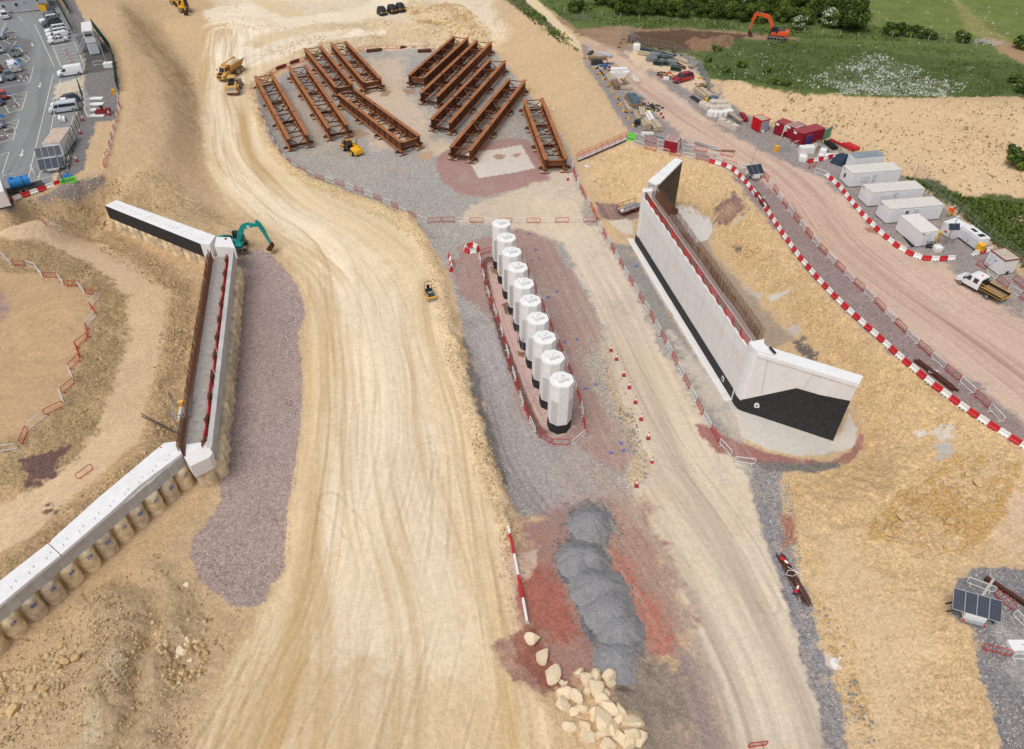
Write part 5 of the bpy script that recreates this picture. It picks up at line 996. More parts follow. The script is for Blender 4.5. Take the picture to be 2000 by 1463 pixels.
excavator('yellow excavator with folded arm, nearer of two by the top edge', m_yel, G(361, 22), aim(G(358, 18), G(368, 36)), 1.05, boom=((.8, 1.8), (2.0, 3.6), (3.4, 3.2)), stick=((3.4, 3.3), (3.9, 1.2)), bucket=(3.9, .8), grp='yellow excavators by the top edge')
# articulated dump truck
a = G(441, 156); b = G(463, 141); c = (a + b) * .5; t = thing('dump_truck', 'yellow six wheeled articulated dump truck with a loaded body on the haul road', 'dump truck', c, aim(b, a), scale=.9)
M().mt(m_yelo).loft([sec8(x, w_, z0, z1, .15) for x, w_, z0, z1 in ((4.9, 1.0, .75, 1.3), (4.7, 1.2, .65, 1.6), (3.8, 1.3, .7, 1.95), (2.9, 1.35, .9, 2.1), (1.7, 1.25, .9, 2.1))]).build('bonnet', t)
M().mt(m_blk).box((4.2, 0, 1.86), (1.2, 1.2, .12), ry=.25).box((4.86, 0, 1.2), (.1, 1.3, .5)).build('grille', t)
cb_ = M().mt(m_dgl).loft([[(x, -.85, 1.9), (x, .85, 1.9), (x2, .78, 3.05), (x2, -.78, 3.05)] for x, x2 in ((3.35, 2.95), (1.7, 1.7))]).build('cab', t)
w = M().mt(m_yelo).box((2.3, 0, 3.14), (1.75, 1.85, .16), taper=.9)
for x, x2 in ((3.35, 2.95), (2.4, 2.4), (1.7, 1.7)): [w.bar((x, s * .86, 1.9), (x2, s * .8, 3.08), .1) for s in (-1, 1)]
w.build('cab_roof', cb_)
M().mt(m_blk).box((3.2, 1.5, 2.5), (.1, .25, .5)).build('mirror', t); M().mt(m_blk).box((3.2, -1.5, 2.5), (.1, .25, .5)).build('mirror', t)
M().mt(m_dust).box((-1.6, 0, 1.15), (6.5, 1.0, .45)).box((.9, 0, 1.3), (1.4, 1.6, .7)).build('chassis', t)
for s in (-1, 1):
    M().mt(m_yelo).prof([(4.3, 1.5), (4.0, 1.75), (2.9, 1.75), (2.5, 1.4), (2.6, 1.4), (3.0, 1.62), (3.9, 1.62), (4.2, 1.4)], s * 1.0, s * 1.5).build('mudguard', t)
    for x in (3.45, -1.6, -3.4): wheel(t, x, s * 1.15, .85, .62, m_dust, m_yelo)
bd = M().mt(m_yelo)
o_ = [(.9, 1.0, 1.9), (.9, 1.5, 3.1), (-5.0, 1.5, 3.45), (-4.6, .9, 2.0), (-1.5, .9, 1.45)]
for s in (-1, 1): bd.slab([(x, s * y, z) for x, y, z in o_], (0, -s * .1, 0)); bd.bar((.95, s * 1.52, 3.12), (-5.0, s * 1.52, 3.47), .16, .14)
bd.slab([(.9, -1.4, 1.6), (.9, 1.4, 1.6), (1.15, 1.5, 3.4), (1.15, -1.5, 3.4)], (.1, 0, 0)).box((1.4, 0, 3.42), (.7, 2.6, .08)); bd.slab([(.9, -1, 1.6), (.9, 1, 1.6), (-1.5, .9, 1.45), (-4.7, .9, 2.0), (-4.7, -.9, 2.0), (-1.5, -.9, 1.45)], (0, 0, -.1)); bo_ = bd.build('tipper_body', t)
secs = []
for i in range(9):
    x = .8 - i * .62; q_ = math.sin(math.pi * (i + .6) / 9.2); secs.append([(x, -1.4, 2.9), (x, -.7, 3.0 + .55 * q_), (x, 0, 3.05 + .8 * q_), (x, .75, 3.0 + .5 * q_), (x, 1.4, 2.9)])
M().mt(mat('load of stony soil', L3(208,188,160), .95, var=.2, sc=4, bump=.8)).loft(secs).build('load', bo_, smooth=True)
# wheel loader seen from behind
a = G(455, 188); b = G(462, 168); t = thing('wheel_loader', 'dusty yellow wheel loader turning beside the dump truck', 'wheel loader', (a + b) * .5, aim(a, b))
M().mt(m_yelo).loft([sec8(x, w_, z0, z1, .2) for x, w_, z0, z1 in ((-3.3, 1.05, .9, 1.9), (-3.1, 1.2, .8, 2.2), (-1.2, 1.2, .9, 2.45), (-.7, 1.1, .9, 2.4))]).build('engine_housing', t)
M().mt(m_blk).box((-2.0, 0, 2.44), (1.7, 1.35, .1)).build('bonnet_cover', t); M().mt(m_steel).box((-3.28, 0, 1.5), (.1, 1.3, .9)).build('radiator_grille', t)
w = M().mt(m_whp).box((-3.38, 0, .95), (.12, 2.6, .35)).mt(m_redp); [w.box((-3.45, -1.1 + k * .44, .95), (.02, .14, .34), rx=.6) for k in range(6)]; w.build('chevron_bumper', t)
cb_ = M().mt(m_dgl).loft([[(x, -.75, 1.8), (x, .75, 1.8), (x, .7, 3.3), (x, -.7, 3.3)] for x in (-.9, .65)]).build('cab', t); M().mt(m_yelo).box((-.12, 0, 3.4), (1.9, 1.8, .16)).mt(m_blk); w = M().mt(m_yelo).box((-.12, 0, 3.4), (1.9, 1.8, .16), taper=.92); w.build('cab_roof', cb_)
fr = M().mt(m_yelo).box((1.9, 0, 1.3), (2.2, 1.2, .8)).build('front_frame', t)
for s in (-1, 1):
    wheel(t, -1.9, s * 1.15, .85, .65, m_dust, m_yelo); wheel(t, 1.7, s * 1.15, .85, .65, m_dust, m_yelo)
    M().mt(m_yelo).box((-1.9, s * 1.2, 1.85), (1.9, .7, .1)).build('mudguard', t)
    M().mt(m_yelo).bar((1.2, s * .5, 2.1), (3.2, s * .5, 1.0), .2, .4).build('lift_arm', t)
M().mt(m_dust).prof([(3.2, .2), (4.5, .15), (4.5, .25), (3.5, .5), (3.2, 1.5), (3.6, 1.75), (3.0, 1.6), (2.9, .7)], -1.5, 1.5).build('bucket', t)
# tandem roller
a = G(835, 570); b = G(845, 592); t = thing('road_roller', 'small black and yellow tandem roller parked on the haul road', 'road roller', (a + b) * .5, aim(a, b), scale=1.05)
for x in (-.85, .95): o = M().mt(m_steel).cyl((x, 0, .36), .36, 1.15, 'y', 20).build('drum', t); M().mt(m_yel).box((x, .62, .45), (.3, .06, .5)).box((x, -.62, .45), (.3, .06, .5)).build('drum_yoke', o)
M().mt(m_yel).box((.1, 0, .62), (2.2, 1.05, .3)).box((1.2, 0, .8), (.35, 1.2, .12)).build('chassis', t)
hd = M().mt(mat('slate bonnet', L3(62,72,84), .45)).box((.62, 0, 1.0), (1.05, .92, .55), taper=.86).build('bonnet', t)
w = M().mt(m_txtw); [w.box((.6, -.2 + k * .2, 1.285), (.14, .13, .01)) for k in range(3)]; w.mt(m_yel).box((.6, .34, 1.285), (.1, .06, .01)); w.build('bonnet_badge', hd)
M().mt(m_blk).box((-.35, 0, .92), (.8, 1.0, .3)).box((-.1, 0, 1.2), (.2, .6, .3)).build('operator_platform', t)
M().mt(m_blk).box((-.5, 0, 1.15), (.4, .45, .14)).box((-.72, 0, 1.42), (.12, .42, .5)).build('seat', t)
M().mt(m_blk).path([(-.75, -.48, .9), (-.78, -.48, 2.0), (-.78, -.4, 2.12), (-.78, .4, 2.12), (-.78, .48, 2.0), (-.75, .48, .9)], .07).cyl((-.78, .1, 2.24), .06, .15).build('roll_bar', t)
# telehandler
a = G(678, 291); b = G(698, 303); t = thing('telehandler', 'yellow and black telehandler parked on gravel below the girders', 'telehandler', (a + b) * .5, aim(b, a))
M().mt(m_blk).box((.2, 0, .9), (3.6, 1.3, .6)).build('chassis', t)
M().mt(m_yel).loft([sec8(x, w_, .8, z1, .2) for x, w_, z1 in ((-1.1, 1.0, 1.5), (-1.8, 1.05, 1.6), (-2.5, .95, 1.5), (-2.75, .7, 1.3))]).box((-2.6, 0, .75), (.5, 1.9, .5)).build('engine_cover', t)
cb_ = M().mt(m_dgl).loft([[(x, .05, .9), (x, 1.0, .9), (x2, .95, 2.45), (x2, .1, 2.45)] for x, x2 in ((1.3, 1.0), (-.4, -.4))]).build('cab', t)
w = M().mt(m_blk).box((.3, .52, 2.5), (1.4, .9, .08))
for x, x2 in ((1.3, 1.0), (.4, .4), (-.4, -.4)): [w.bar((x, y, .9), (x2, y, 2.45), .1) for y in (.05, 1.0)]
w.mt(m_yel); [w.box((.0 + k * .22, .52, 2.56), (.08, .9, .05)) for k in range(4)]; w.mt(m_orange).cyl((.6, .2, 2.68), .09, .2); w.build('cab_guard', cb_)
M().mt(m_yel).bar((-2.3, -.35, 1.75), (2.1, -.35, 1.35), .42, .5).mt(m_blk).bar((-1.9, -.35, 2.02), (.8, -.35, 1.8), .12, .05).build('boom', t)
M().mt(m_yel).bar((2.0, -.35, 1.4), (2.7, -.35, .6), .35, .4).box((2.75, -.1, .75), (.14, 1.9, .8)).build('carriage', t); w = M().mt(m_blk); w.bar((2.8, .3, .3), (4.0, .3, .3), .12, .06); w.build('fork', t); M().mt(m_blk).bar((2.8, -.6, .3), (4.0, -.6, .3), .12, .06).build('fork', t)
for s in (-1, 1):
    for x in (1.5, -1.6): wheel(t, x, s * .98, .62, .42, m_rubber, m_yel)
    M().mt(m_yel).box((1.5, s * 1.0, 1.3), (1.1, .4, .07)).build('mudguard', t)
M().mt(m_blk).bar((-.7, -.9, 1.2), (-.7, -.9, 2.5), .12).build('exhaust', t); M().mt(m_blk).box((1.2, 1.25, 1.9), (.1, .25, .35)).build('mirror', t)
# three black-bodied site vehicles with yellow chevrons at the top
for (fx, fy, rx, ry), lb in (((752, 33, 741, 25), 'leftmost'), ((772, 29, 761, 21), 'middle'), ((787, 26, 778, 18), 'rightmost')):
    a = G(fx, fy); b = G(rx, ry); o = thing('site_dumper', lb + ' of three black covered site vehicles with yellow chevrons', 'site vehicle', (a + b) * .5, aim(b, a), 'three black site vehicles at the top')
    M().mt(m_blk).loft([sec8(x, w_, .25, z, .3, .2) for x, w_, z in ((2.1, .9, 1.0), (1.6, 1.15, 1.7), (.7, 1.25, 2.2), (-.8, 1.25, 2.25), (-1.6, 1.1, 1.7), (-2.1, .9, 1.2))]).build('body', o)
    M().mt(m_dgl).box((0, 0, 2.24), (1.1, 1.2, .06)).build('roof_window', o)
    w = M().mt(m_yel)
    for s in (-1, 1): w.bar((2.02, 0, 1.05), (2.0, s * .45, .8), .12, .22); w.bar((2.0, s * .45, .8), (1.92, s * .8, 1.15), .12, .22); w.cyl((1.93, s * .78, 1.1), .16, .12, 'x', 8)
    w.build('chevron', o)
    for s in (-1, 1):
        for x in (1.2, -1.2): wheel(o, x, s * 1.05, .42, .3, m_rubber, m_blk)
# white crew cab tipper
a = G(1888, 560); b = G(1940, 590); a = G(1883, 553); b = G(1938, 583)
t = thing('tipper_truck', 'white crew cab tipper with black drop sides and yellow rear chevrons on the red track', 'tipper truck', (a + b) * .5, aim(b, a)); pm = paint(WHT)
M().mt(pm).loft([sec8(x, w_, z0, z1, .13, tm) for x, w_, z0, z1, tm in ((3.2, .75, .45, .8, 0), (3.05, .92, .4, 1.05, 0), (2.5, 1.0, .38, 1.28, 0), (2.2, 1.0, .4, 1.4, .02), (1.5, 1.0, .4, 2.22, .1), (1.1, 1.0, .4, 2.34, .1), (-.1, 1.0, .4, 2.34, .1), (-.25, .98, .5, 2.25, .1))]).build('cab', t)
M().mt(m_dgl).add([(2.24, -.86, 1.4), (2.24, .86, 1.4), (1.53, .76, 2.22), (1.53, -.76, 2.22)], [(0, 1, 2, 3)]).build('windscreen', t).location.z = .02
for s in (-1, 1):
    M().mt(m_dgl).slab([(1.95, s * 1.01, 1.42), (1.15, s * 1.01, 1.38), (1.15, s * .93, 2.02), (1.5, s * .93, 2.05)], (0, s * .02, 0)).build('side_window', t)
    M().mt(m_dgl).slab([(.75, s * 1.01, 1.38), (.1, s * 1.01, 1.38), (.1, s * .93, 2.02), (.75, s * .93, 2.02)], (0, s * .02, 0)).build('side_window', t)
    M().mt(m_blk).box((1.95, s * 1.2, 1.5), (.16, .22, .32)).build('wing_mirror', t)
    M().mt(m_blk).bar((2.0, s * 1.02, .5), (-.2, s * 1.02, .5), .06, .16).build('sill', t)
    sd_ = M().mt(m_blk).box((-1.95, s * 1.05, 1.12), (3.15, .05, .42)).build('drop_side', t); M().mt(m_yel).box((-1.95, s * 1.055, 1.34), (3.15, .07, .045)).box((-1.95, s * 1.08, .96), (3.1, .02, .04)).build('trim', sd_)
    wheel(t, 2.25, s * .9, .37, .25); wheel(t, -1.75, s * .82, .38, .42)
    M().mt(m_yel).bar((-.4, s * 1.0, 1.75), (-3.5, s * 1.0, 1.75), .045).bar((-3.5, s * 1.0, 1.75), (-3.5, s * 1.0, 1.3), .045).build('side_rail', t)
M().mt(m_dgl).box((-.27, 0, 1.82), (.03, 1.5, .5)).build('rear_window', t)
M().mt(m_orange).cyl((.3, .2, 2.4), .1, .14).build('beacon', t)
M().mt(m_timd).box((-1.95, 0, .9), (3.15, 2.05, .06)).build('load_floor', t); M().mt(m_blk).box((-.5, 0, .75), (6, .9, .2)).box((-.42, 0, 1.3), (.06, 2.1, .8)).build('chassis', t)
tg_ = M().mt(m_blk).box((-3.55, 0, 1.0), (.05, 2.1, .42)).build('tailgate', t); w = M().mt(m_yel)
for k in range(6): w.box((-3.59, -.88 + k * .35, .98), (.03, .22, .32), rx=.5)
w.build('chevron_stripe', tg_)
# trailer lift seen behind the far end of the abutment wall
a = G(1217, 418); b = G(1240, 408); t = thing('trailer', 'red flatbed trailer with rails half hidden behind the abutment end pier', 'trailer', (a + b) * .5, aim(b, a))
M().mt(m_redd).box((0, 0, .75), (4.6, 1.9, .14)).build('frame', t); M().mt(m_steel).box((0, 0, .84), (4.5, 1.75, .05)).build('deck', t)
w = M().mt(m_redd)
for s in (-1, 1):
    w.bar((-2.2, s * .95, 1.6), (2.2, s * .95, 1.6), .06); [w.bar((x, s * .95, .75), (x, s * .95, 1.6), .06) for x in (-2.2, -.7, .7, 2.2)]
w.build('guard_rail', t)
for s in (-1, 1): [wheel(t, x, s * .85, .36, .22, m_rubber, m_redp) for x in (-.8, -1.6)]
M().mt(m_whp).box((2.1, .5, 1.0), (.5, .4, .4)).build('tool_box', t); M().mt(m_yel).box((1.5, -.2, 1.05), (.4, .4, .35)).build('generator', t)
# ================= barriers =================
def mk_barrier(m, nm, lb, grp):
    t = thing(nm, lb, 'barrier', group=grp); h = 1.0; Lb = 1.13
    M().mt(m).path([(-Lb + .12, 0, .18), (-Lb, 0, .3), (-Lb, 0, h - .1), (-Lb + .1, 0, h), (Lb - .1, 0, h), (Lb, 0, h - .1), (Lb, 0, .3), (Lb - .12, 0, .18), (-Lb + .12, 0, .18)], .085).build('frame', t)
    w = M().mt(m); [w.bar((-Lb + .18 + k * .19, 0, .2), (-Lb + .18 + k * .19, 0, h - .02), .014) for k in range(11)]; w.build('infill_bars', t)
    for s in (-1, 1): M().mt(m).bar((s * .8, -.3, .02), (s * .8, .3, .02), .05).bar((s * .8, 0, 0), (s * .8, 0, .2), .05).build('foot', t)
    t.location = (0, -60, 0); return t
bw_ = mk_barrier(m_wht, 'pedestrian_barrier', '', 'x'); br_ = mk_barrier(m_redb, 'pedestrian_barrier', '', 'x')
PW, PR = Proto(bw_), Proto(br_)
def put_barrier(a, b, white, label, grp):
    """a, b: world points of its two ends"""
    c = (Vector(a) + Vector(b)) * .5; z = hz(c.x, c.y); dz = hz(b[0], b[1]) - hz(a[0], a[1]); L_ = (flat2(b) - flat2(a)).length
    (PW if white else PR).place((c.x, c.y, z), label=('white ' if white else 'red ') + label, group=('white ' if white else 'red ') + grp, rot=(0, -math.atan2(dz, L_), aim(a, b)), scale=(max(.7, min(1.15, L_ / 2.3)), 1, 1))
def walk(pts, step):
    w = [flat2(G(*p)) for p in pts]; out = []; d = 0; acc = [0]
    for a, b in zip(w, w[1:]): acc.append(acc[-1] + (b - a).length)
    n = max(1, round(acc[-1] / step)); 
    for i in range(n + 1):
        s = acc[-1] * i / n
        for k in range(len(w) - 1):
            if s <= acc[k + 1] + 1e-6: out.append(w[k].lerp(w[k + 1], (s - acc[k]) / max(1e-6, acc[k + 1] - acc[k]))); break
    return out
def chain(pts, label, grp, pat='WR', step=2.4, zig=0):
    w = walk(pts, step); rz = random.Random(len(pts) * 7 + int(pts[0][0]))
    if zig: w = [p + Vector((rz.uniform(-zig, zig), rz.uniform(-zig, zig), 0)) for p in w]
    for i, (a, b) in enumerate(zip(w, w[1:])):
        g = (b - a).normalized() * .05; put_barrier(a + g, b - g, pat[i % len(pat)] == 'W', label, grp)
chain([(487,168),(502,210),(522,252),(545,298),(562,318),(578,332),(617,349),(667,363),(720,382),(762,401),(802,425),(835,437),(862,434)], 'barrier in the curving line between haul road and girder yard', 'barriers along the haul road bend')
chain([(862,434),(960,436),(1060,436),(1166,434)], 'barrier in the straight line behind the octagonal columns', 'barriers behind the columns', pat='RW')
chain([(1118,322),(1122,345),(1136,375),(1152,402),(1166,430)], 'barrier between the rightmost girder and the long line', 'barriers by the sandy mound foot', pat='WRR')
chain([(1170,440),(1190,478),(1226,543),(1262,603),(1300,672),(1336,742),(1375,818),(1405,868),(1428,893)], 'barrier in the line along the foot of the abutment wall', 'barriers along the abutment wall', pat='WR')
put_barrier(G(1434, 903), G(1474, 908), True, 'barrier standing alone below the near wing wall', 'barriers standing alone')
chain([(936,502),(950,566),(975,632),(1000,722),(1022,795),(1046,848)], 'barrier in the line left of the column trench', 'barriers round the columns', pat='WR')
put_barrier(G(1050, 850), G(1076, 868), False, 'barrier at the near end of the column enclosure', 'barriers at the enclosure end'); put_barrier(G(1078, 869), G(1112, 870), False, 'barrier at the near end of the column enclosure', 'barriers at the enclosure end')
put_barrier(G(1118, 871), G(1143, 850), True, 'barrier closing the near corner of the column enclosure', 'barriers closing the enclosure')
chain([(1143,847),(1136,795),(1112,722),(1083,655),(1058,595),(1020,505),(1000,478)], 'barrier in the line right of the columns', 'barriers right of the columns', pat='RW')
put_barrier(G(937, 500), G(958, 492), False, 'barrier behind the farthest column', 'barriers behind the farthest column')
put_barrier(G(958, 490), G(975, 488), True, 'barrier behind the farthest column', 'barriers behind the farthest column')
z5 = lambda x, y: G(x / 2.925, 450 + y / 2.925)
for k, a, b in (('W',(12,150),(72,205)),('R',(78,200),(150,205)),('W',(155,200),(213,225)),('W',(215,230),(248,272)),('R',(250,270),(332,275)),('W',(335,275),(369,320)),('R',(372,318),(455,322)),('W',(452,322),(488,366)),('R',(490,362),(562,378)),('W',(570,385),(518,438)),('R',(520,438),(553,485)),('W',(550,498),(500,550)),('R',(500,555),(510,620)),('R',(505,620),(435,675)),('R',(440,670),(463,733)),('R',(462,738),(398,803)),('W',(398,800),(428,862)),('R',(430,875),(358,937)),('W',(350,935),(374,1002)),('R',(368,1010),(258,1062)),('W',(255,1070),(170,1143)),('R',(165,1145),(128,1230)),('W',(105,1250),(0,1268))):
    put_barrier(z5(*a), z5(*b), k == 'W', 'barrier in the zigzag line round the earth plateau at left', 'barriers round the left plateau')
put_barrier(z5(538, 1365), z5(450, 1428), False, 'barrier standing alone on the pale earth path', 'barriers on the earth path')
put_barrier(G(93, 444), G(118, 454), True, 'barrier below the bank under the car park', 'barriers below the car park bank'); put_barrier(G(78, 434), G(92, 446), False, 'barrier fallen on the bank under the car park', 'barriers below the car park bank')
chain([(230,188),(234,215),(226,248),(217,288),(205,332)], 'barrier in the line between car park and cut slope', 'barriers beside the car park', step=1.9, zig=.25)
put_barrier(G(170, 356), G(194, 344), True, 'barrier by the green block at the car park corner', 'barriers at the car park corner')
chain([(1482,333),(1507,365),(1530,400),(1560,437),(1600,487),(1640,527),(1676,562),(1715,598),(1755,640),(1797,680),(1826,706),(1852,730),(1878,750),(1928,798),(1957,828)], 'barrier in the long line beside the pink haul track', 'barriers along the pink track')
chain([(1238,268),(1262,278),(1300,285),(1345,293),(1390,300),(1432,308)], 'barrier in the upper row of the walkway by the red container', 'upper walkway barriers', pat='WR')
chain([(1238,282),(1262,292),(1296,300),(1340,308),(1392,318),(1430,326),(1465,332)], 'barrier in the lower row of the walkway by the red container', 'lower walkway barriers', pat='WR')
chain([(508,162),(540,140),(600,118)], 'mesh barrier at the back of the yard behind the left girders', 'barriers at the back of the yard', pat='R')
chain([(700,100),(760,96),(850,96)], 'barrier at the back of the yard between the girder groups', 'barriers at the yard back', pat='R')
for k, a, b in (('W',(1886,1140),(1940,1160)),('R',(1940,1163),(1978,1195)),('W',(1977,1203),(2006,1232)),('R',(1918,1270),(1972,1284)),('W',(1973,1288),(2022,1290))): put_barrier(G(*a), G(*b), k == 'W', 'barrier round the near solar trailer at right', 'barriers round the near solar trailer')
for k, a, b in (('R',(1905,517),(1925,528)),('W',(1926,533),(1945,548)),('R',(1946,549),(1967,565)),('W',(1968,566),(1990,581)),('R',(1978,548),(2000,566)),('R',(1990,582),(2020,600))): put_barrier(G(*a), G(*b), k == 'W', 'barrier behind the white tipper truck', 'barriers behind the tipper truck')
put_barrier(G(1590, 338), G(1613, 345), True, 'barrier where the plastic blocks start beside the cabins', 'barriers beside the cabins')
put_barrier(G(1578, 330), G(1592, 325), False, 'barrier beside the wrapped bags', 'barriers beside the bags')
put_barrier(G(60, 330), G(72, 345), True, 'barrier beside the solar array in the car park', 'barriers beside the solar array'); put_barrier(G(10, 355), G(33, 348), True, 'barrier behind the blue tank', 'barriers behind the blue tank')
put_barrier(G(183, 129), G(204, 127), True, 'barrier beside the concrete block of the lamp mast', 'barriers beside the lamp mast')
put_barrier(G(1463, 1461), G(1492, 1457), False, 'barrier cut off by the bottom edge', 'barriers at the bottom edge')
put_barrier(G(1545, 288), G(1565, 282), True, 'barrier leaning between the wrapped pallets and sign frame', 'barriers by the pallets')
chain([(125,95),(133,115),(142,132),(146,142)], 'barrier in the row along the hatched parking bays', 'barriers along the hatched bays', step=1.6, pat='WR')
put_barrier(G(108, 222), G(112, 240), True, 'barrier beside the stacked barriers below the minibus', 'barriers below the minibus')
# ---- interlocking plastic blocks ----
def mk_block(m, grp):
    t = thing('plastic_block', '', 'barrier block', group=grp); p = [(-.25, 0), (.25, 0), (.22, .18), (.1, .3), (.075, .62), (-.075, .62), (-.1, .3), (-.22, .18)]
    w = M().mt(m); w.loft([[(x, y, z) for y, z in p] for x in (-.5, .5)]); w.build('body', t)
    M().mt(m).box((.53, 0, .3), (.08, .1, .5)).build('connector', t)
    for s in (-1, 1): M().mt(m_dgrey).box((s * .22, -.235, .07), (.16, .06, .1)).build('fork_slot', t)
    t.location = (0, -60, 0); return Proto(t)
m_dgrey = mat('dark recess', L3(70, 66, 66), .8)
BW, BR = mk_block(m_whp, 'x'), mk_block(m_redp, 'x')
def blocks(pts, label, grp, start=0, step=1.22, w=None):
    w = w or walk(pts, step)
    for i, (a, b) in enumerate(zip(w, w[1:])):
        wh = (i + start) % 2 == 0; c = (a + b) * .5; L_ = (b - a).length
        (BW if wh else BR).place((c.x, c.y, hz(c.x, c.y)), label=('white' if wh else 'red') + ' plastic block ' + label, group=('white' if wh else 'red') + ' blocks ' + grp, rot=(0, -math.atan2(hz(b.x, b.y) - hz(a.x, a.y), L_), aim(a, b)), scale=(L_ / 1.12, 1.15, 1.15))
blocks([(1384,317),(1398,321),(1413,324),(1428,331),(1442,343),(1456,358),(1475,381),(1492,404),(1511,433),(1531,463),(1561,505),(1600,551),(1641,594),(1700,648),(1760,703),(1820,753),(1880,798),(1940,838),(2000,875),(2030,900)], 'in the long curved line above the yellow slope', 'in the long curved line', 1)
blocks([(1613,343),(1640,368),(1660,393),(1690,428),(1720,458),(1750,483),(1775,498),(1795,506),(1822,509),(1864,507)], 'in the line in front of the white cabins', 'in front of the cabins', 0)
blocks([(-6,402),(17,396),(44,386),(70,377),(97,367),(122,358)], 'along the lower edge of the car park', 'at the car park edge', 0, 1.3)
c = G(921, 488); w = [flat2(c) + Vector((1.15 * math.cos(k * math.pi / 3 + .3), 1.15 * math.sin(k * math.pi / 3 + .3), 0)) for k in range(7)]
blocks(None, 'in the small ring beside the farthest column', 'in the small ring', 0, w=w)
blocks([(1898,499),(1912,495),(1936,489)], 'in the short row beside the yellow bin', 'by the yellow bin', 0, 1.3)
blocks([(1577,318),(1590,316),(1605,313),(1634,306)], 'in the row among the wrapped bags', 'among the bags', 1, 1.2)
blocks([(877,500),(882,512),(883,524),(880,532)], 'in the short leaning row left of the ring', 'left of the ring', 1, 1.1)
for i, (a, b) in enumerate((((987,1014),(996,1050)),((996,1050),(1004,1090)),((1004,1090),(1012,1131)),((1012,1131),(1021,1176)),((1021,1176),(1029,1221)))):
    A_, B_ = flat2(G(*a)), flat2(G(*b)); g = root_at('lane_barrier', ('white' if i % 2 == 0 else 'red') + ' long plastic barrier, ' + ['farthest', 'second', 'third', 'fourth', 'nearest'][i] + ' in the row on the berm', 'barrier', Vector((*A_[:2], hz(A_.x, A_.y))), 'long barriers on the berm')
    o = Vector((*A_[:2], hz(A_.x, A_.y))); za = Vector((0, 0, o.z)); zb_ = Vector((0, 0, hz(B_.x, B_.y))); LM(o).mt(m_whp if i % 2 == 0 else m_redp).bar(A_ + za + Vector((0, 0, .4)), B_ + zb_ + Vector((0, 0, .4)), .22, .8).build('body', g); LM(o).mt(m_whp if i % 2 == 0 else m_redp).bar(A_ + za + Vector((0, 0, .1)), B_ + zb_ + Vector((0, 0, .1)), .42, .2).build('foot', g)
# lime green chapter blocks
def green_block(a, b, label, two=False):
    A_, B_ = G(*a), G(*b); g = root_at('green_barrier', label, 'barrier', A_); u = (B_ - A_); u.z = 0; L_ = u.length; u.normalize(); r = aim(A_, B_)
    w = M().mt(m_green); w.loft([[(x, y, z) for y, z in ((-.28, 0), (.28, 0), (.2, .25), (.12, .95), (-.12, .95), (-.2, .25))] for x in (0, L_)])
    if two: w.box((L_ / 2, .3, 1.0), (L_, .1, 1.0))
    w.build('body', g); w = M().mt(m_blk); [w.box((L_ * (k + .7) / 7.2, -.21, .6), (.1, .04, .22), rx=.0) for k in range(6)]; w.build('slots', g); g.rotation_euler.z = r
green_block((120, 362), (152, 357), 'lime green slotted barrier at the car park corner'); green_block((1224, 275), (1241, 274), 'lime green barrier gate at the top of the steel stairs', True)
# ---- cones ----
def mk_cone():
    t = thing('traffic_cone', '', 'traffic cone', group='x'); M().mt(m_redp).cyl((0, 0, .26), .19, .45, 'z', 12, .13).cyl((0, 0, .92), .07, .2, 'z', 12, .03).build('cone', t); M().mt(m_whp).cyl((0, 0, .65), .13, .34, 'z', 12, .075).build('white_sleeve', t)
    M().mt(m_dgrey).box((0, 0, .03), (.4, .4, .06)).build('base', t); t.location = (0, -60, 0); return Proto(t)
CN = mk_cone()
for x, y in ((1193,686),(1204,703),(1218,734),(1229,758),(1241,787),(1252,820),(1266,857),(1273,905)): CN.place(G(x, y), label='red and white traffic cone in the row along the road edge', group='cones along the road edge', scale=1.15)
for x, y, l in ((1243,950,'standing where the red ground begins'),(1109,352,'between the rightmost girder and barriers'),(163,236,'nearest the stacked concrete units in the car park'),(158,262,'on the earth beside the rust streaked container'),(151,316,'beside the green fence above the lime barrier'),(1291,224,'farther of two by the rebar clutter on the track'),(1295,231,'nearer of two by the rebar clutter on the track'),(1436,331,'beside the first curve of plastic blocks'),(214,226,'leaning on the red frames')): CN.place(G(x, y), label='red and white cone ' + l, group='single cones', scale=1.2)
CN.place(G(1523, 1091, .2), label='fallen traffic cone at the upper end of the rusty bars', group='single cones', scale=1.2, rot=(1.4, 0, .6)); CN.place(G(1552, 1163, .2), label='fallen traffic cone at the lower end of the rusty bars', group='single cones', scale=1.2, rot=(1.4, 0, 2.6))
m_rfd = mat('shaded roof rib gap', L3(206,201,195), .8, var=.12, sc=2, dirt=L3(168,158,148), dsc=1.5)  # base under the white ribs darkened to put shading between them into the colour
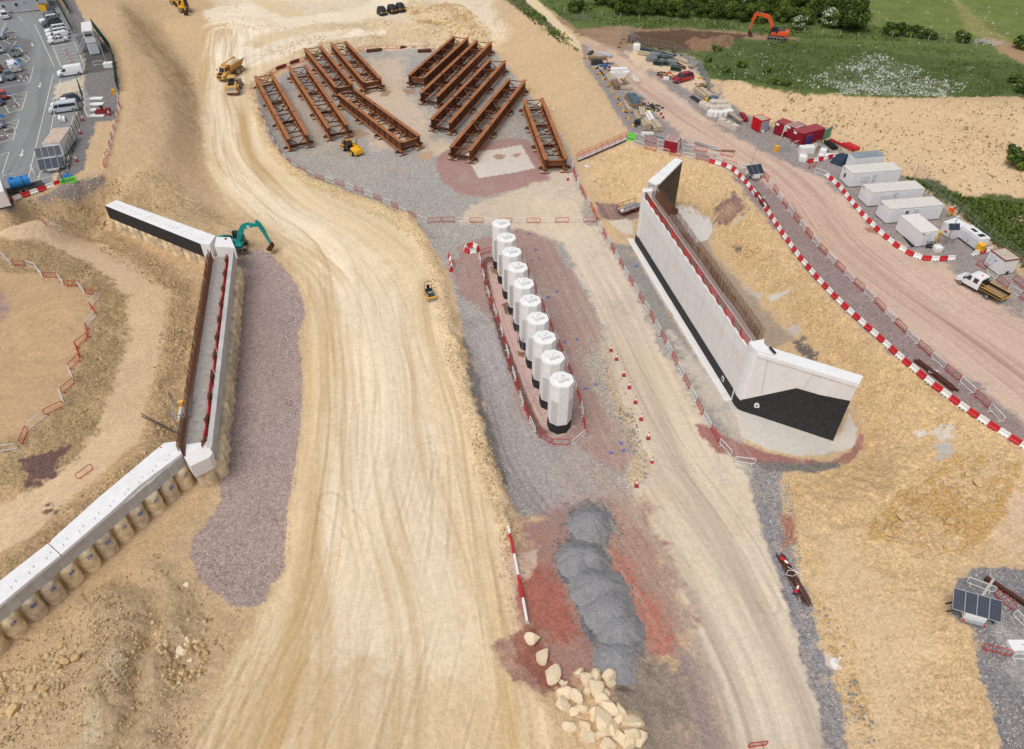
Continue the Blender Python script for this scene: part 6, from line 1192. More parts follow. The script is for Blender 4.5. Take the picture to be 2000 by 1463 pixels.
# ================= cabins and containers =================
def cabin(A, B, C_, hgt, label, cat='container', nm='container', wall=m_white, roof=None, ribs=0, ribroof=0, zg=None, group=None, trim=None, doors=None, feats=()):
    zt = zg if zg is not None else None
    a0 = P(*A, 5); 
    if zt is None:
        c0 = P(*B, 5 + hgt); zt = hz(c0.x, c0.y)
    z1 = zt + hgt; a, b, c = [flat2(P(*p, z1)) for p in (A, B, C_)]; u = (b - a); v = (c - b); Lu, Lv = u.length, v.length
    ang = (aim(a, b) + aim(b, c) - math.copysign(math.pi / 2, (u.x * v.y - u.y * v.x))) / 2 if abs(aim(a, b) - (aim(b, c) - math.copysign(math.pi / 2, (u.x * v.y - u.y * v.x)))) < 1 else aim(a, b)
    sg = math.copysign(1, u.x * v.y - u.y * v.x); ctr = (a + c) * .5
    t = thing(nm, label, cat, Vector((ctr.x, ctr.y, zt)), ang, group); hx, hy = Lu / 2, Lv / 2
    # local frame: x along A->B, front face (A-B side) is y = -sg*hy ; B-C side is x = +hx
    w = M().mt(wall).box((0, 0, hgt / 2 + .08), (Lu, Lv, hgt - .2)); w.build('walls', t)
    rf = M().mt(m_rfd if ribroof and roof is not None else (roof or wall)).box((0, 0, hgt - .045), (Lu + .04, Lv + .04, .09)).mt(roof or wall)
    if ribroof:
        al = Lv > Lu; n = int(max(Lu, Lv) / .45)
        for k in range(n):
            q_ = -max(Lu, Lv) / 2 + (k + .5) * max(Lu, Lv) / n; rf.box((0, q_, hgt + .012) if al else (q_, 0, hgt + .012), (Lu - .3, .27, .03) if al else (.27, Lv - .3, .03))
    rf.build('roof', t)
    yf = -sg * hy
    if ribs:
        r = M().mt(wall); n = int(Lu / .35)
        for k in range(n): r.box((-hx + (k + .5) * Lu / n, yf * 1.0 - sg * .03, hgt / 2 + .05), (.14, .09, hgt - .45))
        n = int(Lv / .35)
        for k in range(n): r.box((hx + .03, -hy + (k + .5) * Lv / n, hgt / 2 + .05), (.09, .14, hgt - .45))
        r.build('wall_ribs', t)
    if trim:
        w = M().mt(trim)
        for s in (-1, 1):
            w.box((0, s * (hy + .02), hgt - .02), (Lu + .12, .1, .14)); w.box((s * (hx + .02), 0, hgt - .02), (.1, Lv + .12, .14))
        w.build('roof_trim', t)
    w = M().mt(m_dgrey); [w.box((sx * (hx - .3), sy * (hy - .3), .04), (.4, .4, .1)) for sx in (-1, 1) for sy in (-1, 1)]; w.build('base_feet', t)
    for f in feats:    # (face, u0, u1, z0, z1, material, name); face 'f' = A-B side, 's' = B-C side, u in 0..1
        fc, u0, u1, z0, z1_, m_, n_ = f; w = M().mt(m_)
        if fc == 'f': w.box((-hx + Lu * (u0 + u1) / 2, yf - sg * .07, (z0 + z1_) / 2), (Lu * (u1 - u0), .08, z1_ - z0))
        elif fc == 's': w.box((hx + .07, sg * (-hy + Lv * (u0 + u1) / 2), (z0 + z1_) / 2), (.08, Lv * (u1 - u0), z1_ - z0))
        else: w.box((-hx + Lu * (u0 + u1) / 2, sg * (-hy + Lv * (z0 + z1_) / 2), hgt + .03), (Lu * (u1 - u0), Lv * (z1_ - z0), .05))
        w.build(n_, t)
    return t
m_wroof = mat('stained white roof', L3(228,225,221), .8, var=.06, sc=5, dirt=L3(200,194,186), dsc=2.6); m_groof = mat('grey flat roof', L3(140,150,158), .5, var=.12, sc=.6)
m_doorg = mat('door panel', L3(216,218,224), .5); m_dot = mat('small label', L3(120,134,170), .5)
cf = lambda d: (('s', d, d + .09, .35, 2.35, m_doorg, 'door'), ('s', d - .22, d - .06, .9, 2.0, m_doorg, 'window_shutter'), ('s', d + .03, d + .045, 1.0, 1.2, m_blk, 'door_lock'), ('s', d + .03, d + .05, 1.6, 1.9, m_dot, 'notice'), ('f', .1, .35, 2.3, 2.4, m_dot, 'label_plate'))
cabin((1657.8,297.8),(1671.6,308),(1729.2,303.8), 2.6, 'white cabin with a dark grey flat roof, farthest of the white cabins', 'site cabin', 'site_cabin', roof=m_groof, ribs=1, group='white site cabins', feats=(('f', .2, .26, 1.9, 2.05, m_dot, 'label_plate'),))
cabin((1648.2,323.4),(1666.2,339.8),(1761.8,331.4), 2.6, 'white cabin with flaking roof paint and slit window in its end', 'site cabin', 'site_cabin', roof=m_wroof, ribs=1, ribroof=1, group='white site cabins', feats=cf(.42) + (('f', .35, .5, 1.1, 1.8, m_dgl, 'slit_window'),))
cabin((1686.6,360.8),(1704,377.6),(1805.4,367.4), 2.6, 'white ribbed cabin, middle of the three long cabins', 'site cabin', 'site_cabin', roof=m_wroof, ribs=1, ribroof=1, group='white site cabins', feats=cf(.42))
cabin((1720.8,392),(1740,410),(1843.4,399.8), 2.6, 'white ribbed cabin with its dark doorway open, nearest of the three long cabins', 'site cabin', 'site_cabin', roof=m_wroof, ribs=1, ribroof=1, group='white site cabins', feats=cf(.46) + (('s', .3, .36, 1.0, 2.1, m_dgl, 'open_window'),))
cabin((1764.6,421.4),(1797.6,455.6),(1830,449), 2.6, 'short white cabin with steps at its end, in front of the long cabins', 'site cabin', 'site_cabin', roof=m_wroof, group='white site cabins', ribroof=0, feats=(('s', .25, .6, .3, 2.3, m_doorg, 'door'), ('s', .1, .2, 2.2, 2.35, m_dot, 'label_plate')))
cabin((1937.5,488.9),(1964.6,510.4),(1991,504.9), 2.5, 'white container with red roof trim behind the tipper truck', 'container', 'container', roof=m_tim, ribs=0, ribroof=1, trim=m_redd, feats=(('f', .15, .45, .3, 2.2, m_doorg, 'door'), ('f', .2, .24, 1.2, 1.35, m_blk, 'door_handle'), ('f', .5, .56, 1.6, 1.75, m_blue, 'blue_label'), ('s', .45, .62, .0, .6, m_rubber, 'wheel')))
m_red = mat('crimson container paint', L3(152,30,48), .55, var=.1, sc=2); m_redr = mat('faded crimson roof', L3(160,68,76), .7, var=.1, sc=1, dirt=L3(140,70,72), dsc=.8)
rl = (('f', .1, .4, 1.85, 2.25, m_whp, 'company_panel'), ('f', .04, .1, 2.35, 2.45, m_whp, 'marker'))
cabin((1514,236.5),(1535,243),(1551.5,237.6), 2.5, 'crimson container, leftmost of three side by side', 'container', 'container', m_red, m_redr, ribs=1, group='crimson containers', feats=rl)
cabin((1539.4,242.3),(1556.5,250),(1575,243), 2.5, 'crimson container in the middle with ribbed faded roof', 'container', 'container', m_red, m_redr, ribs=1, ribroof=1, group='crimson containers', feats=rl)
cabin((1553.7,253),(1570.2,262.3),(1609.8,249), 2.5, 'crimson container, rightmost and nearest, beside a purple panel', 'container', 'container', m_red, m_redr, ribs=1, group='crimson containers', feats=rl)
cabin((1471,227),(1488,236),(1504.4,232.5), 2.4, 'bright red hut with grey side wall and pale boarded roof', 'hut', 'site_hut', mat('bright red', L3(206,24,34), .5), m_tim, trim=mat('bright red trim', L3(206,30,38), .5), feats=(('f', .25, .75, .2, 2.0, mat('hut door', L3(190,16,26), .5), 'door'), ('s', .05, .95, .15, 2.2, mat('grey side', L3(160,160,172), .6), 'side_panel')))
cabin((1298.7,272.5),(1322.7,277.7),(1330,268), 2.5, 'small crimson container standing in the barrier walkway', 'container', 'container', m_red, mat('pinkish ribbed roof', L3(162,104,106), .7), ribs=1, ribroof=1, feats=(('s', .2, .8, .2, 2.1, m_conc, 'open_end'),))
cabin((90.5,279),(122,279),(128.4,250), 2.6, 'white container with rust streaked roof in the car park', 'container', 'container', m_white, mat('rust streaked roof', L3(206,186,168), .8, var=.1, dirt=L3(170,104,74), dsc=1.1), ribroof=1, zg=8.0, feats=(('f', .45, .8, .2, 2.2, m_doorg, 'door'), ('f', .5, .65, 1.9, 2.1, m_doorg, 'vent')))
cabin((162,61),(182,59),(175,42), 5.2, 'white two storey cabin stack with a dark upper window', 'cabin stack', 'cabin_stack', m_white, m_white, zg=8.0, feats=(('f', .12, .88, 4.1, 4.5, m_dgl, 'window'), ('f', .12, .88, 4.5, 5.0, m_groof, 'window_shade'), ('f', 0, 1, 2.55, 2.7, m_steel, 'floor_joint'), ('f', .08, .92, .2, 2.4, mat('pale ribbed door', L3(206,216,226), .5), 'double_door'), ('f', .3, .33, .3, 2.3, m_steel, 'door_bar'), ('f', .48, .51, .3, 2.3, m_steel, 'door_bar'), ('f', .66, .69, .3, 2.3, m_steel, 'door_bar'), ('s', .2, .35, 3.2, 4.4, m_blk, 'side_window')))
# steps beside the two storey stack
o = G(171, 98); g = root_at('steel_stair', 'grey steel stair on the left of the two storey stack', 'stair', o); w = M().mt(m_steel); [w.box((-.4 + .0, -3 + k * .45, .25 + k * .22), (.9, .3, .05)) for k in range(11)]; w.build('treads', g)
w = M().mt(m_steel)
for s in (-.85, .05): w.bar((s, -3.2, .1), (s, 1.8, 2.6), .08, .2); w.bar((s, -3.2, 1.1), (s, 1.8, 3.6), .05); [w.bar((s, -3.2 + k * 1.2, .2 + k * .6), (s, -3.2 + k * 1.2, 1.15 + k * .6), .05) for k in range(5)]
w.build('handrail', g)
# site office, mostly above the frame
a = P(-80, 37, 8.0); b = P(98, 18.5, 8.0); u = (b - a).normalized(); v = Vector((-u.y, u.x, 0)); o = b; g = root_at('site_office', 'long grey site office with white framed windows and red fascia', 'site office', o)
m_offc = mat('grey office cladding', L3(182,186,192), .7, var=.04, sc=.8)
LM(o).mt(m_offc).prism([a, b, b + v * 9, a + v * 9], 8.25, 11.3).build('walls', g); LM(o).mt(mat('office red roof', L3(170,34,44), .6)).prism([a - u * .1 - v * .12, b + u * .1 - v * .12, b + u * .1 + v * 9.1, a - u * .1 + v * 9.1], 11.3, 11.9).build('roof', g)
LM(o).mt(m_dgrey).prism([a + v * .3, b + v * .3 - u * .2, b + v * 8.8 - u * .2, a + v * 8.8], 7.8, 8.25).build('skirt', g)
def win(x, y, ww, hh, frame=True):
    c_ = PV(x, y, a, b); f_ = LM(o).mt(m_white).slab([c_ + u * s * (ww + .12) + Vector((0, 0, t_ * (hh + .12))) - v * .02 for s, t_ in ((-1, -1), (1, -1), (1, 1), (-1, 1))], -v * .05).build('window', g)
    LM(o).mt(m_dgl).slab([c_ + u * s * ww + Vector((0, 0, t_ * hh)) - v * .075 for s, t_ in ((-1, -1), (1, -1), (1, 1), (-1, 1))], -v * .02).build('pane', f_)
win(6.5, 12.5, .38, .42); win(31.5, 9, .38, .42); win(72, 0, .3, .3); win(46.5, 3.5, .25, .12)
LM(o).mt(m_steel).slab([PV(x, y, a, b) - v * .02 for x, y in ((17, 22), (21, 21), (22.5, 26), (18, 27))], -v * .3).build('air_unit', g)
LM(o).mt(m_wht).bar(PV(24, 25, a, b) - v * .1, PV(85, 17, a, b) - v * .1, .08).build('pipe', g)
# ================= solar units =================
def solar(TL, TR, BR_, BL, z0, z1, n, label, nm='solar_trailer', wheels=True, rows=1):
    """corners as pixels; top edge at height z1, bottom edge at z0 above the ground below"""
    gb = G((BL[0] + BR_[0]) / 2, (BL[1] + BR_[1]) / 2 + 12).z
    tl, tr, br, bl = P(*TL, gb + z1), P(*TR, gb + z1), P(*BR_, gb + z0), P(*BL, gb + z0); c_ = (tl + tr + br + bl) * .25; o = Vector((c_.x, c_.y, gb)); g = root_at(nm, label, 'solar generator', o)
    nrm = (tr - tl).cross(bl - tl).normalized(); nrm = nrm if nrm.z > 0 else -nrm
    fr = LM(o).mt(m_steel).slab([tl, tr, br, bl], -nrm * .06).build('panel_frame', g)
    for k in range(n):
        a_, b_ = (k + .04) / n, (k + .96) / n; L_ = lambda s, t_: tl.lerp(tr, s).lerp(bl.lerp(br, s), t_)
        p_ = LM(o).mt(m_solar).slab([L_(a_, .03) + nrm * .012, L_(b_, .03) + nrm * .012, L_(b_, .97) + nrm * .012, L_(a_, .97) + nrm * .012], nrm * .02).build('solar_panel', g)
        w = LM(o).mt(mat_grid)
        for j in range(1, 4): w.bar(L_(a_ + (b_ - a_) * j / 4, .04) + nrm * .034, L_(a_ + (b_ - a_) * j / 4, .96) + nrm * .034, .018, .004)
        for j in range(1, 7): w.bar(L_(a_, j / 7) + nrm * .034, L_(b_, j / 7) + nrm * .034, .018, .004)
        w.build('cell_grid', p_)
    e = (br - bl); e.z = 0; e.normalize(); f_ = Vector((e.y, -e.x, 0)); f_ = f_ if f_.y < 0 else -f_; m_ = (bl + br) * .5; hw = (br - bl).length * .22
    LM(o).mt(m_white).prism([flat2(m_) + e * hw * s - f_ * t_ for s, t_ in ((-1, -.1), (1, -.1), (1, 1.4), (-1, 1.4))], gb + .35, gb + z0 - .05).build('body', g)
    LM(o).mt(m_steel).bar(m_ - e * hw * 1.2 + f_ * .3 + Vector((0, 0, .4 + gb - m_.z)), m_ + e * hw * 1.2 + f_ * .3 + Vector((0, 0, .4 + gb - m_.z)), .25, .18).mt(m_redp).bar(m_ - e * hw * 1.1 + f_ * .36 + Vector((0, 0, .47 + gb - m_.z)), m_ - e * hw * .9 + f_ * .36 + Vector((0, 0, .47 + gb - m_.z)), .2, .12).bar(m_ + e * hw * 1.1 + f_ * .36 + Vector((0, 0, .47 + gb - m_.z)), m_ + e * hw * .9 + f_ * .36 + Vector((0, 0, .47 + gb - m_.z)), .2, .12).build('light_bar', g)
    if wheels:
        for s in (-1, 1):
            for t_ in (0, 1): p_ = (bl if s < 0 else br).lerp(tl if s < 0 else tr, .25 + .5 * t_); LM(o).mt(m_blk).bar((p_.x, p_.y, gb + .02), (p_.x - e.x * s * .9, p_.y - e.y * s * .9, gb + z0), .1).build('outrigger', g)
    return g
mat_grid = mat('cell grid line', L3(82, 92, 108), .4)
sg_ = solar((1863.5,1147.5),(1958,1173.5),(1955,1216.5),(1860,1189.5), 1.1, 2.1, 4, 'large solar trailer with four gridded panels at the right edge')
o = P(1916, 1165, 5.5); M_ = LM(sg_.location); M_.mt(m_wht).bar(P(1917, 1166, sg_.location.z + 1.8), P(1917, 1166, sg_.location.z + 1.8) + Vector((0, .2, 3.0)), .14).mt(m_steel).box(P(1917, 1166, sg_.location.z + 1.8) + Vector((0, .2, 3.0)), (.3, .3, .3)).build('mast', sg_)
sg_ = solar((1457,323.5),(1486,319.5),(1493.5,338),(1464.5,342), 1.1, 2.2, 3, 'three panel solar trailer beside the curve of plastic blocks')
o = G(1466, 322); g = root_at('lamp_mast', 'slender leaning grey mast beside the three panel solar trailer', 'mast', o); LM(o).mt(m_steel).bar(o, o + Vector((1.2, 1.2, 5.6)), .12, .12, 6).build('pole', g); LM(o).mt(m_wht).box(o + Vector((1.2, 1.2, 5.7)), (.3, .3, .35)).build('camera_head', g)
solar((66,290),(115.5,283),(121.5,302.5),(71.5,309.5), 1.8, 2.9, 4, 'upper row of blue solar panels against the rust streaked container', 'solar_array', False); solar((72.6,312),(123,305),(127.6,325.7),(77.6,333), .6, 1.7, 4, 'lower row of blue solar panels below the upper row in the car park', 'solar_array', False)
solar((89.5,14),(105,12),(110,24),(95.5,26), 1.0, 2.0, 4, 'small solar trailer beside the yellow box at the site office end')
o = G(88, 20); g = root_at('yellow_skip', 'yellow box standing between site office and small solar trailer', 'skip', o); M().mt(m_yel).box((0, 0, .8), (1.8, 1.6, 1.5), taper=1.1).build('body', g); M().mt(m_blk).box((0, 0, 1.57), (1.6, 1.4, .05)).build('lid', g)
# camera tower with solar panel by the generators
o = G(1846, 478); g = root_at('camera_tower', 'tripod camera tower with a single solar panel between cabin and generator', 'camera tower', o)
M().mt(m_steel).bar((0, 0, 0), (0, 0, 4.6), .09).build('mast', g); w = M().mt(m_steel)
for k in range(3): w.bar((0, 0, 1.4), (1.7 * math.cos(k * 2.1 + .4), 1.7 * math.sin(k * 2.1 + .4), .03), .07)
w.build('tripod_leg', g); M().mt(m_solar).box((0, -.2, 3.2), (1.6, .06, 1.0), rx=-.7).build('solar_panel', g); M().mt(m_wht).box((0, 0, 4.7), (.3, .3, .3)).build('camera_head', g)
# generators
cabin((1851.5,434),(1871,449),(1885,437), 2.1, 'plain white generator cube behind the camera tower', 'generator', 'generator', m_white, feats=(('f', .3, .5, .8, .95, m_redp, 'red_mark'), ('f', .1, .14, 1.6, 1.7, m_blk, 'latch'), ('f', .8, .84, 1.6, 1.7, m_blk, 'latch')))
cabin((1885,442),(1914,469),(1930,464.5), 2.0, 'long white generator with four doors and black roof vents', 'generator', 'generator', m_white, feats=(('f', .06, .26, .3, 1.7, m_doorg, 'door'), ('f', .3, .48, .3, 1.7, m_doorg, 'door'), ('f', .52, .7, .3, 1.7, m_doorg, 'door'), ('f', .75, .93, .3, 1.7, m_doorg, 'door'), ('r', .25, .5, .35, .65, m_blk, 'roof_vent'), ('r', .68, .85, .2, .8, m_blk, 'roof_vent'), ('f', -.01, 1.01, 0, .22, m_dgrey, 'base_frame')))
o = G(1893, 478); g = root_at('extinguisher_stand', 'red board on a small steel stand before the long generator', 'stand', o); M().mt(m_redp).box((0, 0, .9), (.8, .06, .6)).build('board', g); M().mt(m_steel).bar((-.6, 0, 0), (-.4, 0, 1.3), .06).bar((.6, 0, 0), (.4, 0, 1.3), .06).bar((-.4, 0, 1.3), (.4, 0, 1.3), .06).build('stand', g)
# ================= people =================
def person(label, p, rz, top=m_hivis, legs=m_hivy, hat=m_whp):
    t = thing('person', label, 'person', p, rz); me = bpy.data.meshes.new('body'); o_ = bpy.data.objects.new('body', me); scene.collection.objects.link(o_)
    J = [((0, 0, .95), .15), ((0, 0, 1.2), .15), ((0, 0, 1.42), .16), ((0, 0, 1.55), .06), ((0, .02, 1.68), .10), ((-.2, 0, 1.42), .07), ((-.3, .08, 1.15), .055), ((-.22, .28, 1.0), .045), ((.2, 0, 1.42), .07), ((.3, .08, 1.15), .055), ((.22, .28, 1.05), .045), ((-.1, 0, .9), .11), ((-.13, .08, .5), .08), ((-.14, 0, .08), .06), ((-.14, .16, .04), .05), ((.1, 0, .9), .11), ((.13, -.04, .5), .08), ((.14, -.12, .08), .06), ((.14, .04, .04), .05)]
    E = [(0, 1), (1, 2), (2, 3), (3, 4), (2, 5), (5, 6), (6, 7), (2, 8), (8, 9), (9, 10), (0, 11), (11, 12), (12, 13), (13, 14), (0, 15), (15, 16), (16, 17), (17, 18)]
    me.from_pydata([j[0] for j in J], E, []); sk = o_.modifiers.new('s', 'SKIN'); o_.modifiers.new('u', 'SUBSURF').render_levels = 1
    for i, j in enumerate(J): me.skin_vertices[0].data[i].radius = (j[1], j[1])
    me.skin_vertices[0].data[0].use_root = True
    dg = bpy.context.evaluated_depsgraph_get(); dg.update(); nm_ = bpy.data.meshes.new_from_object(o_.evaluated_get(dg)); bpy.data.objects.remove(o_); nm_.name = 'body'
    for m_ in (top, legs, m_skin, m_blk): nm_.materials.append(m_)
    for pl_ in nm_.polygons:
        z = pl_.center.z; pl_.material_index = 2 if z > 1.53 else (0 if z > .92 else (1 if z > .14 else 3)); 
        if abs(pl_.center.x) > .15 and pl_.center.y > .22 and z > .9: pl_.material_index = 2
    b_ = bpy.data.objects.new('body', nm_); scene.collection.objects.link(b_); b_.parent = t
    M().mt(hat).cyl((0, .02, 1.78), .125, .1, 'z', 10, .07).cyl((0, .04, 1.735), .15, .02, 'z', 10).build('hard_hat', t); return t
person('person in orange and yellow hi-vis kneeling side of the sandy bank near the track junction', G(1102, 74), 1.2)['label'] = 'person in orange jacket and yellow trousers on the stony bank edge'
person('person in orange jacket and yellow trousers behind the nearest long cabin', G(1851, 423), 2.5); person('person in full orange hi-vis just behind the other worker by the cabins', G(1857, 421), .5, m_hivis, m_hivis)
# ================= stored materials =================
m_bge = mat('beige sacking', L3(206,194,180), .9, var=.08, sc=4)
def rz_of(x, y, dx, dy): return aim(G(x, y), G(x + dx * 10, y + dy * 10))
def stack(x, y, dx, dy, L_, W_, H_, m_, label, cat='timber stack', nm='timber_stack', n=5, lay=3, m2=None, bear=True):
    o = G(x, y); t = thing(nm, label, cat, o, rz_of(x, y, dx, dy)); r_ = random.Random(int(x * 7 + y))
    w = M().mt(m_)
    for l in range(lay):
        for k in range(n):
            if l == lay - 1 and r_.random() < .25: continue
            w.box((r_.uniform(-.12, .12), -W_ / 2 + (k + .5) * W_ / n, .1 + (l + .5) * H_ / lay), (L_ * r_.uniform(.9, 1.02), W_ / n * .93, H_ / lay * .9), rz=r_.uniform(-.015, .015))
    w.build('boards' if 'timber' in nm else 'lengths', t)
    if bear: M().mt(m2 or m_timd).box((-L_ * .3, 0, .05), (.12, W_ + .2, .1)).box((L_ * .3, 0, .05), (.12, W_ + .2, .1)).build('bearers', t)
    return t
def blockrow(pts, sz, label, m_=None, cat='concrete block', nm='concrete_block', grp=None, rz=None):
    for i, (x, y) in enumerate(pts):
        o = G(x, y); t = thing(nm, label, cat, o, rz if rz is not None else 0, grp); a, b, c_ = sz
        w = M().mt(m_ or m_conc); w.loft([[(-a / 2 * f, -b / 2 * f, z), (a / 2 * f, -b / 2 * f, z), (a / 2 * f, b / 2 * f, z), (-a / 2 * f, b / 2 * f, z)] for z, f in ((0, .97), (.05, 1), (c_ - .06, 1), (c_, .94))]); w.build('block', t); M().mt(m_steel).box((0, 0, c_ + .02), (.2, .06, .06)).build('lifting_loop', t)
def bag(x, y, s, label, m_=None, grp=None):
    o = G(x, y); t = thing('bulk_bag', label, 'bulk bag', o, x * .7, grp); secs = []
    for z, f in ((0, .9), (.12, 1.0), (.5, 1.03), (.82, 1.0), (.9, .88), (.93, .4)): secs.append([(s * .5 * f * (abs(math.cos(a)) ** .28) * math.copysign(1, math.cos(a)), s * .5 * f * (abs(math.sin(a)) ** .28) * math.copysign(1, math.sin(a)), z * s * .95) for a in [2 * math.pi * (k + .5) / 12 for k in range(12)]])
    M().mt(m_ or m_whp).loft(secs).build('sack', t); M().mt(m_whp).path([(-.3 * s, -.3 * s, s), (-.1 * s, -.1 * s, 1.15 * s), (.1 * s, .1 * s, s)], .05).path([(.3 * s, -.3 * s, s), (.1 * s, -.1 * s, 1.15 * s), (-.2 * s, .3 * s, s)], .05).build('handles', t)
def lump(x, y, L_, W_, H_, m_, label, cat, nm, dx=1, dy=0, m2=None):
    """draped sheet or heap: a crumpled mound on a flat bottom"""
    o = G(x, y); t = thing(nm, label, cat, o, rz_of(x, y, dx, dy)); r_ = random.Random(int(x * 3 + y * 5)); n = 12; k = 7; secs = []
    for i in range(n + 1):
        u = -1 + 2 * i / n; row = []
        for j in range(k + 1):
            v = -1 + 2 * j / k; e = max(0, 1 - abs(u) ** 5) * max(0, 1 - abs(v) ** 5); row.append((u * L_ / 2 + r_.uniform(-.04, .04), v * W_ / 2 + r_.uniform(-.04, .04), H_ * e ** .45 * (1 + r_.uniform(-.12, .1)) if 0 < i < n and 0 < j < k else 0))
        secs.append(row)
    M().mt(m_).loft(secs, cap=False).build('sheet', t)
    if m2: M().mt(m2).box((0, 0, H_ * .35), (L_ * .96, W_ * 1.03, H_ * .5)).build('stack_inside', t)
    return t
def clutter(x, y, r, n, mats_, label, cat, nm, long=1.2):
    o = G(x, y); t = thing(nm, label, cat, o); r_ = random.Random(int(x + y * 11)); parts = {}
    for i in range(n):
        m_ = mats_[i % len(mats_)]; a = r_.random() * 6.28; q_ = r * math.sqrt(r_.random()); c_ = Vector((q_ * math.cos(a), q_ * math.sin(a), r_.uniform(.1, .5 * (1 - q_ / r) + .2))); d = Vector((math.cos(a * 3), math.sin(a * 3), r_.uniform(-.25, .25))) * r_.uniform(.3, long)
        w = parts.setdefault(m_.name, M().mt(m_)); w.bar(c_ - d * .5, c_ + d * .5, r_.uniform(.06, .22), r_.uniform(.06, .25))
    for k, w in parts.items(): w.build(k.split()[-1] + '_pieces', t)
    return t
for i, (x, y) in enumerate(((1146.4,114),(1160,135),(1171,145.5),(1178,157),(1189,168),(1195,180),(1205.5,192),(1211,205.5),(1218,218.5),(1227.7,233),(1235.7,247),(1352,131.5),(1365.5,154))):
    lb = 'yellow fence foot with dark rubber block in the row along the storage verge' if i < 11 else ['yellow fence foot right of the rusty pipe end', 'yellow fence foot right of the dark red pickup'][i - 11]
    t = thing('fence_foot', lb, 'fence foot', G(x, y), .3 * i, 'yellow fence feet'); M().mt(m_yel).box((0, 0, .22), (.5, .45, .42), taper=.85).build('block', t); M().mt(m_blk).box((.6 if i % 2 else -.6, 0, .07), (.7, .25, .14)).build('rubber_foot', t)
T_ = stack
T_(1157,112,1,.1,4.5,.5,.3,m_tim,'long thin planks lying beside the first yellow fence foot',n=3,lay=1); T_(1168,117,1,-.05,4.2,1.0,.6,m_timd,'brown timber stack at the far end of the storage verge')
T_(1182,108,.9,.3,4,1.2,.4,mat('galvanised sheet', L3(186,198,208), .4),'pale bent metal sheets at the far end of the storage verge','sheet stack','sheet_stack',3,2); T_(1153,106,.7,-.7,3,.7,.4,m_dgrey,'dark beams lying farthest up the storage verge','beam stack','beam_stack',3,1)
lump(1166,125,3,1.8,.9,m_blk,'black sheeting heap with white rags on the storage verge','sheeting','sheeting_heap'); clutter(1185,128,1.9,26,[m_blk,m_steel,m_blue],'dark pipes and one light blue board on the verge','pipe heap','pipe_heap',1.8); clutter(1173,134,1.2,16,[m_whp,m_blk],'white and black fittings beside the second fence foot','fittings heap','fittings_heap')
T_(1198,133,.55,.6,2.6,.5,.25,m_yelo,'orange yellow boards near the white blocks',n=3,lay=1); T_(1206.5,133,.55,.6,2.6,.6,.35,m_tim,'pale planks right of the orange boards',n=3,lay=2); clutter(1190,136,1.2,14,[m_rustd,m_tim],'small rusty offcuts behind the white blocks','offcut heap','offcut_heap')
T_(1176,143,.6,.7,3.6,.5,.2,m_rustd,'rust brown sheet pile lying above the third fence foot','steel sheet','steel_sheet',2,1)
blockrow([(1199,141),(1209,141),(1218,141)],(1.5,1.1,1.0),'white wrapped block in the back row above the timber planks',m_concw,'block','wrapped_block','white blocks, back row',.1); blockrow([(1197.5,151),(1207,151),(1216,151)],(1.35,1.0,1.2),'white wrapped block in the front row above the timber planks',m_whp,'block','wrapped_block','white blocks, front row',.1)
bag(1224,147,1.1,'white bag at the right end of the white block rows')
T_(1190.5,158,.45,.85,4.5,1.0,1.0,m_tim,'tall greenish timber stack below the white blocks',n=4,lay=4); T_(1202,170,.45,.8,3.6,1.2,1.1,m_timd,'timber stack with dark open end and pipes inside',n=4,lay=4)
T_(1209,161,.6,.75,3.4,.9,.35,m_tim,'left of three loose plank bundles below the white blocks',n=4,lay=1); T_(1217,161,.6,.75,3.4,.6,.3,m_timd,'middle of three loose plank bundles below the white blocks',n=3,lay=1); T_(1224.5,160,.6,.75,3.6,.5,.5,m_tim,'right of three loose plank bundles below the white blocks',n=2,lay=2)
T_(1240,156,.62,.75,4.8,1.0,.4,mat('pale boards', L3(214,206,196), .8),'pale and orange boards lying nearest the wheel ruts',n=4,lay=2); T_(1220,173,1,.1,3.4,1.6,.25,m_tim,'scattered flat boards below the loose plank bundles',n=5,lay=1)
T_(1209,193,.35,.9,4,.5,.15,m_rustd,'rust brown plate lying alone behind the tarpaulin stack','steel sheet','steel_sheet',1,1)
lump(1236,205,5.8,2.4,2.0,m_tarp,'long slate blue tarpaulin covered stack on the verge','covered stack','covered_stack',.5,.85,m_timd); T_(1226,211,.5,.85,6,.9,.6,m_tim,'timber stack along the left side of the tarpaulin stack')
T_(1253,228,.2,.95,4.4,1.2,1.2,m_tim,'pale boarded stack just below the tarpaulin stack',n=3,lay=3,m2=m_tim); T_(1242.5,230,.35,.9,5,.8,.8,m_tim,'narrow timber stack left of the pale boarded stack',n=3,lay=3); T_(1267,232,.5,.85,4.8,1.4,.7,m_conc,'grey panel stack right of the pale boarded stack','panel stack','panel_stack',2,3)
lump(1247,243,1.8,1.2,1.0,m_blk,'crumpled black sheet at the foot of the narrow timber stack','sheeting','sheeting_heap'); T_(1260,249,.5,.85,3.4,1.5,1.3,m_tim,'timber crate stack with grey lid nearest the green barrier',n=3,lay=4); T_(1279,250,.6,.75,4.4,1.6,1.0,m_tim,'splayed timber panels right of the crate stack',n=3,lay=4)
clutter(1272,212,2.6,46,[m_blk,m_dgrey,m_rustd,m_whp],'heap of black brackets and white sacks beside the tarpaulin stack','bracket heap','bracket_heap',1.4); t = thing('yellow_box','yellow box in front of the black bracket heap','box',G(1267,220),.2); M().mt(mat('olive yellow', L3(208,196,40), .5)).box((0,0,.35),(1.2,.9,.65)).build('body',t); M().mt(m_blk).box((0,0,.7),(1.0,.7,.04)).build('lid',t)
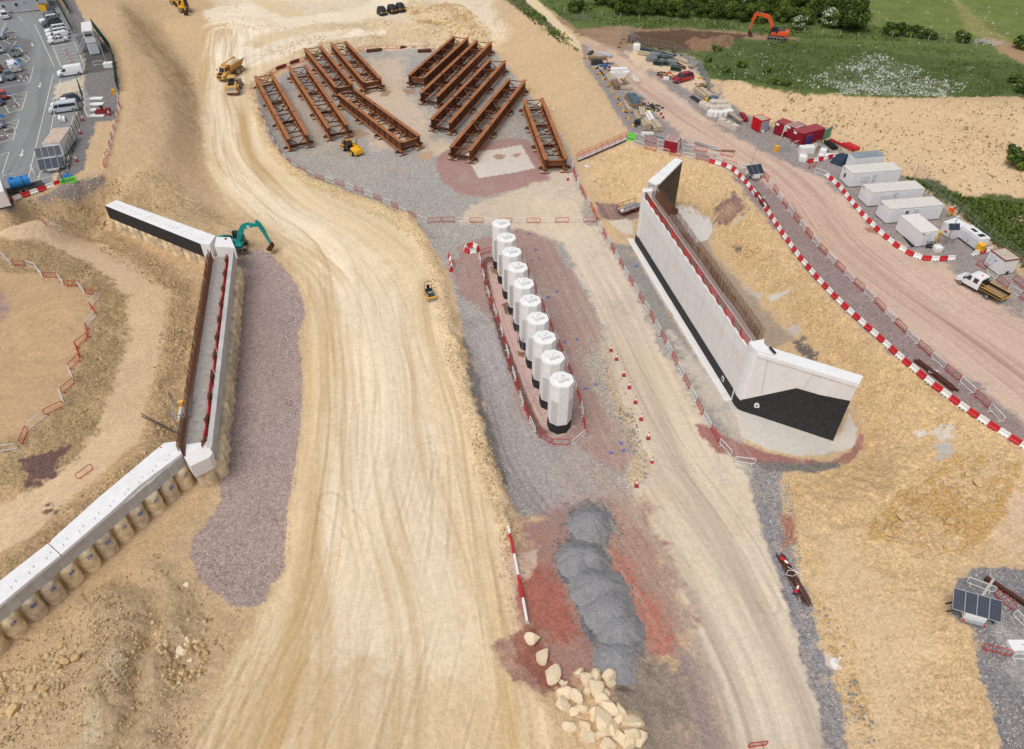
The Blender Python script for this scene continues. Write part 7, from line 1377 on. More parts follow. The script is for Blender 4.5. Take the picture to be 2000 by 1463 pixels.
T_(1277,229,.65,.75,2.6,.7,.35,m_steel,'aluminium beams with an orange edge near the cones','beam stack','beam_stack',3,1); clutter(1247.5,202,1.6,16,[m_rustd,m_rust],'rusty steel pieces right of the tarpaulin stack','scrap heap','scrap_heap',1.6); blockrow([(1247,194)],(1.6,1.0,.8),'pale grey metal box behind the rusty pieces',m_steel,'box','metal_box')
T_(1264.7,263,1,.05,2.4,1.2,.5,m_whp,'white boards over red barriers beside the green gate','board stack','board_stack',3,2,m_redp); T_(1287,269,1,.3,4.6,.35,.2,m_steel,'long pale plank leaning behind the walkway barriers','plank','plank_stack',2,1); T_(1378,287,.9,.3,4.6,.6,.25,m_steel,'grey steel lengths behind the walkway, left of the red barrier stack','steel lengths','steel_lengths',4,1); T_(1418,296,1,.05,3.4,.4,.2,m_timd,'dark timber lying behind the walkway near the mast','timber','timber_stack',2,1)
# bundles of fencing mesh
for i, (x, y) in enumerate(((1272,120),(1286,127),(1298,127),(1279,113),(1291,117),(1303,119),(1312,128),(1320,138))):
    o = G(x, y); t = thing('mesh_bundle', 'grey bundle of welded fencing mesh above the dark red pickup', 'mesh bundle', o, -.6 + .1 * (i % 3), 'bundles of grey mesh'); w = M().mt(m_dgreen if i % 3 else m_steel)
    for k in range(7):
        yy = -.6 + k * .2
        for z in (.05, .3, .55, .8, 1.05): w.bar((-1.1, yy, z), (1.1, yy, z), .045)
        for xx in (-1.1, -.55, 0, .55, 1.1): w.bar((xx, yy, .02), (xx, yy, 1.08), .045)
    w.build('mesh', t); M().mt(m_steel).path([(-1.15, -.65, .05), (1.15, -.65, .05), (1.15, -.65, 1.1), (-1.15, -.65, 1.1), (-1.15, -.65, .05)], .08).path([(-1.15, -.65, 1.12), (-1.15, .65, 1.12), (1.15, .65, 1.12), (1.15, -.65, 1.12)], .08).build('frame', t)
T_(1282,105,1,.22,10,1.1,.5,mat('navy pipe', L3(52,62,82), .5),'long dark blue pipes behind the mesh bundles','pipe stack','pipe_stack',3,2); T_(1321,125,.85,.6,8,.5,.5,m_rust,'long orange rusty steel pipe beside the mesh bundles','steel pipe','steel_pipe',1,1); T_(1322,114,.9,.4,8,1.6,.2,m_tim,'loose pale planks above the rusty pipe',n=5,lay=1)
T_(1264,108,1,.15,4.5,1.3,.6,m_tim,'pale pink boards left of the dark blue pipes',n=3,lay=2); bag(1243,98,1.7,'large white sack at the left end of the dark blue pipes'); clutter(1303,148,2.4,34,[m_rustd,m_blk,m_dgrey,m_orange],'brown scrap heap left of the dark red pickup','scrap heap','scrap_heap',1.5); blockrow([(1301,156)],(1.3,.8,.6),'white box in front of the brown scrap heap',m_whp,'box','white_box')
clutter(1369,170,1.7,26,[m_blk,m_yelo,m_timd],'black and yellow machine parts under a sheet right of the pickup','parts heap','parts_heap',1.3); T_(1373,186,.75,.6,5.2,2.2,.8,m_tim,'wide boarded timber platform stack above the yellow barrel',n=6,lay=3); T_(1358,196,.8,.55,3.2,.8,.4,m_dgrey,'small stack of dark framed boards left of the platform stack','board stack','board_stack',3,2)
t = thing('yellow_barrel','yellow barrel at the corner of the timber platform stack','barrel',G(1378.6,202),.2); M().mt(m_yel).cyl((0,0,.55),.4,1.1,'z',14,.36).build('drum',t); M().mt(m_yel).cyl((0,0,1.14),.3,.06,'z',12).build('lid',t)
bag(1392,200,1.5,'blue grey wrapped bag behind the pale bulk bags',m_tarp)
for i, (x, y) in enumerate(((1392,208),(1402,208),(1411.5,208))): bag(x, y, 1.5, 'pale bulk bag in the raised back row', m_bge, 'pale bulk bags, back row')
for i, (x, y) in enumerate(((1372,210),(1381,215),(1391,218),(1401,218),(1411,217),(1420,217))): bag(x, y, 1.4, 'pale bulk bag in the middle row', m_bge, 'pale bulk bags, middle row')
for i, (x, y) in enumerate(((1388,227),(1397,228),(1406,228),(1415,227),(1423,225))): bag(x, y, 1.4, 'pale bulk bag in the front row', m_conc, 'white bulk bags, front row')
blockrow([(1411,243),(1421.5,248),(1432.5,253)],(1.9,1.1,1.1),'concrete block in the single row beside the track',m_bge,grp='concrete blocks beside the track',rz=rz_of(1421,248,1,.5))
t = T_(1434,236,.8,.6,5.4,.9,.2,m_tim,'pale planks carried on trestles near the bright red hut',n=4,lay=1); t.location.z += .8; [M().mt(m_dgrey).bar((s*1.6,-.5,-.8),(s*1.6,0,.1),.08).bar((s*1.6,.5,-.8),(s*1.6,0,.1),.08).build('trestle',t) for s in (-1,1)]
T_(1452,233,.55,.8,3.4,.9,.7,m_redd,'maroon sheets leaning behind the planks on trestles','sheet stack','sheet_stack',2,2); T_(1492,245,.8,.55,3.4,.5,.3,m_steel,'grey beam lying in front of the bright red hut','beam','beam_stack',2,1)
clutter(1444,229,1.0,14,[m_blue,m_steel,m_whp],'blue and white bottles between planks and maroon sheets','bottle heap','bottle_heap',.5)
def bin_(x, y, label, sc=1.0): t = thing('yellow_bin', label, 'bin', G(x, y), .3, scale=sc); M().mt(m_yel).box((0,0,.5),(.6,.6,1.0),taper=1.12).build('body',t); M().mt(m_yel).box((0,0,1.04),(.72,.72,.1)).build('lid',t)
bin_(1515.8,296,'yellow bin left of the grey mesh crate'); bin_(1911,493,'yellow bin beside the short row of blocks',1.3); bin_(1821,470,'tall yellow bin behind the cabin steps',1.6); bin_(224,185,'yellow bin by the green fence end in the car park')
t = thing('mesh_crate','grey mesh crate right of the yellow bin','crate',G(1531,294),.1); w = M().mt(m_steel)
for k in range(15): w.bar((-1.2+k*.17,-.45,.05),(-1.2+k*.17,-.45,.9),.02); w.bar((-1.2+k*.17,.45,.05),(-1.2+k*.17,.45,.9),.02)
w.build('mesh',t); M().mt(m_steel).box((0,0,.04),(2.5,1,.08)).path([(-1.2,-.45,.9),(1.2,-.45,.9),(1.2,.45,.9),(-1.2,.45,.9),(-1.2,-.45,.9)],.06).build('frame',t)
blockrow([(1567,300)],(1.5,1.3,1.4),'left of two grey wrapped pallets',m_conc,'pallet','wrapped_pallet'); blockrow([(1579.5,298)],(1.5,1.3,1.3),'right of two grey wrapped pallets',m_conc,'pallet','wrapped_pallet')
bag(1589,292,1.1,'yellowish sack right of the wrapped pallets',m_tim); bag(1606,301,1.2,'white sack among the stored pipes'); bag(1566,315,1.4,'white sack nearest the pink track'); bag(1602,309,.9,'small open white sack behind the plastic blocks'); bag(1829,491,1.1,'white sack at the foot of the cabin steps')
T_(1604,289,.75,.6,3.4,1.0,.4,m_steel,'grey guttering lengths right of the yellow sack','gutter stack','gutter_stack',4,2); T_(1622,286,.7,.6,3.4,1.2,.5,m_blk,'black guttering lengths right of the grey ones','gutter stack','gutter_stack',4,2)
T_(1643,285,.8,.4,6,.5,.3,m_redb,'long red rails behind the white cabins','rail stack','rail_stack',3,2,m_whp); T_(1662,289,.8,.4,3,1.4,.5,m_redp,'bright red plastic barriers stacked behind the white cabins','barrier stack','barrier_stack',3,2); T_(1634,303,.8,.4,1.8,1.2,.3,m_tim,'pale wooden pallet above the navy tarpaulin','pallet','pallet_stack',5,1); blockrow([(1619,305)],(1.7,1.1,.35),'flat grey slab between sack and pallet',m_conc,'slab','flat_slab')
lump(1641,316,3.6,2.4,1.2,m_tarpb,'crumpled navy tarpaulin beside the farthest white cabin','tarpaulin','tarpaulin_heap',.7,-.4); clutter(1596,280,1.2,14,[m_rustd,m_timd],'brown scraps below the green panels','scrap heap','scrap_heap')
for (a, b, h, m_, lb, nm) in (((1569,286),(1592,277),1.9,mat('purple board', L3(78,58,116), .5),'purple board leaning on the nearest crimson container','purple_board'),((1592,277),(1605,273),2.1,mat('green board', L3(44,124,104), .6),'dark green board right of the purple one','green_board'),((1605,275),(1620,268),2.1,mat('pale green mesh', L3(92,146,124), .7),'pale green mesh panel at the end of the row of boards','green_board')):
    A_, B_ = G(*a), G(*b); g = root_at(nm, lb, 'board', A_); LM(A_).mt(m_).slab([A_, B_, B_ + Vector((.1, .15, h)), A_ + Vector((.1, .15, h))], (0, -.05, 0)).build('sheet', g); LM(A_).mt(m_steel).bar(A_ + Vector((.1, .15, h)), B_ + Vector((.1, .15, h)), .06).build('rail', g)
o = G(1532, 268); g = thing('sign_frame','white portal sign frame between two crimson containers','sign frame',o,.4); M().mt(m_whp).bar((-.8,0,0),(-.6,0,1.2),.1).bar((.8,0,0),(.6,0,1.2),.1).path([(-.6,0,1.2),(-.6,0,2.4),(.6,0,2.4),(.6,0,1.2),(-.6,0,1.2)],.14).build('frame',g); M().mt(m_conc).box((0,0,1.8),(1.1,.04,1.1)).build('board',g)
# cabin steps
o = G(1812, 478); g = thing('cabin_steps','black steel steps at the short white cabin','steps',o,rz_of(1812,478,.3,1)); w = M().mt(m_blk); [w.box((k*.35,0,1.0-k*.25),(.32,1.0,.05)) for k in range(4)]; w.build('treads',g); w = M().mt(m_blk)
for s in (-.5,.5): w.bar((-.6,s,2.0),(1.2,s,.9),.05); [w.bar((k*.6-.5,s,1.0-k*.35),(k*.6-.5,s,2.0-k*.37),.05) for k in range(4)]
w.build('handrail',g)
# wooden-tyre kerb of dark tyres by the short cabin
for i in range(6): A_ = G(1762 + i * 3.6, 459 + i * 4.4); t = thing('rubber_mat', 'dark rubber block in the row beside the short white cabin', 'rubber block', A_, rz_of(1762,459,1,1.2), 'rubber blocks beside the short cabin'); M().mt(m_blk).box((0,0,.12),(.6,.35,.24)).build('block',t); M().mt(m_dgrey).box((0,0,.25),(.3,.1,.03)).build('handle',t)
# rusty bars and beams
def bars(a, b, n, spread, label, m_=m_rustd, th=.1, nm='steel_bars'):
    A_, B_ = G(*a), G(*b); g = root_at(nm, label, 'steel bars', A_); r_ = random.Random(int(a[0])); w = LM(A_).mt(m_)
    for i in range(n): o1 = Vector((r_.uniform(-spread, spread), r_.uniform(-spread, spread) * .3, .08 + .1 * (i % 3))); w.bar(A_.lerp(B_, r_.uniform(0, .15)) + o1, A_.lerp(B_, r_.uniform(.8, 1)) + o1 + Vector((r_.uniform(-spread, spread), 0, 0)), th)
    w.build('bars', g); LM(A_).mt(m_wht).path([A_.lerp(B_, .45) + Vector((dx, dy, .35)) for dx, dy in ((-.6, 0), (-.2, .5), (.3, .45), (.6, .1), (0, -.2), (-.6, 0))], .06).path([A_.lerp(B_, .3) + Vector((0, 0, .3)), A_.lerp(B_, .45) + Vector((.9, 0, .4))], .06).build('tie', g)
bars((1521,1080),(1576,1186), 16, .45, 'tangled rusty bars with white ties between two fallen cones', m_rustd, .06); bars((1474,374),(1500,412), 7, .4, 'dark brown steel sections beside the plastic blocks, near the mast', m_rustd, .3); bars((1784,702),(1868,768), 6, .3, 'dark brown steel sections lying along the middle of the block line', m_rustd, .25)
A_, B_ = G(1922, 1131), G(2012, 1190); g = root_at('steel_beam', 'dark brown steel beam lying right of the large solar trailer', 'steel beam', A_); LM(A_).mt(m_rustd).bar(A_ + Vector((0, 0, .4)), B_ + Vector((0, 0, .4)), .4, .06).bar(A_ + Vector((0, 0, .05)), B_ + Vector((0, 0, .05)), .4, .06).bar(A_ + Vector((0, 0, .22)), B_ + Vector((0, 0, .22)), .05, .34).build('web', g); LM(A_).mt(m_timd).box(A_.lerp(B_, .3) + Vector((0, 0, .0)), (.2, .9, .08), rz=.8).build('bearer', g)
blockrow([(1993,1265)],(2.2,1.0,.5),'pale concrete slab at the right edge behind white barrier',m_concw,'slab','flat_slab')
for x, y, lb in ((1081,213,'white standpipe on a disc on the sandy bank'),(1147,325,'white standpipe at the foot of the sandy mound'),(1633,1297,'white standpipe lying on the road verge')):
    t = thing('standpipe', lb, 'standpipe', G(x, y), 0, 'white standpipes'); M().mt(m_whp).cyl((0,0,.6),.1,1.2,n=10).build('pipe',t); M().mt(m_conc).cyl((0,0,.03),.55,.1,n=14).build('disc',t)
# survey paint marks
r_ = random.Random(3)
for i, (x, y) in enumerate(((1008,453),(1032,457),(1046,488),(1053,505),(1039,509),(1070,581),(1087,570),(1126,663),(1103,669),(1142,760),(1163,751),(1193,885),(1218,880),(1212,866),(1162,355),(1243,520),(1172,365),(1404,745))):
    o = G(x, y, .075); w = M().mt(m_ink); s = .22 + .1 * r_.random()
    w.bar((-s, -s, 0), (s * .6, s, 0), .09, .006); w.bar((-s * .2, s * .5, .004), (s, -s * .6, .004), .08, .006); w.bar((-s * .6, s * .2, .008), (s * .3, -s, .008), .08, .006); q_ = w.build('paint_mark'); q_.location = o; q_.rotation_euler.z = r_.random() * 3; tag(q_, 'blue spray paint survey mark on the ground', 'paint mark', 'blue survey marks')
# ================= scaffold tower =================
zp = 3.6; pc = [P(346.6,796,zp), P(378,789.5,zp), P(374,821,zp), P(342.8,826,zp)]; o = flat2((pc[0] + pc[2]) * .5); o.z = hz(o.x, o.y); g = root_at('scaffold_tower', 'aluminium scaffold tower with yellow toe boards beside the left rebar row', 'scaffold tower', o)
LM(o).mt(m_conc).slab(pc, (0, 0, .05)).build('platform', g); w = LM(o).mt(m_yel)
for a_, b_ in zip(pc, pc[1:] + pc[:1]): w.bar(a_ + Vector((0, 0, .12)), b_ + Vector((0, 0, .12)), .06, .2)
w.build('toe_boards', g); LM(o).mt(m_yel).slab([pc[0].lerp(pc[1], .05) + Vector((0, 0, .3)), pc[0].lerp(pc[1], .5) + Vector((0, 0, .3)), pc[0].lerp(pc[1], .5) + Vector((0, .5, .6)), pc[0].lerp(pc[1], .05) + Vector((0, .5, .6))], (0, 0, .04)).build('hatch', g)
w = LM(o).mt(m_steel)
for k in range(4):
    a_, b_ = pc[k], pc[(k + 1) % 4]; w.bar(Vector((a_.x, a_.y, o.z)), a_ + Vector((0, 0, 1.2)), .07)
    for z in (.55, 1.1): w.bar(a_ + Vector((0, 0, z)), b_ + Vector((0, 0, z)), .06)
    for z0 in (0, 1.6): w.bar(Vector((a_.x, a_.y, o.z + z0)), Vector((b_.x, b_.y, o.z + z0 + 1.5)), .05); w.bar(Vector((a_.x, a_.y, o.z + z0 + .1)), Vector((b_.x, b_.y, o.z + z0 + .1)), .05)
w.build('frame', g); w = LM(o).mt(m_dgrey)
for a_, px_ in ((pc[3], (276, 809)), (pc[3], (277, 814)), (pc[0], (329, 768)), (pc[2], (399, 840)), (pc[2], (357, 862))):
    e = G(*px_); w.bar(Vector((a_.x, a_.y, o.z + 1.2)), e + Vector((0, 0, .1)), .08)
w.build('outriggers', g); LM(o).mt(m_yel).bar(P(365, 838, 2.2), P(363, 864, .6), .2, .06).build('ladder', g)
for x, y, lb in ((1011, 640, 'small scaffold platform beside the fifth farthest column'), (1022, 675, 'small scaffold platform with yellow parts beside the middle column')):
    o = G(x, y); t = thing('access_platform', lb, 'platform', o, .4); w = M().mt(m_steel)
    for sx in (-.5, .5):
        for sy in (-.9, .9): w.bar((sx, sy, 0), (sx, sy, 2.1), .06)
        for z in (.5, 1.2, 2.1): w.bar((sx, -.9, z), (sx, .9, z), .05)
    w.build('frame', t); M().mt(m_blk).box((0, 0, .3), (.9, 1.6, .2)).build('base', t); M().mt(m_yel).box((0, -.3, 1.2), (.8, .5, .12)).box((0, .4, .7), (.8, .1, .4)).build('deck', t)
# ================= steel stairs up the bank =================
A_, B_ = G(1127, 314), G(1224, 272); g = root_at('site_stairs', 'long flight of grey steel stairs with red handrails up the sandy bank', 'stairs', A_); u = (B_ - A_); uh = flat2(u).normalized(); sd = Vector((-uh.y, uh.x, 0)); n = 30
w = LM(A_).mt(m_wht); [w.box(A_.lerp(B_, (k + .5) / n) + Vector((0, 0, .25)), (.28, 1.1, .05), rz=aim(A_, B_)) for k in range(n)]; w.build('treads', g); w = LM(A_).mt(m_dgrey)
for s in (-.6, .6): w.bar(A_ + sd * s + Vector((0, 0, .12)), B_ + sd * s + Vector((0, 0, .12)), .06, .25)
w.build('stringers', g)
for s in (-.62, .62):
    w = LM(A_).mt(m_redb)
    for z in (.75, 1.2): w.bar(A_ + sd * s + Vector((0, 0, z)), B_ + sd * s + Vector((0, 0, z)), .06)
    for k in range(9): p = A_.lerp(B_, k / 8) + sd * s; w.bar(p + Vector((0, 0, .1)), p + Vector((0, 0, 1.22)), .06)
    w.build('handrail', g)
# ================= car park furniture =================
m_line = mat('road marking paint', L3(220,218,200), .8, var=.12, sc=4)
def line(pts, wd=.12, close=False):
    w = M().mt(m_line); q_ = [G(*p, .02) for p in pts]
    if close: q_.append(q_[0])
    for a_, b_ in zip(q_, q_[1:]):
        n_ = max(1, int((b_ - a_).length / 3)); d = (b_ - a_); d.z = 0; d.normalize(); s = Vector((-d.y, d.x, 0)) * wd / 2
        for k in range(n_):
            c1, c2 = a_.lerp(b_, k / n_), a_.lerp(b_, (k + 1) / n_); z1, z2 = hz(c1.x, c1.y) + .012, hz(c2.x, c2.y) + .012
            w.add([(c1.x - s.x, c1.y - s.y, z1), (c1.x + s.x, c1.y + s.y, z1), (c2.x + s.x, c2.y + s.y, z2), (c2.x - s.x, c2.y - s.y, z2)], [(0, 1, 2, 3)])
    q2 = w.build('parking_line'); q2['kind'] = 'structure'; return q2
line([(68,48),(106,130)]); line([(104,145),(70,287),(55,349)]); line([(100,82),(120,133)]); line([(145,82),(165,128),(160,152)]); line([(118,155),(98,260),(75,350)]); line([(160,152),(151,195),(140,240),(130,350)])
for k in range(7): line([(103 + k * 2.6, 92 + k * 6.2), (143 + k * 3.2, 84 + k * 6.2)], .1)
for k in range(5): line([(113 - k * 3.2, 160 + k * 11), (158 - k * 3.4, 153 + k * 11)], .1)
line([(66,130),(57,162),(0,172)]); line([(0,141),(66,130)]); line([(53,179),(43,214),(0,225)]); line([(0,190),(53,179)]); line([(37,233),(26,272),(0,279)]); line([(0,244),(37,233)]); line([(18,297),(4,340)]); line([(0,302),(18,297)])
for k in range(5): line([(46, 134 + k * 6), (62 - k * 1.5, 136 + k * 6)], .1); line([(26, 185 + k * 7), (50 - k * 2, 186 + k * 7)], .1); line([(8, 239 + k * 7), (34 - k * 2, 242 + k * 7)], .1)
line([(0,75),(20,86)]); line([(0,100),(14,108),(32,80)]); line([(36,32),(44,41)]); line([(38,93),(58,116),(50,122)]); line([(32,108),(52,120)]); line([(14,105),(26,121)]); line([(22,185),(31,198)]); line([(3,196),(18,221)]); line([(2,242),(12,258)]); line([(66,353),(125,338)]); line([(72,345),(130,346)]); line([(70,362),(118,362)])
def arrow(x, y, dx, dy, L_=3.0):
    o = G(x, y, .022); r = rz_of(x, y, dx, dy); w = M().mt(m_line); w.box((-L_ * .15, 0, 0), (L_ * .7, .22, .004)); w.add([(L_ * .2, -.45, .002), (L_ * .55, 0, .002), (L_ * .2, .45, .002)], [(0, 1, 2)]); q_ = w.build('road_arrow'); q_.location = o; q_.rotation_euler.z = r; q_['kind'] = 'structure'
arrow(63,87,.25,1); arrow(78,166,-.2,1); arrow(43,299,-.25,1)
# small planted islands
for i, (x, y, a_, b_) in enumerate(((22,64,1.0,.9),(24,76,1.2,.8),(45,104,1.2,.9),(49,149,1.6,.8),(45,156,1.6,.8),(28,206,1.8,.9),(20,256,1.6,.8),(5,270,1.5,.8))):
    t = thing('kerbed_island', 'small reddish island with pale kerb stones between the parking bays', 'kerbed island', G(x, y), .2, 'kerbed islands in the car park'); M().mt(mat('island soil', L3(112,98,92), .9) if i == 0 else bpy.data.materials['island soil']).cyl((0,0,.04),.85,.1,n=12).build('soil',t)
    w = M().mt(m_conc); [w.box((.95*math.cos(k*1.2+i),.9*math.sin(k*1.2+i),.1),(.5,.2,.16),rz=k*1.2+i+1.57) for k in range(3)]; w.build('kerb_stones',t)
for (x, y), h, lb in (((50,145),9.5,'tall lamp post with dark solar head leaning over the white van'),((43,151),9.0,'lamp post with blue sign just left of the tallest one'),((19,256),9.0,'lamp post standing on the lowest kerbed island')):
    o = G(x, y); g = thing('lamp_post', lb, 'lamp post', o); M().mt(m_steel).bar((0,0,0),(0,0,h),.13,.13,8).build('pole',g); M().mt(m_groof).box((.0,0,h+.1),(.75,2.2,.12),rx=.5).build('solar_head',g); M().mt(m_blue).box((0,-.12,2.9),(.8,.05,.5)).build('sign',g); M().mt(m_blk).bar((0,0,h-.6),(0,.8,h-.3),.08).build('lamp_arm',g)
for (x, y), lb in (((27,204),'blue bay sign on a post beside the red hatchback'),((8,262),'blue bay sign on a post at the left edge'),((40,110),'blue bay sign on a post above the island'),((20,66),'blue bay sign on a post below the white pickup')):
    g = thing('bay_sign', lb, 'sign', G(x, y), 0, 'blue bay signs'); M().mt(m_steel).bar((0,0,0),(0,0,2.3),.08).build('post',g); M().mt(m_blue).box((0,-.06,2.1),(.8,.04,.32)).mt(m_whp).box((0,-.06,1.85),(.8,.04,.15)).build('plate',g)
# concrete base with mast
o = G(214,131); g = thing('lamp_mast','thin mast on a pale concrete block by the green fence','mast',o,.1); M().mt(m_concw).box((0,0,.5),(1.9,1.4,1.0)).build('concrete_base',g); M().mt(m_steel).bar((-.3,0,1),(-.6,.5,5.6),.16).build('pole',g)
# concrete L units and red frames
for i in range(4):
    x, y = 180 + (0, .5, 3.5, 6)[i] * -.5 + 4, 226 - i * 11; o = G(x + 4, y); t = thing('retaining_unit', 'white L shaped concrete unit, ' + ('nearest', 'second nearest', 'third nearest', 'farthest')[i] + ' of four in the car park', 'concrete unit', o, .05, 'white concrete units'); M().mt(m_concw).prof([(-1.5,0),(1.6,0),(1.6,.15),(-1.2,.2),(-1.3,1.9 if i < 3 else 2.2),(-1.5,1.9 if i < 3 else 2.2)], -.65, .65).build('unit',t); M().mt(m_steel).box((-1.4,0,2.0 if i < 3 else 2.3),(.1,.3,.1)).build('lifting_eye',t)
o = G(203,222); t = thing('frame_stack','stack of dark red steel frames on the white concrete units','frame stack',o,.15); w = M().mt(m_redd)
for l in range(3):
    for k in range(5): w.bar((-1.2,-1.0+k*.5,.35+l*.22),(1.2,-1.0+k*.5,.35+l*.22),.09)
    w.bar((-1.2,-1,.35+l*.22),(-1.2,1,.35+l*.22),.09); w.bar((1.2,-1,.35+l*.22),(1.2,1,.35+l*.22),.09)
w.build('frames',t); M().mt(m_rustd).box((-.6,1.4,.6),(.5,.5,1.0)).build('bracket',t)
t = T_(122,236,.2,1,2.2,1.1,.7,m_whp,'white plastic barriers stacked flat below the silver minibus','barrier stack','barrier_stack',2,3,m_redd)
# tanks and trailer at the bottom of the car park
o = G(46,372); t = thing('water_tank','blue cylindrical water tank on a low flat trailer','water tank',o,rz_of(46,372,1,-.25)); M().mt(m_blue).cyl((0,0,1.5),.85,2.9,'x',18).build('tank',t); M().mt(m_blue).cyl((-.9,0,2.4),.3,.25,n=12).build('filler_cap',t); M().mt(m_dgrey).box((.3,0,.5),(5.4,1.9,.2)).box((0,0,.75),(2.6,1.2,.3)).build('trailer_bed',t); M().mt(m_blk).cyl((.55,0,1.5),.865,.12,'x',18).build('strap',t); [wheel(t,x,s*1.0,.35,.25) for x in (-.4,.5) for s in (-1,1)]
o = G(136,352); t = thing('water_tank','blue round tank half hidden behind the lime green barrier','water tank',o,scale=.75); M().mt(m_blue).cyl((0,0,.6),.85,1.2,n=18,r2=.8).build('tank',t); M().mt(m_blue).cyl((0,0,1.25),.3,.15,n=12).build('filler_cap',t)
a_ = P(12, 354, 10.9); t = thing('box_trailer','white box truck body cut off by the left edge of the picture','truck',Vector((a_.x-1.3,a_.y-1.5,8.0)),rz_of(10,360,.35,1)+math.pi/2); M().mt(m_white).box((0,0,1.9),(2.5,7,2.4)).build('box_body',t); M().mt(m_dgrey).box((0,0,.55),(2.3,7,.25)).build('chassis',t); [wheel(t,s*1.1,y,.45,.3) for s in (-1,1) for y in (-2.5,-1.4)]; M().mt(m_redp).box((1.26,-2,2.6),(.02,.2,.7)).build('side_marker',t)
# ================= fences =================
def fence(pts, h, m_, label, sp=2.5, bar_=.2, th=.03, kind='mesh_fence', pr=.07, horiz=3, foot=False):
    w_ = walk(pts, sp); o = Vector((w_[0].x, w_[0].y, hz(w_[0].x, w_[0].y))); g = root_at(kind, label, 'fence', o)
    Z_ = lambda p, z: Vector((p.x, p.y, hz(p.x, p.y) + z))
    for p in w_: LM(o).mt(m_).bar(Z_(p, 0), Z_(p, h + .05), pr).build('post', g)
    for a_, b_ in zip(w_, w_[1:]):
        w = LM(o).mt(m_); n_ = max(2, int((b_ - a_).length / bar_))
        for k in range(1, n_): p = a_.lerp(b_, k / n_); w.bar(Z_(p, .08), Z_(p, h), th)
        for k in range(horiz): z = .1 + (h - .12) * k / (horiz - 1); w.bar(Z_(a_, z), Z_(b_, z), th * 1.3)
        w.build('panel', g)
    if foot:
        for p in w_: LM(o).mt(m_blk).box(Z_(p, .06), (.7, .25, .12)).build('foot', g)
fence([(106,-8),(118,18),(131,42),(144,66)], 2.4, m_dgreen, 'dark green mesh fence running down beside the parked row', .0 + 2.5, .09, .03, horiz=9); fence([(116,-8),(126,8),(138,28)], 2.4, m_dgreen, 'short dark green mesh fence at the top beside the gravel', 2.5, .09, .03, horiz=9)
fence([(183,55),(196,72),(208,88),(220,104),(226,130),(230,155),(232,180)], 2.4, m_dgreen, 'dark green mesh fence round the two storey stack', 2.5, .11, .03, horiz=7); fence([(157,172),(165,200),(158,235),(152,262),(142,300),(134,340),(128,362)], 2.4, m_dgreen, 'open dark green fence line beside the rust streaked container', 3.0, 1.5, .03, horiz=3, pr=.1)
fence([(1786,345),(1826,385),(1866,418),(1905,450),(1945,485),(1985,512),(2030,545)], 2.0, m_steel, 'grey wire fence behind the white cabins and generators', 3.4, .35, .018, 'wire_fence', .08, 3)
fence([(1209,93),(1212,80),(1231,72),(1241,88)], 2.0, m_steel, 'grey mesh panels round the tall post by the track junction', 3.0, .25, .02, 'wire_fence', .07, 3, True); fence([(1241,88),(1268,92),(1296,96),(1320,102),(1345,118)], 2.0, m_steel, 'grey wire fence along the dark soil behind the pipes', 3.4, .3, .02, 'wire_fence', .07, 3, True); fence([(1350,135),(1362,128),(1372,150),(1382,165),(1385,185)], 1.9, m_steel, 'bent grey mesh fence right of the dark red pickup', 2.6, .2, .022, 'wire_fence', .07, 6, True)
g = thing('tall_post','tall thin grey post inside the mesh panels by the junction','post',G(1232,90)); M().mt(m_steel).bar((0,0,0),(0,0,4.4),.14,.14,8).build('pole',g); M().mt(m_steel).bar((0,0,3.2),(1.8,-.6,2.1),.08).build('stay',g)
g = thing('field_gate','grey metal field gate standing in the grass by the hedge','gate',G(1134,40),0); w = M().mt(m_steel); [w.bar((-2,0,.3+k*.25),(2,0,.3+k*.25),.06) for k in range(5)]; w.bar((-2,0,.2),(-2,0,1.4),.09).bar((2,0,.2),(2,0,1.4),.09); w.build('bars',g); M().mt(m_timd).bar((-2.2,0,0),(-2.2,0,1.6),.16).bar((2.2,0,0),(2.2,0,1.6),.16).build('gate_posts',g)
g = thing('cattle_trough','tangle of pale metal gates at the far right field edge','metal gates',G(1921,84),.3); w = M().mt(m_wht)
for k in range(3): q_ = Vector((-1.5+k*1.3,-k*1.5,0)); [w.bar(q_+Vector((-1.5,0,.2+j*.22)),q_+Vector((1.5,0,.2+j*.22)),.06) for j in range(5)]; w.bar(q_+Vector((-1.5,0,0)),q_+Vector((-1.5,0,1.3)),.08); w.bar(q_+Vector((1.5,0,0)),q_+Vector((1.5,0,1.3)),.08)
w.build('gate_panels',g); M().mt(m_steel).box((0,.6,.3),(2,.6,.5)).build('trough',g)
fp = thing('field_post','','fence post'); M().mt(mat('pale wood post', L3(196,186,150), .9)).cyl((0,0,.6),.07,1.3,n=7).build('post',fp); M().mt(m_steel).bar((-2.4,0,1.0),(2.4,0,1.0),.015).bar((-2.4,0,.6),(2.4,0,.6),.015).build('wire',fp); FPp = Proto(fp)
for x, y in [(1102+i*36.5, 27+i*2.6) for i in range(10)] + [(1570+i*35, 64+i*3.4) for i in range(4)] + [(1706,52),(1714,45),(1742,73),(1777,77),(1812,80),(1845,84),(1878,87),(1906,92)]: FPp.place(G(x, y), label='thin pale wooden post in the wire fence along the field', group='field fence posts')
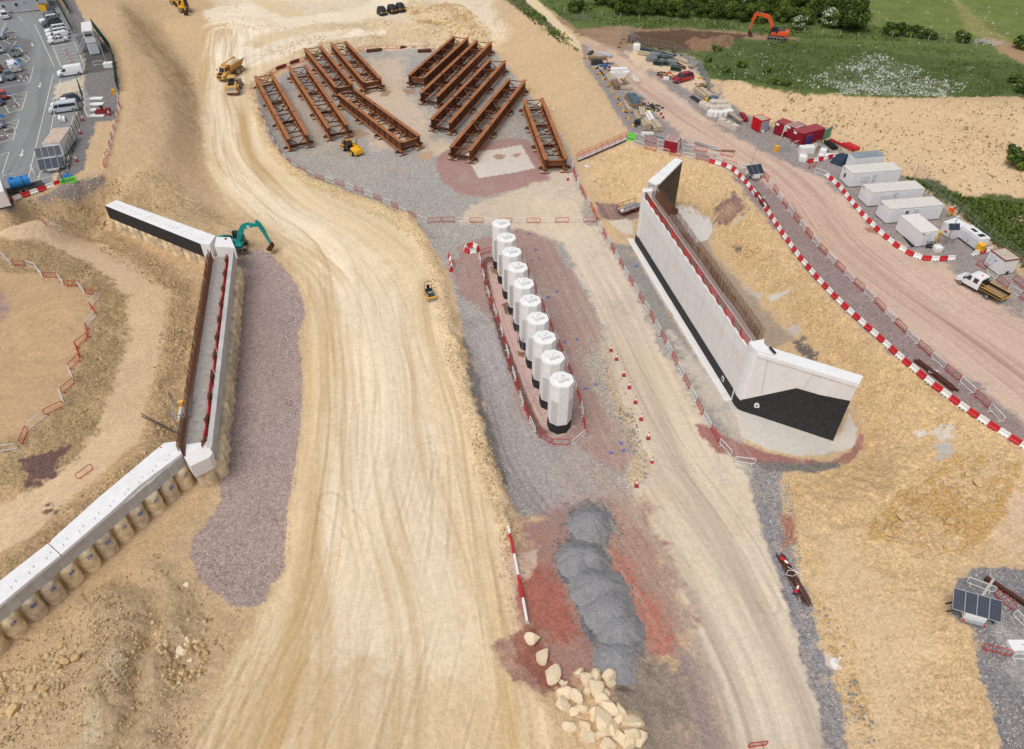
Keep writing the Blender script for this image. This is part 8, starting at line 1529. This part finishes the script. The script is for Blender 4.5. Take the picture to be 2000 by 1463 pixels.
# ================= gravel heaps =================
def heap(x, y, rx, ry, h, label, rot=0, m_=None, seed=0):
    o = G(x, y); nr, na = 30, 80; vs = [(0, 0, h)]; r_ = random.Random(seed); ph = [r_.random() * 6.28 for _ in range(6)]
    P_ = np.array([[(k + 1) / nr, 2 * math.pi * j / na] for k in range(nr) for j in range(na)]); rr = P_[:, 0]; aa = P_[:, 1]
    lob = 1 + .06 * np.sin(2 * aa + ph[0]) + .05 * np.sin(3 * aa + ph[1]) + .03 * np.sin(7 * aa + ph[2]); lob = lob * .93 * (1 + .03 * np.sin(11 * aa + ph[3]) + .02 * np.sin(17 * aa + ph[4])); X_ = rr * lob * rx * np.cos(aa); Y_ = rr * lob * ry * np.sin(aa)
    hh = h * ((np.clip(1 - rr ** 2, 0, 1) ** 1.35)) * (1 + .1 * fbm(X_ + seed * 9, Y_, 1.6, 3, seed + 200)) * .72 + .07 * fbm(X_, Y_, .3, 2, seed + 300); hh[rr > .99] = -.25
    if m_: hh = hh
    vs += [tuple(v) for v in np.stack([X_, Y_, hh], 1)]; f = [(0, 1 + j, 1 + (j + 1) % na) for j in range(na)]
    for k in range(nr - 1): f += [(1 + k * na + j, 1 + (k + 1) * na + j, 1 + (k + 1) * na + (j + 1) % na, 1 + k * na + (j + 1) % na) for j in range(na)]
    q_ = M().mt(m_ or m_grav).add(vs, f).build('gravel_heap' if not m_ else 'earth_heap', smooth=True); q_.location = (o.x, o.y, o.z - .05); q_.rotation_euler.z = rot; tag(q_, label, 'gravel heap' if not m_ else 'earth heap', 'heaps down the middle of the red ground' if not m_ else None); return q_
heap(1152,1024,2.5,2.7,2.0,'grey gravel heap, farthest and roundest of the chain on red ground',seed=1); heap(1126,1094,2.4,2.6,1.7,'grey gravel heap bulging to the left below the round one',seed=2); heap(1152,1092,1.9,2.1,1.7,'small grey gravel heap tucked against the left bulge',seed=3)
heap(1166,1150,3.1,3.1,1.9,'grey gravel heap in the middle of the chain',seed=4); heap(1190,1195,3.1,3.2,2.0,'grey gravel heap just above the last one of the chain',seed=5); heap(1210,1232,2.5,2.8,1.9,'grey gravel heap right of the chain near its end',seed=7); heap(1206,1288,2.7,2.4,1.5,'dark fine gravel heap, nearest of the chain, beside the boulders',seed=6)
heap(1385,88,5.5,3.5,1.8,'brown earth heap between the dark soil and the green bank',m_=mat('brown earth', L3(140,108,84), .95, var=.3, sc=2, bump=1, dirt=L3(176,150,120), dsc=1.5),seed=8)
# ================= boulders =================
def rockmesh(seed, flat=.92):
    r_ = np.random.RandomState(seed); vs = []; n, k = 14, 8
    pl = [(lambda v: v / np.linalg.norm(v))(r_.normal(size=3)) for _ in range(13)]; ds = r_.uniform(.42, .72, 13); V_ = []
    for i in range(k + 1):
        th = math.pi * i / k
        for j in range(n): V_.append((math.sin(th) * math.cos(2 * math.pi * j / n), math.sin(th) * math.sin(2 * math.pi * j / n), math.cos(th)))
    V_ = np.array(V_)
    for p_, d in zip(pl, ds): s_ = V_ @ p_; m_ = s_ > d; V_[m_] -= np.outer(s_[m_] - d, p_)
    V_[:, 2] *= flat; V_[:, 0] *= 1.15; f = [(i * n + j, (i + 1) * n + j, (i + 1) * n + (j + 1) % n, i * n + (j + 1) % n) for i in range(k) for j in range(n)]
    w = M().mt(m_rock).add([tuple(v) for v in V_], f); me = bpy.data.meshes.new('boulder'); me.from_pydata(w.v, [], w.f); me.materials.append(m_rock); me.validate(); return me
rms = [rockmesh(s) for s in range(6)]; rms2 = [q_.copy() for q_ in rms]; [q_.materials.clear() or q_.materials.append(m_rockd) for q_ in rms2]; r_ = random.Random(12)
zz = [(397,870,36),(457,955,33),(502,1055,38),(660,1045,26),(688,1085,30),(745,1060,28),(815,1075,36),(562,1100,14),(585,1150,34),(650,1150,14),(740,1145,34),(710,1150,22),(795,1160,28),(570,1215,32),(645,1190,28),(775,1205,36),(678,1245,30),(630,1260,26),(735,1270,28),(795,1255,26),(828,1250,34),(890,1270,34),(775,1315,38),(740,1300,20),(870,1310,28),(845,1350,34),(605,1340,26),(690,1340,30),(795,1380,30),(700,1405,34),(758,1400,18),(885,1415,32),(950,1345,40),(940,1395,36),(985,1400,34),(820,1445,30),(925,1440,30),(762,1033,12),(845,1195,10),(605,1235,16),(830,1110,24),(580,1100,12)]
for i, (x, y, s) in enumerate(zz):
    p = G(900 + x / 2.852, 950 + y / 2.852); sz = s / 2.852 / 20.5 * 1.45; q_ = bpy.data.objects.new('boulder', rms[i % 6]); scene.collection.objects.link(q_); q_.location = p + Vector((0, 0, sz * .5 + (.45 if i in (14, 19, 20, 22, 33, 10) else 0))); q_.scale = (sz, sz, sz); q_.rotation_euler = (r_.uniform(-.4, .4), r_.uniform(-.4, .4), r_.uniform(0, 6.28))
    if i < 3: tag(q_, 'pale boulder, ' + ('farthest', 'middle', 'nearest')[i] + ' of three in a line above the boulder pile', 'boulder', 'boulders')
    else: tag(q_, 'pale limestone boulder in the pile at the bottom edge', 'boulder', 'boulders in the pile')
for x, y, s, lb in ((346,1240,8,0),(337,1256,7,0),(346,1259,7,0),(369,1253,9,0),(364,1262,7,0),(356,1273,9,0),(336,1273,7,0),(381,1253,6,0),(371,1290,7,0),(344,1287,6,0),(59,1346,10,1),(85,1346,9,1),(35,1366,9,1),(24,1391,13,1),(5,1393,8,1),(120,1263,6,1),(150,1284,9,1),(128,1291,7,1),(113,1303,5,1),(365,1146,8,2),(53,1223,4,2),(180,1165,4,2),(1717,1015,9,3),(1735,1040,11,3),(1760,1010,8,3),(1800,1040,8,3),(1855,1022,12,3),(1690,1050,6,3),(1875,1040,8,3),(1850,1070,6,3),(1910,945,8,3),(1890,930,7,3),(1622,1269,8,4),(1614,1246,5,4),(1636,1345,6,4),(1645,1370,6,4),(1655,1395,6,4),(1640,1330,6,4)):
    p = G(x, y); sz = s / 19.0 * (1 if y > 1100 else 1.15) * 1.1; q_ = bpy.data.objects.new('rock', (rms2 if lb in (1, 3, 4) else rms)[int(x) % 6]); scene.collection.objects.link(q_); q_.location = p + Vector((0, 0, sz * .25)); q_.scale = (sz, sz, sz * .85); q_.rotation_euler = (r_.uniform(-.3, .3), r_.uniform(-.3, .3), r_.uniform(0, 6.28))
    tag(q_, ('broken rock block in the clump beside the dug gully', 'rock in the rubble band at the bottom left', 'loose rock near the round piles', 'ochre rock in the rubble on the right slope', 'small rock along the edge of the right road')[lb], 'rock', ('rocks beside the gully', 'rocks at bottom left', 'loose rocks by the piles', 'rocks on the right slope', 'rocks along the road edge')[lb])
# ---- loose rubble, uncountable ----
def rubble(name, poly, n, smin, smax, mlist, seed, pw=2.6, clump=6):
    rs = np.random.RandomState(seed); w_ = GP(poly); xs = [p[0] for p in w_]; ys = [p[1] for p in w_]; X_ = rs.uniform(min(xs), max(xs), n * 5); Y_ = rs.uniform(min(ys), max(ys), n * 5)
    d = sdist(X_, Y_, w_); c_ = vnoise(X_ / clump, Y_ / clump, seed) + .5 * vnoise(X_ / 1.5, Y_ / 1.5, seed + 1); ok = (d > -.3) & (rs.rand(n * 5) < np.clip((c_ - .55) * 2.2, .03, 1)); X_ = X_[ok][:n]; Y_ = Y_[ok][:n]; m_ = len(X_)
    if not m_: return
    S_ = smin + (smax - smin) * rs.rand(m_) ** pw; Zb = hbase(X_, Y_) + ridges(X_, Y_); base = np.array([(-1,-1,-1),(1,-1,-1),(1,1,-1),(-1,1,-1),(-.7,-.7,1),(.7,-.6,.9),(.6,.7,1.1),(-.6,.6,.8)]) * .5
    V_ = base[None] * S_[:, None, None] * rs.uniform(.65, 1.25, (m_, 8, 3)); a = rs.rand(m_) * 6.28; ca, sa = np.cos(a)[:, None], np.sin(a)[:, None]; x_ = V_[..., 0] * ca - V_[..., 1] * sa; y_ = V_[..., 0] * sa + V_[..., 1] * ca
    V_ = np.stack([x_ + X_[:, None], y_ + Y_[:, None], V_[..., 2] * .75 + Zb[:, None] + .12 * S_[:, None]], -1).reshape(-1, 3); F_ = np.array([(4,5,6,7),(0,1,5,4),(1,2,6,5),(2,3,7,6),(3,0,4,7)]); F_ = (F_[None] + 8 * np.arange(m_)[:, None, None]).reshape(-1, 4)
    me = bpy.data.meshes.new(name); me.vertices.add(len(V_)); me.vertices.foreach_set('co', V_.astype(np.float32).ravel()); me.loops.add(F_.size); me.loops.foreach_set('vertex_index', F_.ravel().astype(np.int32)); me.polygons.add(len(F_)); me.polygons.foreach_set('loop_start', np.arange(0, F_.size, 4, dtype=np.int32)); me.polygons.foreach_set('material_index', np.repeat(rs.randint(0, len(mlist), m_), 5).astype(np.int32)); me.update(calc_edges=True)
    for q_ in mlist: me.materials.append(q_)
    o_ = bpy.data.objects.new(name, me); scene.collection.objects.link(o_); o_['kind'] = 'stuff'; return o_
m_r1 = mat('rubble tan', L3(192,163,120), .95, var=.12); m_r2 = mat('rubble brown', L3(160,133,96), .95, var=.15); m_r3 = mat('rubble pale', L3(208,184,144), .95, var=.1); m_r4 = mat('rubble ochre', L3(196,160,106), .95, var=.12); m_g1 = mat('gravel grey', L3(140,136,134), .95); m_g2 = mat('gravel light', L3(196,190,184), .95); m_g3 = mat('gravel mauve', L3(128,108,106), .95)
for i, (pl_, n, a_, b_, ml, sd) in enumerate((
 ([(0,1240),(150,1180),(300,1090),(400,1000),(415,1100),(470,1210),(430,1290),(350,1463),(-60,1463),(-60,1300)], 4200, .04, .24, [m_r1, m_r2, m_r3], 1), ([(-20,1330),(120,1260),(200,1300),(60,1420),(-20,1420)], 320, .1, .5, [m_r1, m_r3], 2), ([(300,1200),(400,1200),(400,1320),(330,1340)], 500, .12, .5, [m_r1, m_r2, m_r3], 3),
 ([(-40,480),(170,520),(245,590),(240,700),(190,830),(150,900),(60,950),(30,900),(110,830),(160,720),(190,630),(150,560),(-40,530)], 3200, .06, .3, [m_r1, m_r2, m_r3], 4), ([(160,460),(220,450),(330,530),(385,620),(350,760),(345,860),(130,1055),(0,1150),(0,1100),(280,880),(300,770),(330,575)], 4200, .06, .32, [m_r1, m_r2, m_r3], 5),
 ([(-40,480),(0,450),(200,370),(350,345),(430,420),(330,420),(200,395),(200,430)], 2400, .06, .3, [m_r1, m_r2, m_r3], 6), ([(1700,1050),(1760,970),(1880,890),(1990,890),(1960,1000),(1880,1080)], 2200, .08, .6, [m_r4, m_r1, m_r4], 7), ([(1380,410),(1480,420),(1640,590),(1900,830),(1990,880),(1750,960),(1520,960),(1690,900),(1700,820),(1580,690),(1460,540)], 4500, .05, .3, [m_r4, m_r1, m_r3], 8),
 ([(1150,330),(1240,290),(1330,310),(1400,330),(1440,420),(1320,400),(1240,410),(1190,390)], 2500, .05, .28, [m_r1, m_r3, m_r4], 9), ([(1540,1010),(1800,1080),(1900,1300),(1940,1463),(1700,1463),(1600,1200)], 2500, .04, .2, [m_r1, m_r3], 10), ([(1600,1180),(1625,1190),(1720,1463),(1690,1463)], 600, .08, .35, [m_r1, m_r4, m_g1], 11),
 ([(240,10),(300,60),(370,130),(400,300),(360,380),(280,250)], 1000, .06, .28, [m_r1, m_r2, m_r3], 12), ([(500,110),(640,60),(860,40),(960,70),(880,92),(740,92),(600,108)], 2200, .08, .4, [m_r1, m_r3], 13), ([(780,0),(900,10),(985,95),(900,90),(820,60)], 1500, .12, .7, [m_r1, m_r3, m_r4], 14), ([(340,0),(480,0),(560,80),(700,60),(600,40),(500,60),(400,50)], 800, .08, .4, [m_r1, m_r3], 15),
 ([(850,500),(905,700),(960,890),(1005,1010),(1030,1240),(1005,1230),(975,1020),(885,740),(840,560)], 2600, .05, .25, [m_r1, m_r2, m_r3], 16), ([(500,175),(530,250),(600,340),(800,415),(830,490),(790,450),(590,365),(505,260)], 1600, .05, .28, [m_r1, m_r2], 17), ([(1040,30),(1130,100),(1230,265),(1150,330),(1090,280),(990,110)], 1600, .05, .25, [m_r1, m_r3], 18), ([(1400,160),(1600,190),(2000,210),(2000,400),(1750,330),(1500,240)], 3000, .07, .35, [m_r1, m_r3, m_r2], 19),
 ([(1190,680),(1230,800),(1270,930),(1245,940),(1215,820),(1180,700)], 500, .06, .3, [m_g1, m_r1], 20), ([(1030,95),(1100,60),(1120,100),(1060,50)], 300, .2, .6, [m_r3], 21), ([(500,490),(560,450),(520,470)], 60, .1, .3, [m_r1], 22))): rubble('rubble', pl_, n, a_, b_, ml, sd)
for i, (pl_, n, ml, sd) in enumerate((([(497,178),(965,98),(1110,290),(1165,430),(830,450),(620,350)], 7000, [m_g1, m_g2], 31), ([(1880,1130),(2010,1100),(2010,1463),(1970,1463),(1920,1300)], 3500, [m_g1, m_g2, m_g1], 32), ([(1480,920),(1530,920),(1560,1100),(1700,1463),(1660,1463),(1560,1200)], 2500, [m_g1, m_g2], 33), ([(480,500),(560,530),(590,600),(585,850),(555,1110),(480,1185),(380,1110),(430,980)], 5000, [m_g3, m_g2, m_g3], 34), ([(1430,350),(1500,420),(1640,560),(2000,870),(2000,890),(1740,700),(1560,540)], 2500, [m_g3, m_g2], 35), ([(900,520),(1100,520),(1175,650),(1240,900),(1010,1000),(940,760)], 4000, [m_g3, m_g2, m_g1], 36))): rubble('loose_gravel', pl_, n, .04, .13, ml, sd, 1.5, 3)
rubble('loose_gravel', [(1105,985),(1200,975),(1215,1050),(1270,1240),(1262,1330),(1170,1325),(1100,1180),(1075,1090)], 2500, .05, .16, [m_g1, mat('dark grit', L3(104,102,104), .95)], 41, 1.5, 3)
# ================= hedge trees and shrubs =================
m_leaf = []
for i, c_ in enumerate(((84,102,46), (64,84,42), (106,122,54), (122,130,66))):
    m_leaf.append(mat('foliage %d' % i, L3(*c_), .8, var=.35, sc=1.2, spec=.1))
m_bark = mat('bark', L3(90, 76, 60), .95); m_blos = mat('white blossom', L3(214, 218, 206), .8)
def tree_proto(seed, h, rad, mi, blossom=0, twiggy=False):
    rs = np.random.RandomState(seed); t = thing('hedge_tree', '', 'tree'); w = M().mt(m_bark); w.bar((0, 0, 0), (.1, 0, h * .5), .3, .3, 7)
    for k in range(5): a = k * 1.3 + seed; w.bar((.05, 0, h * .25 + k * .1), (rad * .6 * math.cos(a), rad * .6 * math.sin(a), h * .7), .12, .12, 5)
    w.build('trunk', t); nb = 26 if not twiggy else 14; V_ = []; F_ = []; MI = []
    for b in range(nb):
        a = rs.rand() * 6.28; q_ = rad * .75 * math.sqrt(rs.rand()); zc = h * (.18 + .62 * rs.rand()); cr = rad * rs.uniform(.28, .48); cx, cy = q_ * math.cos(a), q_ * math.sin(a); tone = rs.randint(0, 3)
        n = 210 if not twiggy else 120; d = rs.normal(size=(n, 3)); d /= np.linalg.norm(d, axis=1)[:, None]; rr = cr * rs.uniform(.6, 1.1, n)[:, None]; c_ = d * rr * np.array([1, 1, .8]) + np.array([cx, cy, zc]); s = rs.uniform(.12, .3, n)
        for i in range(n):
            u = rs.normal(size=3); u /= np.linalg.norm(u); v = np.cross(u, d[i] + rs.normal(size=3) * .4); v /= np.linalg.norm(v) + 1e-9; o_ = len(V_); V_ += [tuple(c_[i] + u * s[i]), tuple(c_[i] + v * s[i] * .8), tuple(c_[i] - u * s[i]), tuple(c_[i] - v * s[i] * .8)]; F_.append((o_, o_ + 1, o_ + 2, o_ + 3)); MI.append(3 if rs.rand() < blossom and d[i][2] > -.1 else (tone if rs.rand() < .8 else rs.randint(0, 3)))
    me = bpy.data.meshes.new('crown'); me.from_pydata(V_, [], F_); [me.materials.append(q_) for q_ in ([m_leaf[(mi + k) % 3] for k in range(3)] + [m_blos if blossom else m_leaf[3]])]; me.polygons.foreach_set('material_index', MI); o_ = bpy.data.objects.new('crown', me); scene.collection.objects.link(o_); o_.parent = t; t.location = (0, -80, 0); return Proto(t)
TP = [tree_proto(1, 6.5, 3.6, 0), tree_proto(2, 6.0, 3.4, 1), tree_proto(3, 7.2, 3.8, 0), tree_proto(5, 5.5, 3.2, 2)]; TB = tree_proto(7, 4.5, 2.6, 0, .35); SH = tree_proto(9, 2.0, 1.6, 1, twiggy=True); SH2 = tree_proto(11, 1.6, 1.5, 2, .05, True)
m_leaf_grey = None; r_ = random.Random(5); k = 0
for row, (y0, y1, x0, x1, n) in enumerate(((26, 50, 1215, 1670, 16), (8, 34, 1180, 1660, 16), (-12, 14, 1090, 1640, 17), (-34, -8, 1060, 1620, 15))):
    for i in range(n):
        x = x0 + (x1 - x0) * i / (n - 1) + r_.uniform(-8, 8); y = y0 + (y1 - y0) * i / (n - 1) + r_.uniform(-2, 2); q_ = TP[(i + row * 2 + (i * row) % 3) % 4]
        q_.place(G(x, y, -.2), r_.random() * 6, 'dense green tree in the hedgerow along the field', 'hedgerow trees', r_.uniform(.75, 1.1) * (1.0 if row else .8))
for x, y, s, lb in ((1622,52,1.0,'hedgerow tree with white blossom above the excavator'),(1560,56,.7,'small blossoming tree in the hedge right of the orange excavator'),(1445,12,.8,'blossoming tree high in the hedge left of the orange excavator'),(1655,58,1.3,'rounded dark tree at the right end of the hedgerow')): (TB if 'blossom' in lb else TP[1]).place(G(x, y), 1.0, lb, None, s)
for x, y, s, lb in ((1742,68,1.5,'dark twiggy bush standing alone in the field'),(1772,70,1.3,'low green bush right of the dark twiggy bush'),(1795,74,1.3,'wide low bush in the middle of the field row'),(1815,76,1.0,'low bush left of the white flowering one'),(1874,82,1.3,'white flecked shrub in the field fence line'),(1998,95,1.5,'dark bush at the right edge of the picture'),(1124,22,1.4,'grey purple bush at the left end of the hedge'),(1990,325,1.4,'dark shrub clump on the tan slope at the right edge'),(1975,300,.8,'tiny shrub on the tan slope')): (SH if 'dark' in lb or 'grey' in lb else SH2).place(G(x, y), 2.0, lb, None, s)
for x, y, s in ((1400,100,.8),(1450,130,.8),(1385,120,.7),(1520,165,.8),(1420,140,.7),(1990,180,1.1),(1980,160,.9),(1500,140,.7),(1540,168,.6)): SH2.place(G(x, y), s * 7, 'low weedy shrub on the dark green bank', 'weedy shrubs on the green bank', s)
m_gr = [mat('grass tone %d' % i, L3(*c_), .9, var=.2, spec=.1) for i, c_ in enumerate(((98,118,56), (80,100,46), (118,130,70)))]
# grass tufts and field flowers
def tufts(name, poly, n, s0, s1, ml, seed, up=1.0, blades=3):
    rs = np.random.RandomState(seed); w_ = GP(poly); xs = [p[0] for p in w_]; ys = [p[1] for p in w_]; X_ = rs.uniform(min(xs), max(xs), n * 4); Y_ = rs.uniform(min(ys), max(ys), n * 4); ok = (sdist(X_, Y_, w_) > 0) & (rs.rand(n * 4) < np.clip(vnoise(X_ / 5, Y_ / 5, seed) * 1.6 - .3, .05, 1)); X_ = X_[ok][:n]; Y_ = Y_[ok][:n]; m_ = len(X_); Zb = hbase(X_, Y_); V_ = []; S_ = rs.uniform(s0, s1, m_)
    a = rs.rand(m_, blades) * 6.28; c_ = np.stack([np.repeat(X_[:, None], blades, 1), np.repeat(Y_[:, None], blades, 1), np.repeat(Zb[:, None], blades, 1)], -1); d = np.stack([np.cos(a), np.sin(a), np.zeros_like(a)], -1); e = np.stack([-np.sin(a), np.cos(a), np.zeros_like(a)], -1); S3 = S_[:, None, None]
    p1 = c_ + e * S3 * .35; p2 = c_ - e * S3 * .35; p3 = c_ + d * S3 * .5 + np.array([0, 0, 1]) * S3 * up; V_ = np.stack([p1, p2, p3], 2).reshape(-1, 3); F_ = np.arange(len(V_)).reshape(-1, 3)
    me = bpy.data.meshes.new(name); me.vertices.add(len(V_)); me.vertices.foreach_set('co', V_.astype(np.float32).ravel()); me.loops.add(F_.size); me.loops.foreach_set('vertex_index', F_.ravel().astype(np.int32)); me.polygons.add(len(F_)); me.polygons.foreach_set('loop_start', np.arange(0, F_.size, 3, dtype=np.int32)); me.polygons.foreach_set('material_index', np.repeat(rs.randint(0, len(ml), m_), blades).astype(np.int32)); me.update(calc_edges=True); [me.materials.append(q_) for q_ in ml]
    o_ = bpy.data.objects.new(name, me); scene.collection.objects.link(o_); o_['kind'] = 'stuff'
tufts('grass', [(1190,78),(1360,112),(1370,150),(1560,183),(1900,190),(2010,190),(2010,130),(1850,90),(1560,78),(1360,98)], 9000, .12, .34, m_gr, 51); tufts('grass', [(1060,0),(1700,50),(1900,85),(1560,75),(1200,55),(1100,40)], 6000, .15, .45, m_gr, 52); tufts('grass', [(1765,345),(1880,385),(2000,400),(2010,540),(1900,440)], 5000, .2, .6, m_gr, 53); tufts('grass', [(990,-10),(1015,-5),(1130,90),(1120,100),(1050,55)], 1500, .2, .6, m_gr, 54)
tufts('meadow_flowers', [(1560,160),(1620,140),(1700,108),(1780,130),(1850,165),(1845,188),(1700,186)], 2200, .1, .28, [m_blos], 55, .5); tufts('meadow_flowers', [(1640,165),(1850,165),(1848,190),(1640,184)], 2600, .12, .32, [m_blos], 58, .5); tufts('meadow_flowers', [(1380,95),(1480,90),(1560,140),(1560,180),(1400,150)], 160, .2, .4, [m_blos], 56, .5); tufts('tussock', [(1390,160),(1600,190),(2000,205),(2000,390),(1780,335),(1500,235)], 260, .15, .4, m_gr, 57)
